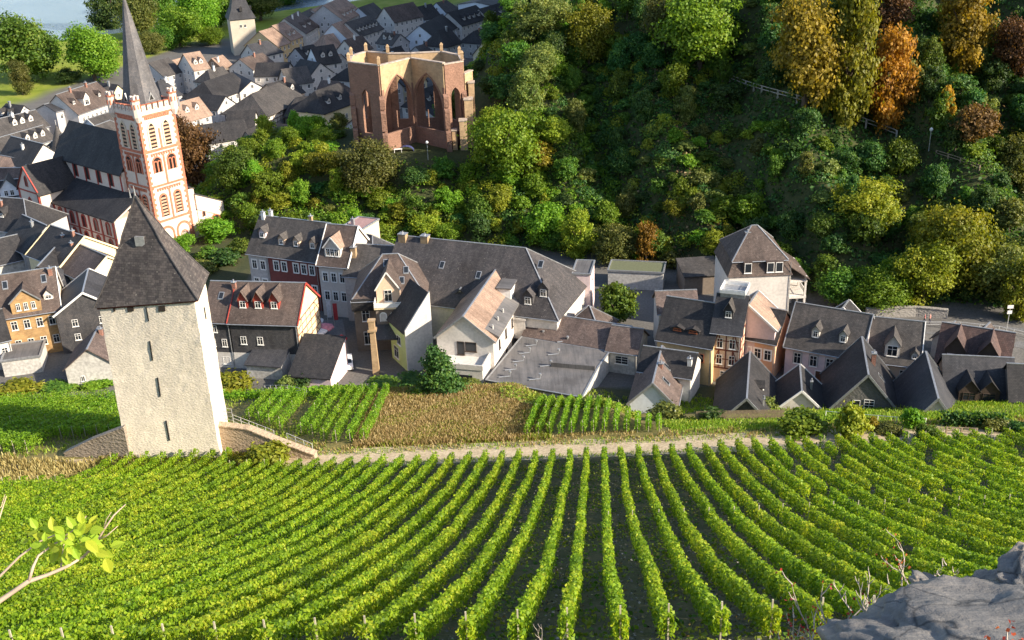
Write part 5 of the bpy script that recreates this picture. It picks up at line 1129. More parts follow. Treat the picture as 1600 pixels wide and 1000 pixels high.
def ptree(u, v, wpx, hpx, mat, shape, label, name='tree', cat='tree', group=None, z=None):
    p = hit(u, v) if z is None else atz(u, v, z); s = depth(p)/FPX
    k = {'round': .80, 'tall': .72, 'wide': .92, 'cone': .92, 'shrub': .86}[shape]
    return plant(name, p-np.array((0, 0, .1)), wpx*s/k, max(.55*hpx, hpx-.2*wpx)*s*1.12/.97, mat, shape, label, cat, group)
# single trees the photograph shows
for a in [
 (1258, 170, 118, 185, L_GOLD, 'round', 'large golden olive tree above the fenced hill path'),
 (1318, 190, 92, 215, L_YELLOW, 'tall', 'tall yellowing tree draped with creeper beside the golden tree'),
 (1386, 205, 76, 165, L_ORANGE, 'tall', 'bright orange columnar tree beside the hill path'),
 (1392, 60, 66, 100, L_BROWN, 'tall', 'brown leaved tree at top behind the orange columnar tree'),
 (1502, 118, 84, 150, L_GOLD, 'tall', 'golden crowned tree near the top right corner'),
 (1575, 128, 66, 105, L_BROWN, 'round', 'dark brown tree in the top right corner'),
 (1476, 198, 26, 68, L_ORANGE, 'tall', 'thin orange tree right of the orange columnar tree'),
 (1522, 226, 62, 74, L_BROWN, 'round', 'rusty brown round tree above the lower path rail'),
 (1092, 108, 118, 140, L_BRIGHT, 'round', 'bright green round tree at the top of the hill'),
 (1040, 70, 70, 90, L_OLIVE, 'round', 'olive tree left of the bright green hilltop tree'),
 (920, 98, 74, 100, L_YELLOW, 'round', 'yellow green tree on the ridge above the ruin'),
 (850, 62, 84, 84, L_OLIVE, 'wide', 'reddish olive tree on the ridge at the town edge'),
 (846, 132, 60, 70, L_OLIVE, 'round', 'small olive tree on the ridge below the reddish tree'),
 (824, 192, 58, 92, L_OLIVE, 'tall', 'slim olive tree right of the ruined chapel'),
 (792, 272, 112, 128, L_BRIGHT, 'wide', 'bright spreading green tree just right of the ruined chapel'),
 (846, 262, 52, 52, L_GOLD, 'round', 'small golden tree right of the spreading green tree'),
 (1350, 355, 104, 100, L_YELLOW, 'wide', 'spreading yellow green tree alone in the dark hillside'),
 (1440, 482, 92, 120, L_YELLOW, 'round', 'yellow green tree left in the clump above the road'),
 (1490, 440, 120, 150, L_YELLOW, 'wide', 'tallest yellow green tree of the clump above the road'),
 (1560, 470, 110, 120, L_OLIVE, 'wide', 'olive spreading tree right in the clump above the road'),
 (1372, 485, 84, 80, L_BRIGHT, 'round', 'bright round tree left of the road above pink house'),
 (1310, 476, 66, 70, L_MID, 'round', 'mid green tree on the grass behind mansard house'),
 (1590, 500, 60, 110, L_YELLOW, 'tall', 'yellow green tree by the lamp post at right edge'),
 (1585, 290, 70, 90, L_OLIVE, 'round', 'olive tree at the right edge of the dark hillside'),
 (1010, 415, 42, 76, L_GOLD, 'tall', 'bright yellow tree at the hill foot above the garage wall'),
 (962, 412, 64, 74, L_OLIVE, 'round', 'olive tree left of the bright yellow hill foot tree'),
 (905, 402, 56, 84, L_YELLOW, 'tall', 'slim yellow green tree above the hall end'),
 (850, 380, 60, 76, L_BRIGHT, 'round', 'bright green tree above the hipped end of the long hall'),
 (300, 292, 82, 116, L_BROWN, 'round', 'big dark copper beech right of the church tower'),
 (372, 290, 66, 74, L_MID, 'round', 'mid green tree right of the copper beech'),
 (340, 378, 56, 50, L_BRIGHT, 'round', 'small bright tree right of the church annex'),
 (288, 392, 34, 34, L_BRIGHT, 'round', 'little round bright tree at foot of the church tower'),
 (578, 300, 84, 96, L_OLIVE, 'round', 'olive green tree below the left corner of the ruin'),
 (685, 614, 88, 96, L_DARK, 'cone', 'dense dark conical yew in front of the modern white house'),
 (965, 506, 60, 76, L_MID, 'round', 'round mid green tree between stair tower and garages'),
 (40, 128, 104, 118, L_MID, 'round', 'large round tree at the left edge of the riverside meadow'),
 (74, 108, 50, 66, L_BRIGHT, 'round', 'bright tree behind the large meadow tree'),
 (150, 126, 84, 96, L_BRIGHT, 'round', 'bright yellow green round tree in the meadow left of spire'),
 (36, 148, 32, 56, L_OLIVE, 'tall', 'slim young tree with bare trunk on the meadow'),
 (108, 130, 40, 30, L_DARK, 'round', 'low dark tree between the two meadow trees'),
 (172, 52, 62, 100, L_DARK, 'tall', 'dark conifer like tree on the river bank left of the spire')]:
    ptree(*a[:6], a[6], name={'cone': 'yew_tree'}.get(a[5], 'deciduous_tree'))
for k_, (u, v, wp, hp, m_, sh) in enumerate([(222, 60, 60, 84, L_OLIVE, 'round'), (250, 40, 66, 90, L_MID, 'round'), (284, 72, 70, 70, L_BRIGHT, 'round'), (312, 52, 70, 80, L_BRIGHT, 'round'), (344, 40, 60, 72, L_MID, 'round'),
    (262, 78, 40, 44, L_MID, 'round'), (238, 84, 40, 40, L_OLIVE, 'round'), (330, 70, 40, 34, L_BRIGHT, 'round'), (408, 32, 60, 60, L_OLIVE, 'round'), (440, 16, 60, 50, L_MID, 'round'), (470, 4, 50, 40, L_OLIVE, 'round'), (366, 16, 60, 60, L_DARK, 'round'), (300, 14, 70, 60, L_MID, 'round'), (206, 26, 60, 60, L_DARK, 'round'), (492, 0, 40, 30, L_GOLD, 'round')]):
    ptree(u, v, wp, hp, m_, sh, f'{ {id(L_OLIVE): "olive", id(L_MID): "mid green", id(L_BRIGHT): "bright green", id(L_DARK): "dark green", id(L_GOLD): "golden"}[id(m_)]} riverside tree ' + ['just right of the spire shaft', 'at top behind the spire shaft', 'left of the long lit tree group', 'in the middle of the tree group left of the gate tower', 'left behind the gate tower roof', 'small, at the front of the riverside group', 'small, beside the spire shaft at roof height', 'small, directly left of the gate tower', 'right behind the gate tower', 'above the riverside house row', 'above the riverside hotel end', 'at the top edge behind the gate tower', 'at the top edge left of the gate tower', 'at the top edge left of the spire tip', 'at the top edge beside the hotel'][k_], name='riverside_tree', group='riverside trees right of the spire')
# bushes in the gardens
for a in [(1040, 655, 52, 40, L_OLIVE, 'loose olive bush at the right end of the small vineyard'), (1112, 656, 40, 34, L_DARK, 'round dark green bush against the wooden fence'), (1196, 640, 32, 34, L_OLIVE, 'olive bush in front of the steep cottage'),
    (1254, 674, 70, 48, L_BRIGHT, 'wide bright bush below the white gable cottage'), (1330, 682, 62, 72, L_YELLOW, 'tall feathery yellow green bush before the stone gable house'), (1362, 672, 20, 30, L_GOLD, 'small golden yellow bush right of the feathery bush'),
    (1390, 676, 40, 24, L_OLIVE, 'low olive bush before the steep slate house'), (1424, 668, 34, 42, L_BRIGHT, 'clipped ball shaped bright green bush on the garden edge'), (1442, 686, 44, 34, L_MID, 'mid green bush right of the clipped ball'), (1592, 676, 34, 30, L_DARK, 'dark bush at the right edge garden'),
    (1552, 672, 40, 30, L_OLIVE, 'olive bush at the right end of the hedge'), (358, 612, 66, 46, L_YELLOW, 'yellow green bush right behind the stone tower'), (416, 727, 70, 52, L_YELLOW, 'rounded yellow green bush on the stairs wall by the tower'), (30, 618, 70, 40, L_YELLOW, 'yellow bush above the left vineyard'),
    (90, 612, 60, 26, L_MID, 'low green bush below the small weathered house'), (150, 606, 50, 24, L_BRIGHT, 'bright low bush left of the tower'), (448, 606, 40, 30, L_OLIVE, 'grey olive bush above the metal handrail'), (475, 600, 50, 36, L_DARK, 'dark bush before the garden house'), (512, 596, 36, 30, L_MID, 'green bush right before the garden house'),
    (600, 606, 60, 24, L_MID, 'low green bushes below the green house'), (642, 600, 50, 26, L_DARK, 'dark bush at the foot of the green house'), (735, 600, 34, 24, L_OLIVE, 'small grey bush at terrace of the modern white house'), (655, 618, 34, 20, L_BRIGHT, 'low bright bush left of the conical yew'),
    (1240, 440, 40, 50, L_MID, 'bush right behind the mansard house'), (352, 412, 50, 36, L_DARK, 'dark bush in the garden left of the grey row house'), (326, 402, 40, 30, L_MID, 'green bush in the garden below the church annex'), (376, 396, 30, 34, L_MID, 'upright bush touching the grey row house'), (318, 426, 40, 30, L_OLIVE, 'olive bush behind the old end house roof'), (1150, 630, 20, 16, L_DARK, 'small dark bush beside the wooden fence')]:
    ptree(*a[:5], 'shrub', a[5], name='bush', cat='bush')
# hedge
h0, h1 = hit(1470, 664), hit(1566, 668); n = 900; r = np.random.default_rng(4); f = r.uniform(0, 1, n)
C = h0+(h1-h0)*f[:, None]+np.stack([r.normal(0, .25, n), r.uniform(-.6, .6, n), r.uniform(.1, 1.7, n)], 1)
o = link('hedge', leaves('hedge', C, r.normal(size=(n, 3))+np.array((.3, -.3, .6)), .42, r.uniform(.1, .9, n), L_DARK)); tag(o, 'long clipped dark hedge before the wide slate house', 'hedge')
# shrubs and small trees all over the hillside
rs = random.Random(11); placed = []; counts = {}
def region(u, v):
    if u < 880 and v > 195: return 0                  # sunny slope under the ruin
    if 880 <= u < 1160 and v > 330: return 0
    if 1010 < u < 1190 and 190 < v < 340: return 1    # sunlit dry spur
    return 2
LBL = {id(L_BRIGHT): 'bright green', id(L_YELLOW): 'yellow green', id(L_OLIVE): 'olive', id(L_MID): 'mid green', id(L_DARK): 'dark green', id(L_GOLD): 'golden', id(L_BROWN): 'brown'}
WHERE = ['sunny slope below the ruined chapel', 'dry sunlit spur of the hillside', 'shaded upper hillside']
pal = [([L_BRIGHT, L_YELLOW, L_OLIVE, L_MID, L_DARK], (6, 6, 2, 3, .4)), ([L_BRIGHT, L_OLIVE, L_MID, L_YELLOW], (3, 3, 3, 2)), ([L_DARK, L_MID, L_OLIVE, L_BRIGHT, L_BROWN], (9, 6, 3, 2, .12))]  # leaf colour by region: sunlight in the brighter set, shade in the darker
tries = 0
FEN = [hit(u_, v_) for u_, v_ in ((1140, 128), (1165, 138), (1190, 146), (1215, 153), (1245, 161), (1275, 170), (1330, 190), (1375, 206), (1400, 216), (1430, 230), (1462, 244), (1500, 256), (1530, 268))]
FXY = np.array([(q_[0], q_[1]) for q_ in FEN])
FXI = np.argsort(FXY[:, 0])
def nearfence(x, y): d_ = y-np.interp(x, FXY[FXI, 0], FXY[FXI, 1]); return (d_ > -6.5) & (d_ < 1.6) & (x > FXY[:, 0].min()-1) & (x < FXY[:, 0].max()+1)
HILLP = []; nS = nT = 0
while (nS < 285 or nT < 290) and tries < 14000:
    tries += 1
    u = rs.uniform(330, 1640); v = rs.uniform(-30, 510)
    d = ray(u, v)
    p = hit(u, v)
    if p[1] > 330 or hill(p[0], p[1]) < .6 or foot(p[0], p[1], 1.8): continue
    if -36 < p[0] < -3 and 216 < p[1] < 246: continue
    if nearfence(p[0], p[1]): continue
    if p[2] > 14.5 and p[0] < -3: pass
    reg = region(u, v); big = rs.random() < (.5 if reg != 1 else .1)
    dmin = (3.4 if big else 2.0) if reg == 0 else (4.2 if big else 2.3)
    if any((p[0]-q[0])**2+(p[1]-q[1])**2 < (dmin*.5+q[2]*.5)**2 for q in placed): continue
    if (big and nT >= 290) or (not big and nS >= 285): continue
    m_ = rs.choices(pal[reg][0], pal[reg][1])[0]; nT += big; nS += not big
    placed.append((p[0], p[1], dmin))
    if big: o_ = plant('hillside_tree', p-np.array((0, 0, .2)), rs.uniform(4.5, 7.5), rs.uniform(5, 8.5)*(.8 if reg == 0 else 1), m_, rs.choice(('round', 'round', 'wide', 'tall')), f'{LBL[id(m_)]} tree on the {WHERE[reg]}', 'tree', f'{LBL[id(m_)]} trees on the {WHERE[reg]}', rnd=rs)
    else: o_ = plant('hillside_shrub', p-np.array((0, 0, .2)), rs.uniform(2.6, 5.2), rs.uniform(1.8, 4.0), m_, 'shrub', f'{LBL[id(m_)]} shrub on the {WHERE[reg]}', 'shrub', f'{LBL[id(m_)]} shrubs on the {WHERE[reg]}', rnd=rs)
    HILLP.append((o_, f"{LBL[id(m_)]} {'tree' if big else 'shrub'}", p))
name_by_landmark(HILLP, [(1258, 90, 'large golden olive tree'), (1386, 120, 'orange columnar tree'), (1502, 60, 'golden top right tree'), (1092, 45, 'bright hilltop tree'), (920, 50, 'yellow green ridge tree'), (792, 215, 'bright spreading tree by the ruin'), (640, 230, 'ruined chapel'), (578, 255, 'olive tree under the ruin'), (1350, 310, 'lone spreading yellow tree'), (1490, 370, 'tallest tree above the road'), (1010, 380, 'golden hill foot tree'), (850, 340, 'bright tree behind the long hall'), (1190, 360, 'mansard house roof'), (340, 355, 'small bright churchyard tree'), (450, 350, 'red row house roof'), (720, 370, 'long hall ridge'), (1372, 440, 'bright round roadside tree'), (1585, 245, 'olive tree at right edge'), (960, 430, 'garage wall'), (1205, 145, 'hill path fence'), (1500, 250, 'lower path rail'), (846, 100, 'small olive ridge tree'), (480, 300, 'cream row house'), (1080, 260, 'dry sunlit spur')])
print('hill plants', len(placed), tries)
def thicket(name, n, seed, mat, m, test, lsz=.42):
    r = np.random.default_rng(seed); C = []; Nn = []; k = 0
    while k < n:
        x, y = r.uniform(-80, 120), r.uniform(150, 290)
        if hill(x, y) < .5 or foot(x, y, 1.5) or (-38 < x < -2 and 217 < y < 248) or nearfence(x, y) or not test(x, y): continue
        a, h = r.uniform(1.2, 2.6), r.uniform(.9, 2.4); d = r.normal(size=(m, 3)); d /= np.linalg.norm(d, axis=1, keepdims=True); d[:, 2] = abs(d[:, 2]); rr = r.uniform(.6, 1.1, (m, 1))
        C.append(np.array((x, y, H1(x, y)-.2))+d*rr*np.array((a, a, h))); Nn.append(d+r.normal(size=(m, 3))*.5); k += 1
    C = np.concatenate(C); return tag(link(name, leaves(name, C, np.concatenate(Nn), lsz*r.uniform(.7, 1.3, len(C)), np.clip(r.normal(.5, .25, len(C)), 0, 1), mat, rng=r)), kind='stuff')
thicket('thicket', 560, 71, L_DARK, 230, lambda x, y: x > 0, .38)  # hillside shade right of the ruin put into darker leaves
thicket('thicket', 380, 72, L_MID, 220, lambda x, y: True, .38)
thicket('thicket', 190, 73, L_YELLOW, 260, lambda x, y: x < 8 or (22 < x < 44 and y < 235))
thicket('thicket', 190, 74, L_BRIGHT, 260, lambda x, y: x < 22)
def scatter(name, n, xr, yr, mask, size, mat, up=.5, hgt=.5, blade=False, seed=1, asp=.8):
    r = np.random.default_rng(seed); x = r.uniform(*xr, n); y = r.uniform(*yr, n); k = mask(x, y, r); x, y = x[k], y[k]; n = len(x)
    z = HT(x, y)
    if blade:
        s = size*r.uniform(.6, 1.3, n); C = np.stack([x, y, z+s*.35], 1); a = r.uniform(0, 6.28, n)
        t = np.stack([r.normal(0, .3, n), r.normal(0, .3, n), np.ones(n)], 1); t /= np.linalg.norm(t, axis=1, keepdims=True)
        b = np.stack([np.cos(a), np.sin(a), 0*a], 1); V = np.empty((n, 4, 3)); ww = s[:, None]*asp/2
        V[:, 0] = C-t*s[:, None]*.5-b*ww; V[:, 1] = C-t*s[:, None]*.5+b*ww; V[:, 2] = C+t*s[:, None]*.5+b*ww*.4; V[:, 3] = C+t*s[:, None]*.5-b*ww*.4
        me = npmesh(name, V.reshape(-1, 3), np.arange(4*n).reshape(n, 4), mat, np.repeat(np.clip(r.normal(.5, .25, n), 0, 1), 4))
    else:
        C = np.stack([x, y, z+np.abs(r.normal(0, hgt, n))], 1); me = leaves(name, C, r.normal(size=(n, 3))*.7+np.array((0, 0, up)), size*r.uniform(.6, 1.4, n), np.clip(r.normal(.45, .25, n), 0, 1), mat, rng=r)
    return tag(link(name, me), kind='stuff')
def pn(x, y, s, ph=0): return np.sin(x*s+ph)*np.cos(y*s*1.3+ph*2)+np.sin(x*s*2.1-y*s*1.7+ph)*.6
hm_ = lambda x, y, r: (hill(x, y) > .3) & ~((x > -37) & (x < -3) & (y > 219) & (y < 247))
scatter('undergrowth', 170000, (-90, 150), (146, 300), lambda x, y, r: hm_(x, y, r) & (x > 2+r.normal(0, 5, len(x))) & (pn(x, y, .16) > -.9), .62, L_DARK, .5, .55, seed=2)  # dark leaf colour stands for shade on this part of the hill
scatter('undergrowth', 45000, (-90, 150), (146, 290), lambda x, y, r: hm_(x, y, r) & ((pn(x, y, .11, 2) > .1) | (x < 6)), .62, L_MID, .5, .5, seed=3)
scatter('undergrowth', 40000, (-90, 24), (165, 260), lambda x, y, r: hm_(x, y, r) & (pn(x, y, .13, 1) > -.2), .6, L_BRIGHT, .5, .6, seed=4)
scatter('dry_undergrowth', 9000, (14, 60), (175, 240), lambda x, y, r: hm_(x, y, r) & (np.abs(x-36-(y-200)*.05) < 6+r.normal(0, 1.5, len(x))), .55, L_DRY, .5, .25, seed=5)
# ------------------------------------------------------------------ grass
scatter('dry_grass', 42000, (-22, 4), (108.3, 136), lambda x, y, r: (x > -20+(118-y)*.12) & (x < 1.5+r.normal(0, .6, len(x))), .6, L_DRY, blade=True, asp=.2, seed=6)
scatter('green_grass', 30000, (-19, 4), (108.3, 137), lambda x, y, r: (pn(x, y, .35, 1) > .35-(y > 131)*.6-((y < 117) & (x > -12))*.5) & (r.random(len(x)) < .9), .5, L_GRASS, blade=True, asp=.3, seed=7)
scatter('dry_grass', 26000, (-21, 4), (108.3, 136), lambda x, y, r: (x > -20+(118-y)*.12) & (r.random(len(x)) < .8), .5, leafmat('olive_dry_blade', (.16, .14, .04), (.27, .23, .08), (.40, .35, .14), .3, .1), blade=True, asp=.2, seed=37)
scatter('dry_grass', 14000, (-90, -43), (97.5, 110), lambda x, y, r: (y > 98.5) & (y < 108+pn(x, y, .4)), .85, L_DRY, blade=True, asp=.2, seed=8)
scatter('green_grass', 22000, (18, 90), (109.5, 136), lambda x, y, r: pn(x, y, .2) > -.2, .34, L_VINE2, blade=True, asp=.45, seed=29)
scatter('green_grass', 26000, (18, 90), (108.3, 136), lambda x, y, r: (y < 122) | (pn(x, y, .2) > .3), .36, L_GRASS, blade=True, asp=.4, seed=9)
scatter('dry_grass', 9000, (-45, 90), (106.8, 110.5), lambda x, y, r: pn(x, y, .5) > -.3, .35, L_DRY, blade=True, asp=.35, seed=10)
scatter('green_grass', 22000, (-60, 90), (108.5, 137), lambda x, y, r: (pn(x, y, .25, 3) > -.2) & ~((x > -22) & (x < 18) & (y < 131)), .45, L_GRASS, blade=True, asp=.4, seed=12)
scatter('green_grass', 9000, (-62, -31), (102.6, 108.4), lambda x, y, r: x > -48, .4, L_GRASS, blade=True, asp=.4, seed=17)
scatter('green_grass', 12000, (-31, 85), (102.7, 108.2), lambda x, y, r: (np.abs(y-105.2) > 1.0+r.random(len(x))*.6), .28, L_GRASS, blade=True, asp=.4, seed=18)
par = lambda x, y: np.floor((x-.085*(y-102)+66)/1.84)
scatter('weeds', 90000, (-70, 80), (30, 102), lambda x, y, r: (pn(x, y, .3) > .5-.9*(np.mod(par(x, y), 2) < .5)), .22, L_GRASS, .6, .08, seed=13)
scatter('weeds', 30000, (-70, 80), (30, 102), lambda x, y, r: (pn(x, y, .5, 2) > .2-.5*(np.mod(par(x, y), 2) < .5)), .24, L_MID, .6, .08, seed=23)
scatter('shale_chips', 42000, (-40, 50), (29, 102), lambda x, y, r: np.mod(par(x, y), 2) > .5, .15, L_STONE, 1., .02, seed=24)
scatter('leaf_litter', 12000, (-30, 40), (30, 100), lambda x, y, r: pn(x, y, .5, 4) > .2, .16, L_DRY, 1., .03, seed=14)
scatter('creepers', 9000, (-2, 16), (122, 137), lambda x, y, r: (y > 126-x*.4+pn(x, y, .4)*1.2) & (y < 133-(x*.35)), .42, L_GRASS, .6, .35, seed=15)
scatter('creepers', 7000, (-78, -20), (134, 140), lambda x, y, r: y < 138+pn(x, y, .3), .5, L_VINE2, .6, .4, seed=16)

# ------------------------------------------------------------------ vines
def vine_mesh(seed, y0, y1, mat, near=True, gap=0., hw=.17, zt=1.42, kx=.085, dens=1., ax=-25.):
    zf = (lambda yy: HT(ax+kx*(yy-y0), yy))
    r = np.random.default_rng(seed); C = []; Nn = []; T = []; S_ = []
    y = y0; plants = []
    while y < y1: plants.append(y); y += 1.15
    off_ = np.cumsum(r.normal(0, .03, len(plants))); off_ -= np.linspace(0, off_[-1], len(off_))
    gaps = np.zeros(len(plants), bool)
    if gap:
        k = 0
        while k < len(plants):
            far_ = plants[k] > 62
            if r.random() < gap*(1.8 if far_ else .25): L = r.integers(1, 4); gaps[k:k+L] = True; k += L
            k += 1
    for k, py in enumerate(plants):
        if gaps[k]: continue
        size = .165 if py < 62 else .22; dn = (270 if py < 50 else 200 if py < 62 else 120)*dens
        n = int(dn*1.15*r.uniform(.85, 1.15)); yy = py+r.uniform(0, 1.15, n)
        hh = zt*r.uniform(.92, 1.06); ww = hw*r.uniform(.88, 1.15)
        side = r.random(n); x = np.where(side < .40, -ww, np.where(side < .80, ww, r.uniform(-ww, ww, n))); z = np.where(side < .8, .28+(hh-.28)*r.random(n)**.8, hh)
        nx = np.where(side < .4, -1., np.where(side < .8, 1., 0.)); nz = np.where(side < .8, .25, 1.)
        x = x*(1-.35*np.clip((z-.9)/1.2, 0, 1))*(1-.3*np.clip((.7-z)/.5, 0, 1))+r.normal(0, .07, n)+off_[k]; z = z+r.normal(0, .07, n)
        C.append(np.stack([x+kx*(yy-y0), yy, zf(yy)+z], 1)); Nn.append(np.stack([nx, 0*nx, nz], 1)+r.normal(0, .55, (n, 3)))
        T.append(np.clip(r.normal(.48, .22, n)+r.normal(0, .12)+.12*math.sin(py*.22+seed), 0, 1)); S_.append(size*r.uniform(.7, 1.3, n))
    C = np.concatenate(C); C[:, 1] -= y0; z0 = float(zf(np.array([y0]))[0]); C[:, 2] -= z0
    me = leaves('foliage', C, np.concatenate(Nn), np.concatenate(S_), np.concatenate(T), mat, rng=r)
    return me, y0, z0
mb = MB(); mb.box((-.03, -.03, -.3), (.03, .03, 1.8)); POST = mb.mesh('post', simple('pale_post_wood', (.45, .40, .31), .85))
mb = MB(); mb.tube([(0, 0, -.2), (.04, .02, .5), (-.02, .03, 1.1)], [.04, .03, .02], n=5); STEM = mb.mesh('stem', BARK)
def vine_row(vm, x, label, group, ylen=None, kx=.085, n=4):
    me, y0, z0 = vm; root = empty('vine_row', (x, y0, z0), 0, label, 'vine row', group); link('foliage', me, root)
    y1 = me_len[me.name]
    for j in range(n):
        yy = y0+(y1-y0)*j/(n-1); o = link('post', POST, root); yy += .5 if j == 0 else (-.3 if j == n-1 else 0); o.location = (kx*(yy-y0)+.02, yy-y0, H1(x+kx*(yy-y0), yy)-z0)
    return root
me_len = {}
def VM(*a, **k):
    m = vine_mesh(*a, **k); me_len[m[0].name] = a[2]; return m
full = [VM(100+k, 31., 101.6, L_VINE) for k in range(5)]
gappy = [VM(120+k, 31., 102.4, L_VINE, gap=.06, hw=.19) for k in range(4)]
lft = [VM(140+k, 33., 97.5, L_VINE) for k in range(3)]
mid_ = [VM(150+k, 32., 105.8, L_VINE) for k in range(3)]
VR = []; rv = random.Random(3); xr = -66.
while xr < 74:
    x0 = xr-.085*71
    if -47 <= xr < -31.5: vm = rv.choice(mid_); lb = ('vine row', 'vine rows left part')
    elif xr < -47: vm = rv.choice(lft); lb = ('vine row in dense left part of the near vineyard slope', 'vine rows left part')
    elif xr > 21: vm = rv.choice(gappy); lb = ('vine row with gaps in the right part of the near vineyard', 'gappy vine rows right part')
    else: vm = rv.choice(full); lb = ('long trellised vine row down the middle of the near vineyard', 'long vine rows middle part')
    VR.append((xr, vine_row(vm, x0+rv.uniform(-.06, .06), *lb, n=2 if xr < 9 else 3), vm))
    xr += 1.84
c0 = min(range(len(VR)), key=lambda k: abs(VR[k][0]-9.2))
for k, (x_, o, vm) in enumerate(VR):
    kd = 'dense' if x_ < -47 else 'gappy' if x_ > 21 else 'unbroken'
    o['label'] = 'straight central vine row running down the picture middle' if k == c0 else f"{kd} vine row, {ordn(abs(k-c0)-1)} one {'right' if k > c0 else 'left'} of the straight central row"
blockA = {}; kA = 0
for k in range(11):
    x = -34+k*1.62; y0 = max(109.6, 121.5-(x+34)*.95); vm = VM(200+k, round(y0, 2), 134., L_VINE2, hw=.32, zt=1.6, kx=0., dens=.8)
    if k == 4: continue
    kA += 1; vine_row(vm, x, f'{ordn(kA-1)} young vine row from the left in the plot above the stairs', 'vine rows in the plot above the stairs', kx=0, n=3)
for k in range(13):
    x = 1.2+k*1.28; vm = VM(230+k, 109.4, 128.5-k*.95, L_VINE2, hw=.20, zt=1.5, kx=.14, dens=.8, ax=x)
    vine_row(vm, x, f'{ordn(k)} short vine row from the left in the plot below the workshop', 'vine rows in the plot below the workshop', kx=.14, n=3)
vmC = [VM(260+k, 110.5, 136., L_VINE2, hw=.55, zt=1.7, kx=.0, dens=1.0) for k in range(3)]
vmD = [VM(270+k, 116.5, 136., L_VINE2, hw=.55, zt=1.7, kx=.0, dens=1.0) for k in range(2)]
x = -92.; kC = 0
while x < -46:
    vine_row(rv.choice(vmC if x < -56 else vmD), x, f'{ordn(30-kC)} lush vine row left of the stone tower on its terrace', 'vine rows left of the tower', kx=0, n=3); x += 1.5; kC += 1
# ------------------------------------------------------------------ foreground rock outcrop
ROCK = nmat('slate_rock')[0]; nt_ = ROCK.node_tree; b_ = nt_.nodes['Principled BSDF']; p_ = geo(nt_)
mp_ = N(nt_, 'ShaderNodeMapping'); mp_.inputs['Scale'].default_value = (1.2, 5, 5); mp_.inputs['Rotation'].default_value = (.3, .5, .6); nt_.links.new(p_, mp_.inputs['Vector'])
n1_ = noise(nt_, mp_.outputs[0], 1.4, 9, .62); n2_ = noise(nt_, p_, 2.2, 8, .7)
c_ = mixc(nt_, .55, ramp(nt_, n1_, [(.3, (.065, .06, .057)), (.5, (.14, .13, .122)), (.7, (.22, .20, .185))]), ramp(nt_, n2_, [(.35, (.07, .068, .068)), (.52, (.15, .145, .14)), (.68, (.29, .25, .20))]))
v_ = N(nt_, 'ShaderNodeTexVoronoi', feature='DISTANCE_TO_EDGE'); v_.inputs['Scale'].default_value = 1.5
mw_ = N(nt_, 'ShaderNodeVectorMath', operation='MULTIPLY_ADD'); cn_ = N(nt_, 'ShaderNodeTexNoise'); cn_.inputs['Scale'].default_value = 2.; nt_.links.new(p_, cn_.inputs['Vector']); nt_.links.new(cn_.outputs['Color'], mw_.inputs[0]); mw_.inputs[1].default_value = (.5, .5, .5); nt_.links.new(p_, mw_.inputs[2]); nt_.links.new(mw_.outputs[0], v_.inputs['Vector'])
c_ = mixc(nt_, ramp(nt_, v_.outputs['Distance'], [(0, (.9, .9, .9)), (.018, (0, 0, 0))]), c_, (.03, .03, .032))
c_ = mixc(nt_, ramp(nt_, noise(nt_, p_, 1.1, 5), [(.50, (0, 0, 0)), (.64, (.8, .8, .8))]), c_, (.33, .26, .19))
nt_.links.new(c_, b_.inputs['Base Color']); b_.inputs['Roughness'].default_value = .85
m2_ = N(nt_, 'ShaderNodeMath', operation='ADD'); nt_.links.new(n1_, m2_.inputs[0]); nt_.links.new(n2_, m2_.inputs[1]); bump(nt_, b_, m2_.outputs[0], .9, .05)
from mathutils import noise as mnoise
def boulder(name, c, r, rot, seed, label, ridge=.22):
    bm = bmesh.new(); bmesh.ops.create_icosphere(bm, subdivisions=6, radius=1)
    for v in bm.verts:
        d = v.co.normalized(); q = Vector((abs(d.x)**.7*math.copysign(1, d.x), abs(d.y)**.7*math.copysign(1, d.y), abs(d.z)**.42*math.copysign(1, d.z)))
        n = mnoise.fractal(d*1.6+Vector((seed, 0, 0)), .8, 2., 6); n2 = mnoise.noise(Vector((d.x*1.5, d.y*2.5+d.z*7, seed)))
        st = 0
        hq = d.dot(Vector((.25, .3, .92)))*5+1.6*n; saw = hq-math.floor(hq); n3 = mnoise.noise(d*7+Vector((0, seed, 0))); v.co = q*(1+ridge*n+.035*n2+.014*saw+.012*n3)
    me = bpy.data.meshes.new(name); bm.to_mesh(me); bm.free(); me.polygons.foreach_set('use_smooth', [True]*len(me.polygons)); me.materials.append(ROCK)
    o = link(name, me); o.location = [float(x) for x in c]; o.scale = r; o.rotation_euler = rot; tag(o, label, 'rock'); return o
boulder('rock_outcrop', atd(1620, 1090, 6.6)+np.array((0, 0, -.2)), (.98, 1.1, .58), (R(-12), R(11), R(25)), 3.2, 'large grey slate rock with lit cracked face in the bottom right corner', .13)
boulder('rock_outcrop', atd(1680, 958, 7.4), (.40, .5, .26), (R(10), R(-12), R(40)), 8.1, 'smaller dark grey rock at the right edge behind the large one', .16)
boulder('rock_outcrop', atd(1560, 970, 7.4)+np.array((0, 0, -.25)), (.5, .6, .3), (0, R(8), R(10)), 5.7, 'mossy small rock wedged between two larger rocks', .3)
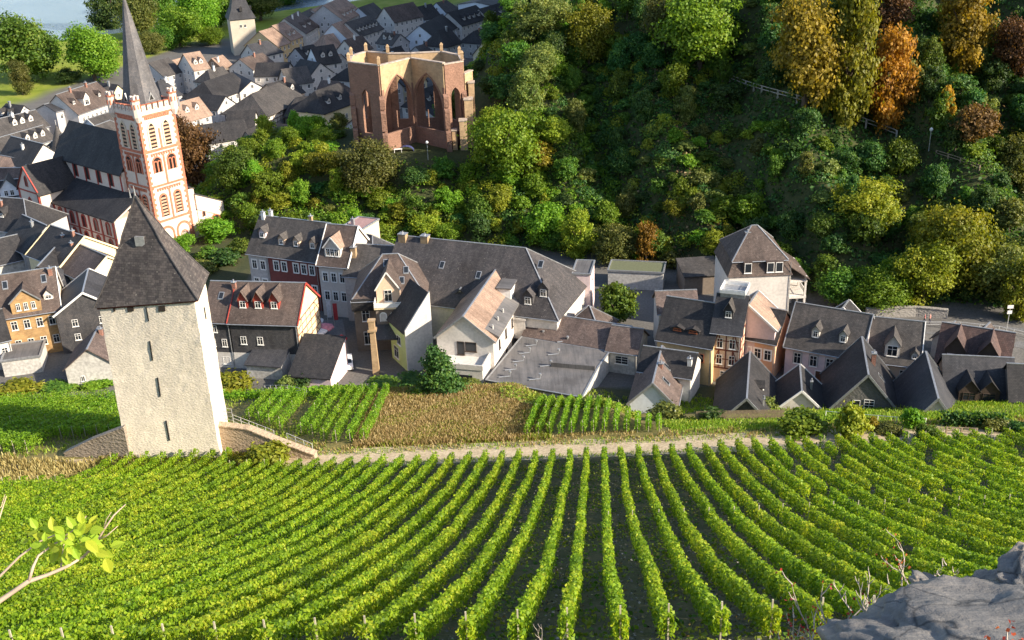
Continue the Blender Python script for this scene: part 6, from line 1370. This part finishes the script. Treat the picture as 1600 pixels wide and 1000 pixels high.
# twigs and dry stems next to the rock
TW = simple('dry_twig', (.42, .36, .30), .9); TWD = simple('dark_twig', (.14, .09, .06), .9)
rt_ = random.Random(8)
def twig(u, v, dist, hpx, label, red=True, n=7):
    b = atd(u, v, dist); s = dist/FPX; root = empty('dry_shrub', b, 0, label, 'dry shrub'); mb = MB(); C = []
    for k in range(n):
        p = Vector((rt_.uniform(-.1, .1), rt_.uniform(-.1, .1), -.1)); d = Vector((rt_.uniform(-.7, .7), rt_.uniform(-.4, .6), 1)).normalized(); L = hpx*s*rt_.uniform(.5, 1.1); pts = [p.copy()]
        for j in range(6):
            d = (d+Vector((rt_.uniform(-.35, .35), rt_.uniform(-.35, .35), rt_.uniform(-.2, .3)))).normalized(); p = p+d*L/6; pts.append(p.copy())
            if rt_.random() < .6:
                q = (d+Vector((rt_.uniform(-1, 1), rt_.uniform(-1, 1), .1))).normalized(); mb.tube([p, p+q*L*.13, p+q*L*.2+Vector((0, 0, L*.05))], [.006, .004, .002], n=4); C.append(p+q*L*.2)
        mb.tube(pts, [.007-.0009*j for j in range(7)], n=4); C.append(p)
    mb.obj('stem', TW if not red else TW, root)
    if red and C:
        Ca = np.repeat(np.array([list(c) for c in C]), 2, 0)+RNG.normal(0, .02, (len(C)*2, 3)); tag(link('leaves', leaves('leaves', Ca, RNG.normal(size=Ca.shape), .03, RNG.uniform(0, 1, len(Ca)), L_RED), root), kind='stuff')
twig(1290, 1010, 8, 130, 'dry shrub with red leaves left of the large rock', True, 9)
twig(1260, 1020, 8.5, 90, 'low tangled red leaved dry shrub at bottom edge', True, 8)
twig(1350, 950, 9, 70, 'pale dry stems just above the left end of the large rock', False, 6)
twig(1465, 905, 10, 75, 'bare white forked twig rising behind the large rock', False, 4)
twig(1425, 905, 10, 110, 'tall thin pale stalk with red tip behind the large rock', True, 3)
twig(1590, 1000, 5.6, 40, 'small green and brown weed on the large rock', True, 4)
twig(858, 1012, 20, 46, 'bare grey branching twig between two vine rows', False, 4)
# near branch with pale green leaves, entering from the left
br = empty('leafy_branch', atd(0, 938, 4.2), 0, 'pale branch with yellow green leaves reaching in at the lower left', 'branch'); B0 = np.array(br.location)
def bp(u, v, d=4.2): return atd(u, v, d)-B0
mb = MB()
for pts, r0 in (([(-80, 990), (-20, 952), (20, 925), (45, 908), (75, 898), (105, 885), (130, 870)], .022), ([(45, 908), (52, 885), (60, 868), (85, 850), (110, 838)], .012), ([(-40, 930), (0, 900), (30, 870), (62, 846), (100, 830)], .011),
    ([(130, 870), (150, 850), (162, 828), (178, 805), (196, 788)], .010), ([(152, 845), (168, 836), (184, 822)], .006), ([(95, 890), (97, 870), (100, 850)], .007), ([(100, 838), (125, 822), (135, 806)], .006), ([(162, 826), (166, 812), (174, 800)], .004), ([(-10, 840), (2, 800), (10, 775)], .007), ([(-10, 800), (2, 792), (8, 772)], .004)):
    mb.tube([bp(u, v, 4.2+.03*math.sin(u*.1)) for u, v in pts], [r0*.55*(1-.6*k/(len(pts)-1)) for k in range(len(pts))], n=8)
mb.obj('stem', simple('pale_branch_bark', (.45, .33, .24), .8), br, True)
lf = MB(); 
for k in range(9):
    t = -1+2*k/8
def leaf_mesh():
    mb = MB(); n = 8; up, dn = [], []
    for k in range(n+1):
        t = k/n; wv = .36*math.sin(math.pi*min(1, t*1.02))**.8*(1-.45*t); up.append((t, wv, .10*wv/.36+.10*t*t*-1)); dn.append((t, -wv, .10*wv/.36-.10*t*t))
    mid = [(k/n, 0, -.10*(k/n)**2) for k in range(n+1)]
    for k in range(n):
        mb.poly([mid[k], mid[k+1], up[k+1], up[k]]); mb.poly([dn[k], dn[k+1], mid[k+1], mid[k]])
    return mb
lme = leaf_mesh().mesh('leaf', L_BLADE, True); a = lme.attributes.new('tone', 'FLOAT', 'POINT'); a.data.foreach_set('value', np.full(len(lme.vertices), .5, np.float32))
for (u, v, s, ang, tilt) in [(100, 845, 30, 130, 40), (112, 848, 34, 95, 30), (120, 840, 36, 70, 30), (128, 832, 30, 40, 35), (140, 830, 32, 10, 40), (146, 848, 30, -70, 40), (160, 862, 26, -20, 30), (150, 862, 28, -15, 20), (164, 872, 36, -75, 50), (172, 855, 30, 20, 60), (95, 852, 34, -110, 50), (104, 858, 36, -85, 40), (112, 862, 34, -100, 60), (88, 840, 34, 170, 40), (74, 842, 30, 160, 40), (60, 836, 28, 175, 50), (58, 826, 26, 120, 40), (84, 830, 30, 100, 60), (140, 822, 26, 60, 40), (128, 818, 26, 95, 50), (118, 826, 30, 120, 30), (92, 862, 30, -130, 40), (76, 848, 28, -150, 50), (66, 850, 26, 190, 30), (134, 845, 34, -40, 50)]+[(rt_.gauss(112, 22), rt_.gauss(846, 11), rt_.uniform(18, 30), rt_.uniform(0, 360), rt_.uniform(20, 75)) for _ in range(34)]:
    o = link('leaf', lme, br); o.location = [float(c) for c in bp(u, v, 4.2+rt_.uniform(-.06, .06))]; sc = s*4.2/FPX*.8; o.scale = (sc, sc, sc)
    ax = Vector(RT)*math.cos(R(ang))+Vector(UP)*math.sin(R(ang))-Vector(FW)*rt_.uniform(-.3, .3); zz = (-Vector(FW)*math.cos(R(tilt))+Vector((.3, 0, 1))*math.sin(R(tilt))); yy = zz.cross(ax).normalized(); ax = ax.normalized(); zz = ax.cross(yy)
    o.rotation_euler = Matrix((ax, yy, zz)).transposed().to_euler()

# ------------------------------------------------------------------ stairs, walls, rails by the tower
WALLS_ = rubble('dry_stone_wall', (.42, .32, .22), 2.6, .9, .1, .4)
def pwall(name, label, pts, tops, th, mat, cat='wall'):
    c = pts[0]; root = empty(name, c, 0, label, cat); mb = MB(); n = len(pts)
    for k in range(n-1):
        p, q = np.array(pts[k])-c, np.array(pts[k+1])-c; d = (q-p); nn = np.array((-d[1], d[0], 0)); nn /= np.linalg.norm(nn); nn *= th/2
        for j in range(1):
            mb.loft([[p-nn-(0, 0, 1.5), q-nn-(0, 0, 1.5), q+nn-(0, 0, 1.5), p+nn-(0, 0, 1.5)], [p-nn+(0, 0, tops[k]), q-nn+(0, 0, tops[k+1]), q+nn+(0, 0, tops[k+1]), p+nn+(0, 0, tops[k])]])
    mb.obj('masonry', mat, root); mb = MB()
    for k in range(n-1):
        p, q = np.array(pts[k])-c+(0, 0, tops[k]+.06), np.array(pts[k+1])-c+(0, 0, tops[k+1]+.06); mb.beam(p, q, th+.2, .14)
    mb.obj('coping', mat, root); return root
s0, s1, s2 = hit(346, 700), hit(400, 712), hit(500, 716)
pwall('retaining_wall', 'rough stone retaining wall carrying the steps right of the tower', [hit(338, 704), hit(395, 708), hit(440, 712), hit(494, 716)], [3.6, 3.3, 2.0, .6], .8, WALLS_)
pwall('terrace_wall', 'shaded dry stone terrace wall left of the tower', [hit(104, 712), hit(150, 713), hit(206, 716)], [.5, 2.3, 4.2], .7, rubble('shaded_wall_stone', (.30, .25, .2), 2.4, .9, .1, .4))  # stone darker than the neighbouring wall, tower shadow put into its colour
def rail(name, label, pts, hgt, mat, bars=2, step=1.6, r=.035, cat='railing', thick=.03):
    c = np.array(pts[0]); root = empty(name, c, 0, label, cat)
    for k in range(len(pts)-1):
        p, q = np.array(pts[k])-c, np.array(pts[k+1])-c; L = np.linalg.norm(q-p); n = max(1, int(round(L/step)))
        for j in range(n+(1 if k == len(pts)-2 else 0)):
            f = p+(q-p)*j/n; mb = MB(); mb.box((f[0]-r, f[1]-r, f[2]-.3), (f[0]+r, f[1]+r, f[2]+hgt)); mb.obj('post', mat, root)
        for b in range(bars):
            z = hgt*(1-.42*b)-.03; mb = MB(); mb.tube([p+(0, 0, z), q+(0, 0, z)], thick, n=5); mb.obj('rail', mat, root)
    return root
up_ = lambda u, v, z: hit(u, v)+np.array((0, 0, z))
rail('handrail', 'sloping pale metal handrail of the steps right of the tower', [up_(370, 690, 2.6), up_(432, 704, 1.6)], 1.1, METAL, 3, 1.3)
rail('handrail', 'lower pale metal handrail at the foot of the steps', [up_(452, 706, 1.4), up_(490, 712, .5)], 1.1, METAL, 3, 1.2)
rail('handrail', 'short dark grey railing next to the tower door', [up_(346, 690, 3.6), up_(370, 692, 3.4)], 1.2, TRIMG, 4, .8)
rail('handrail', 'level metal handrail above the small vine plot', [hit(415, 612), hit(450, 612), hit(480, 620)], 1.1, METAL, 2, 1.8)
rail('handrail', 'pale pipe handrail along the gardens of the right hand houses', [hit(1290, 652), hit(1400, 662), hit(1446, 664)], .9, TRIM, 1, 3)
rail('path_fence', 'weathered post and rail fence along the upper hill path', [hit(1140, 128), hit(1165, 138), hit(1190, 146), hit(1215, 153), hit(1245, 161), hit(1275, 170)], 1.5, simple('grey_fence_wood', (.36, .33, .29), .85), 2, 3.4, .14, 'fence', .09)
rail('path_fence', 'further piece of hill path fence below the orange tree', [hit(1330, 190), hit(1375, 206), hit(1400, 216)], 1.5, simple('grey_fence_wood', (.36, .33, .29), .85), 2, 3.4, .14, 'fence', .09)
rail('path_fence', 'lowest piece of hill path rail on the dark hillside', [hit(1462, 244), hit(1500, 256), hit(1530, 268)], 1.1, WOOD, 2, 2.6, .1, 'fence', .07)
rail('road_rail', 'white railing along the valley road at the right', [hit(1440, 512), hit(1500, 512), hit(1560, 519), hit(1630, 534)], 1.0, METAL, 2, 2.4, .04)
rail('log_rail', 'low wooden log rail before the hedge at right', [hit(1478, 678), hit(1525, 680)], .9, WOOD, 2, 1.5, .08, 'fence', .06)
# wooden paling fence
f0, f1 = hit(1088, 657), hit(1226, 654); fr_ = empty('paling_fence', f0, 0, 'weathered wooden paling fence between garden and cottages', 'fence'); n = int(np.linalg.norm(f1-f0)/.16)
mb = MB(); mb.box((-.065, -.015, 0), (.065, .015, 1.25)); mb.poly([(-.065, -.015, 1.25), (.065, -.015, 1.25), (0, -.015, 1.33)]); PAL = mb.mesh('paling', WOOD)
for k in range(n):
    q = (f1-f0)*k/n; o = link('paling', PAL, fr_); g = f0+q; o.location = (float(q[0]), float(q[1]), H1(g[0], g[1])-float(f0[2])+.05); o.rotation_euler[2] = math.atan2(f1[1]-f0[1], f1[0]-f0[0])
for z in (.3, .95): mb = MB(); mb.beam((0, .05, z), tuple((f1-f0)+np.array((0, .05, z))), .06, .09); mb.obj('rail', WOOD, fr_)
# valley road
ASPH = ground_mat('asphalt', [(.10, .10, .105), (.14, .14, .145), (.18, .175, .17)], .4, 5., .02)
ctr = [hit(1300, 505), hit(1352, 507), hit(1420, 510), hit(1490, 512), hit(1545, 518), hit(1600, 529), hit(1680, 548)]
mb = MB()
for k in range(len(ctr)-1):
    p, q = ctr[k], ctr[k+1]; d = q-p; nn = np.array((-d[1], d[0], 0)); nn = nn/np.linalg.norm(nn)*2.2
    for s in range(4):
        a, b = p+d*s/4, p+d*(s+1)/4; g = lambda v: (v[0], v[1], H1(v[0], v[1])+.05)
        mb.poly([g(a-nn), g(b-nn), g(b+nn), g(a+nn)])
tag(mb.obj('valley_road', ASPH), kind='structure')
pwall('road_wall', 'grey stone wall along the foot of the hill by the road', [hit(1352, 497), hit(1430, 494), hit(1480, 497)], [1.6, 1.6, 1.4], .5, rubble('grey_wall_stone', (.3, .28, .26), 2.5, .8, .08, .3))
# lane between the street houses
mb = MB(); cl = [atz(u, v, .0) for u, v in ((515, 500), (522, 540), (528, 580))]
for k in range(2):
    p, q = cl[k], cl[k+1]; mb.poly([(p[0]-2.2, p[1], .03), (q[0]-2.2, q[1], .03), (q[0]+2.2, q[1], .03), (p[0]+2.2, p[1], .03)])
tag(mb.obj('street', ground_mat('street_paving', [(.16, .15, .15), (.2, .19, .185), (.25, .235, .22)], .5, 4.)), kind='structure')
# parasols of the street cafe
def parasol(u, v, c, r, label):
    p = hit(u, v); root = empty('parasol', p, rt_.uniform(0, 1), label, 'parasol', None); mb = MB(); n = 8
    e = [(r*math.cos(6.2832*k/n), r*math.sin(6.2832*k/n), 2.2) for k in range(n)]
    for k in range(n):
        a, b = e[k], e[(k+1) % n]; mb.poly([a, b, (0, 0, 2.9)]); mb.poly([b, a, (a[0], a[1], 2.0), (b[0], b[1], 2.0)])
    mb.obj('canopy', c, root); mb = MB(); mb.tube([(0, 0, 0), (0, 0, 2.95)], .035); mb.obj('pole', METAL, root); mb = MB(); mb.loft([[(.35*math.cos(a), .35*math.sin(a), z) for a in [6.2832*k/8 for k in range(8)]] for z in (0, .1)]); mb.obj('base', TRIMG, root)
WC = simple('white_canvas', (.72, .72, .74), .9); PC = simple('pink_canvas', (.62, .25, .30), .9); RC_ = simple('red_canvas', (.42, .05, .06), .9)
parasol(494, 520, WC, 1.5, 'white parasol nearest to the half timbered gable'); parasol(508, 530, PC, 1.7, 'pink parasol of the street cafe'); parasol(490, 536, WC, 2.6, 'large white parasol behind the garden house'); parasol(536, 548, RC_, .9, 'small red parasol by the villa corner')
for (u, v, c, lb) in ((513, 508, WC, 'tall white beach flag banner at the street cafe'), (523, 512, RC_, 'red and white banner on a pole at the street cafe')):
    p = hit(u, v); root = empty('banner', p, 0, lb, 'banner'); mb = MB(); mb.tube([(0, 0, 0), (0, 0, 4.6)], .04); mb.obj('pole', METAL, root); mb = MB(); mb.box((.05, -.02, 1.4), (.75, .02, 4.4)); mb.obj('cloth', c, root)
# parked van
def car(u, v, yaw, label, col, name='parked_car'):
    p = hit(u, v); root = empty(name, p, yaw, label, 'car'); prof = [(-2.1, .35), (-2.15, .8), (-1.9, 1.0), (-1.2, 1.08), (-.7, 1.5), (1.2, 1.52), (1.9, 1.0), (2.1, .9), (2.12, .35)]
    mb = MB(); mb.loft([[(x, -.82+.0*z, z) for x, z in prof], [(x, -.85, z) for x, z in prof], [(x, .85, z) for x, z in prof]]); mb.obj('body', col, root)
    for y in (-.87, .83): mb = MB(); mb.poly([(-1.05, y, 1.1), (1.5, y, 1.1), (1.1, y, 1.44), (-.65, y, 1.44)] if y < 0 else [(-1.05, y+.04, 1.1), (-.65, y+.04, 1.44), (1.1, y+.04, 1.44), (1.5, y+.04, 1.1)]); mb.obj('side_window', GLASS, root)
    mb = MB(); mb.poly([(-1.22, -.7, 1.1), (-.74, -.7, 1.5), (-.74, .7, 1.5), (-1.22, .7, 1.1)]); mb.poly([(1.25, -.7, 1.5), (1.85, -.7, 1.06), (1.85, .7, 1.06), (1.25, .7, 1.5)]); mb.obj('windscreen', GLASS, root)
    for x in (-1.3, 1.3):
        for y in (-.86, .68): mb = MB(); mb.loft([[(x+.33*math.cos(a), y+d, .33+.33*math.sin(a)) for a in [6.2832*k/12 for k in range(12)]] for d in (0, .18)]); mb.obj('wheel', DARK, root)
    for y in (-.6, .6): mb = MB(); mb.box((-2.2, y-.16, .65), (-2.1, y+.16, .82)); mb.obj('headlight', METAL, root)
CARW = simple('white_car_paint', (.72, .73, .75), .25, 0, .05)
car(543, 572, R(100), 'white car parked in the gap between garden house and villa', CARW)
car(690, 512, R(80), 'dark car parked in the shaded yard left of the modern white house', simple('dark_car_paint', (.05, .055, .07), .25, 0, .05))
# lamp posts, signs
def lamp(u, v, h, label):
    p = hit(u, v); root = empty('street_lamp', p, 0, label, 'street lamp'); mb = MB(); mb.tube([(0, 0, -.3), (0, 0, h)], [.07, .05]); mb.obj('pole', METAL, root)
    mb = MB(); mb.loft([[(r*math.cos(a), r*math.sin(a), z) for a in [6.2832*k/8 for k in range(8)]] for r, z in ((.15, h), (.32, h+.25), (.3, h+.5), (.06, h+.7))]); mb.obj('lantern', simple('lantern_glass', (.7, .7, .68), .4), root)
lamp(669, 250, 3.4, 'street lamp inside the ruined chapel'); lamp(1451, 236, 3.6, 'lamp post on the dark hill path'); lamp(806, 198, 3., 'slim lamp on the path right of the ruin')
p = hit(1572, 520); root = empty('sign_post', p, 0, 'signpost with two white boards by the valley road', 'sign'); mb = MB(); mb.tube([(0, 0, 0), (0, 0, 4.6)], .06); mb.obj('pole', METAL, root)
for z, w_ in ((4.1, .9), (3.2, .7)): mb = MB(); mb.box((-w_/2, -.08, z), (w_/2, -.062, z+.55)); mb.obj('board', TRIM, root)
# bench and table in the chapel
for (u, v, lb) in ((622, 238, 'white wooden table inside the ruined chapel'),):
    p = hit(u, v); root = empty('table', p, R(10), lb, 'table'); mb = MB(); mb.box((-.9, -.4, .68), (.9, .4, .75)); mb.obj('tabletop', TRIM, root)
    for x in (-.75, .75):
        for y in (-.3, .3): mb = MB(); mb.box((x-.04, y-.04, 0), (x+.04, y+.04, .68)); mb.obj('leg', TRIM, root)
p = hit(635, 236); root = empty('tarpaulin_arch', p, 0, 'dark blue arched tarpaulin inside the ruined chapel', 'tarpaulin'); mb = MB()
for k in range(8):
    a, b = math.pi*k/8, math.pi*(k+1)/8; mb.poly([(1.6*math.cos(a), -.6, 1.1*math.sin(a)), (1.6*math.cos(b), -.6, 1.1*math.sin(b)), (1.6*math.cos(b), .8, 1.1*math.sin(b)), (1.6*math.cos(a), .8, 1.1*math.sin(a))][::-1])
mb.obj('sheet', simple('blue_tarpaulin', (.05, .06, .16), .6), root)
# two walkers on the valley road
def person(u, v, yaw, shirt, label):
    p = hit(u, v)+np.array((0, 0, .05)); J = [(0, 0, .95), (0, 0, 1.2), (0, 0, 1.42), (0, 0, 1.54), (0, .02, 1.68), (.11, 0, .92), (.13, .12, .5), (.12, .02, .08), (.13, -.1, .03), (-.11, 0, .92), (-.13, -.14, .5), (-.12, -.02, .08), (-.13, -.14, .03), (.2, 0, 1.4), (.27, -.04, 1.12), (.26, -.16, .88), (-.2, 0, 1.4), (-.27, .05, 1.12), (-.26, -.08, .88)]
    E = [(0, 1), (1, 2), (2, 3), (3, 4), (0, 5), (5, 6), (6, 7), (7, 8), (0, 9), (9, 10), (10, 11), (11, 12), (2, 13), (13, 14), (14, 15), (2, 16), (16, 17), (17, 18)]
    Rr = [.15, .15, .16, .06, .105, .1, .07, .05, .045, .1, .07, .05, .045, .075, .05, .04, .075, .05, .04]
    me = bpy.data.meshes.new('person'); me.from_pydata(J, E, []); o = bpy.data.objects.new('person', me); COL.objects.link(o); o.location = [float(c) for c in p]; o.rotation_euler[2] = yaw
    o.modifiers.new('skin', 'SKIN'); 
    for k, r in enumerate(Rr): me.skin_vertices[0].data[k].radius = (r, r*.8)
    me.skin_vertices[0].data[0].use_root = True
    sb = o.modifiers.new('sub', 'SUBSURF'); sb.levels = 1; sb.render_levels = 1
    dg = bpy.context.evaluated_depsgraph_get(); ev = bpy.data.meshes.new_from_object(o.evaluated_get(dg)); o.modifiers.clear(); o.data = ev
    for mt in (shirt, simple('trousers', (.06, .06, .09), .9), simple('skin', (.5, .3, .22), .6), simple('hair', (.08, .05, .03), .8)): ev.materials.append(mt)
    for f in ev.polygons:
        z = f.center.z; x = abs(f.center.x); f.material_index = 3 if z > 1.68 or (z > 1.6 and f.center.y > .05) else 2 if z > 1.47 or (x > .22 and z < 1.2) else 0 if z > .93 else 1; f.use_smooth = True
    tag(o, label, 'person')
person(1444, 506, R(70), simple('pink_shirt', (.6, .2, .2), .9), 'person in pink top walking left on the valley road'); person(1452, 506, R(60), simple('rose_shirt', (.55, .25, .22), .9), 'person in rose top walking right on the valley road')
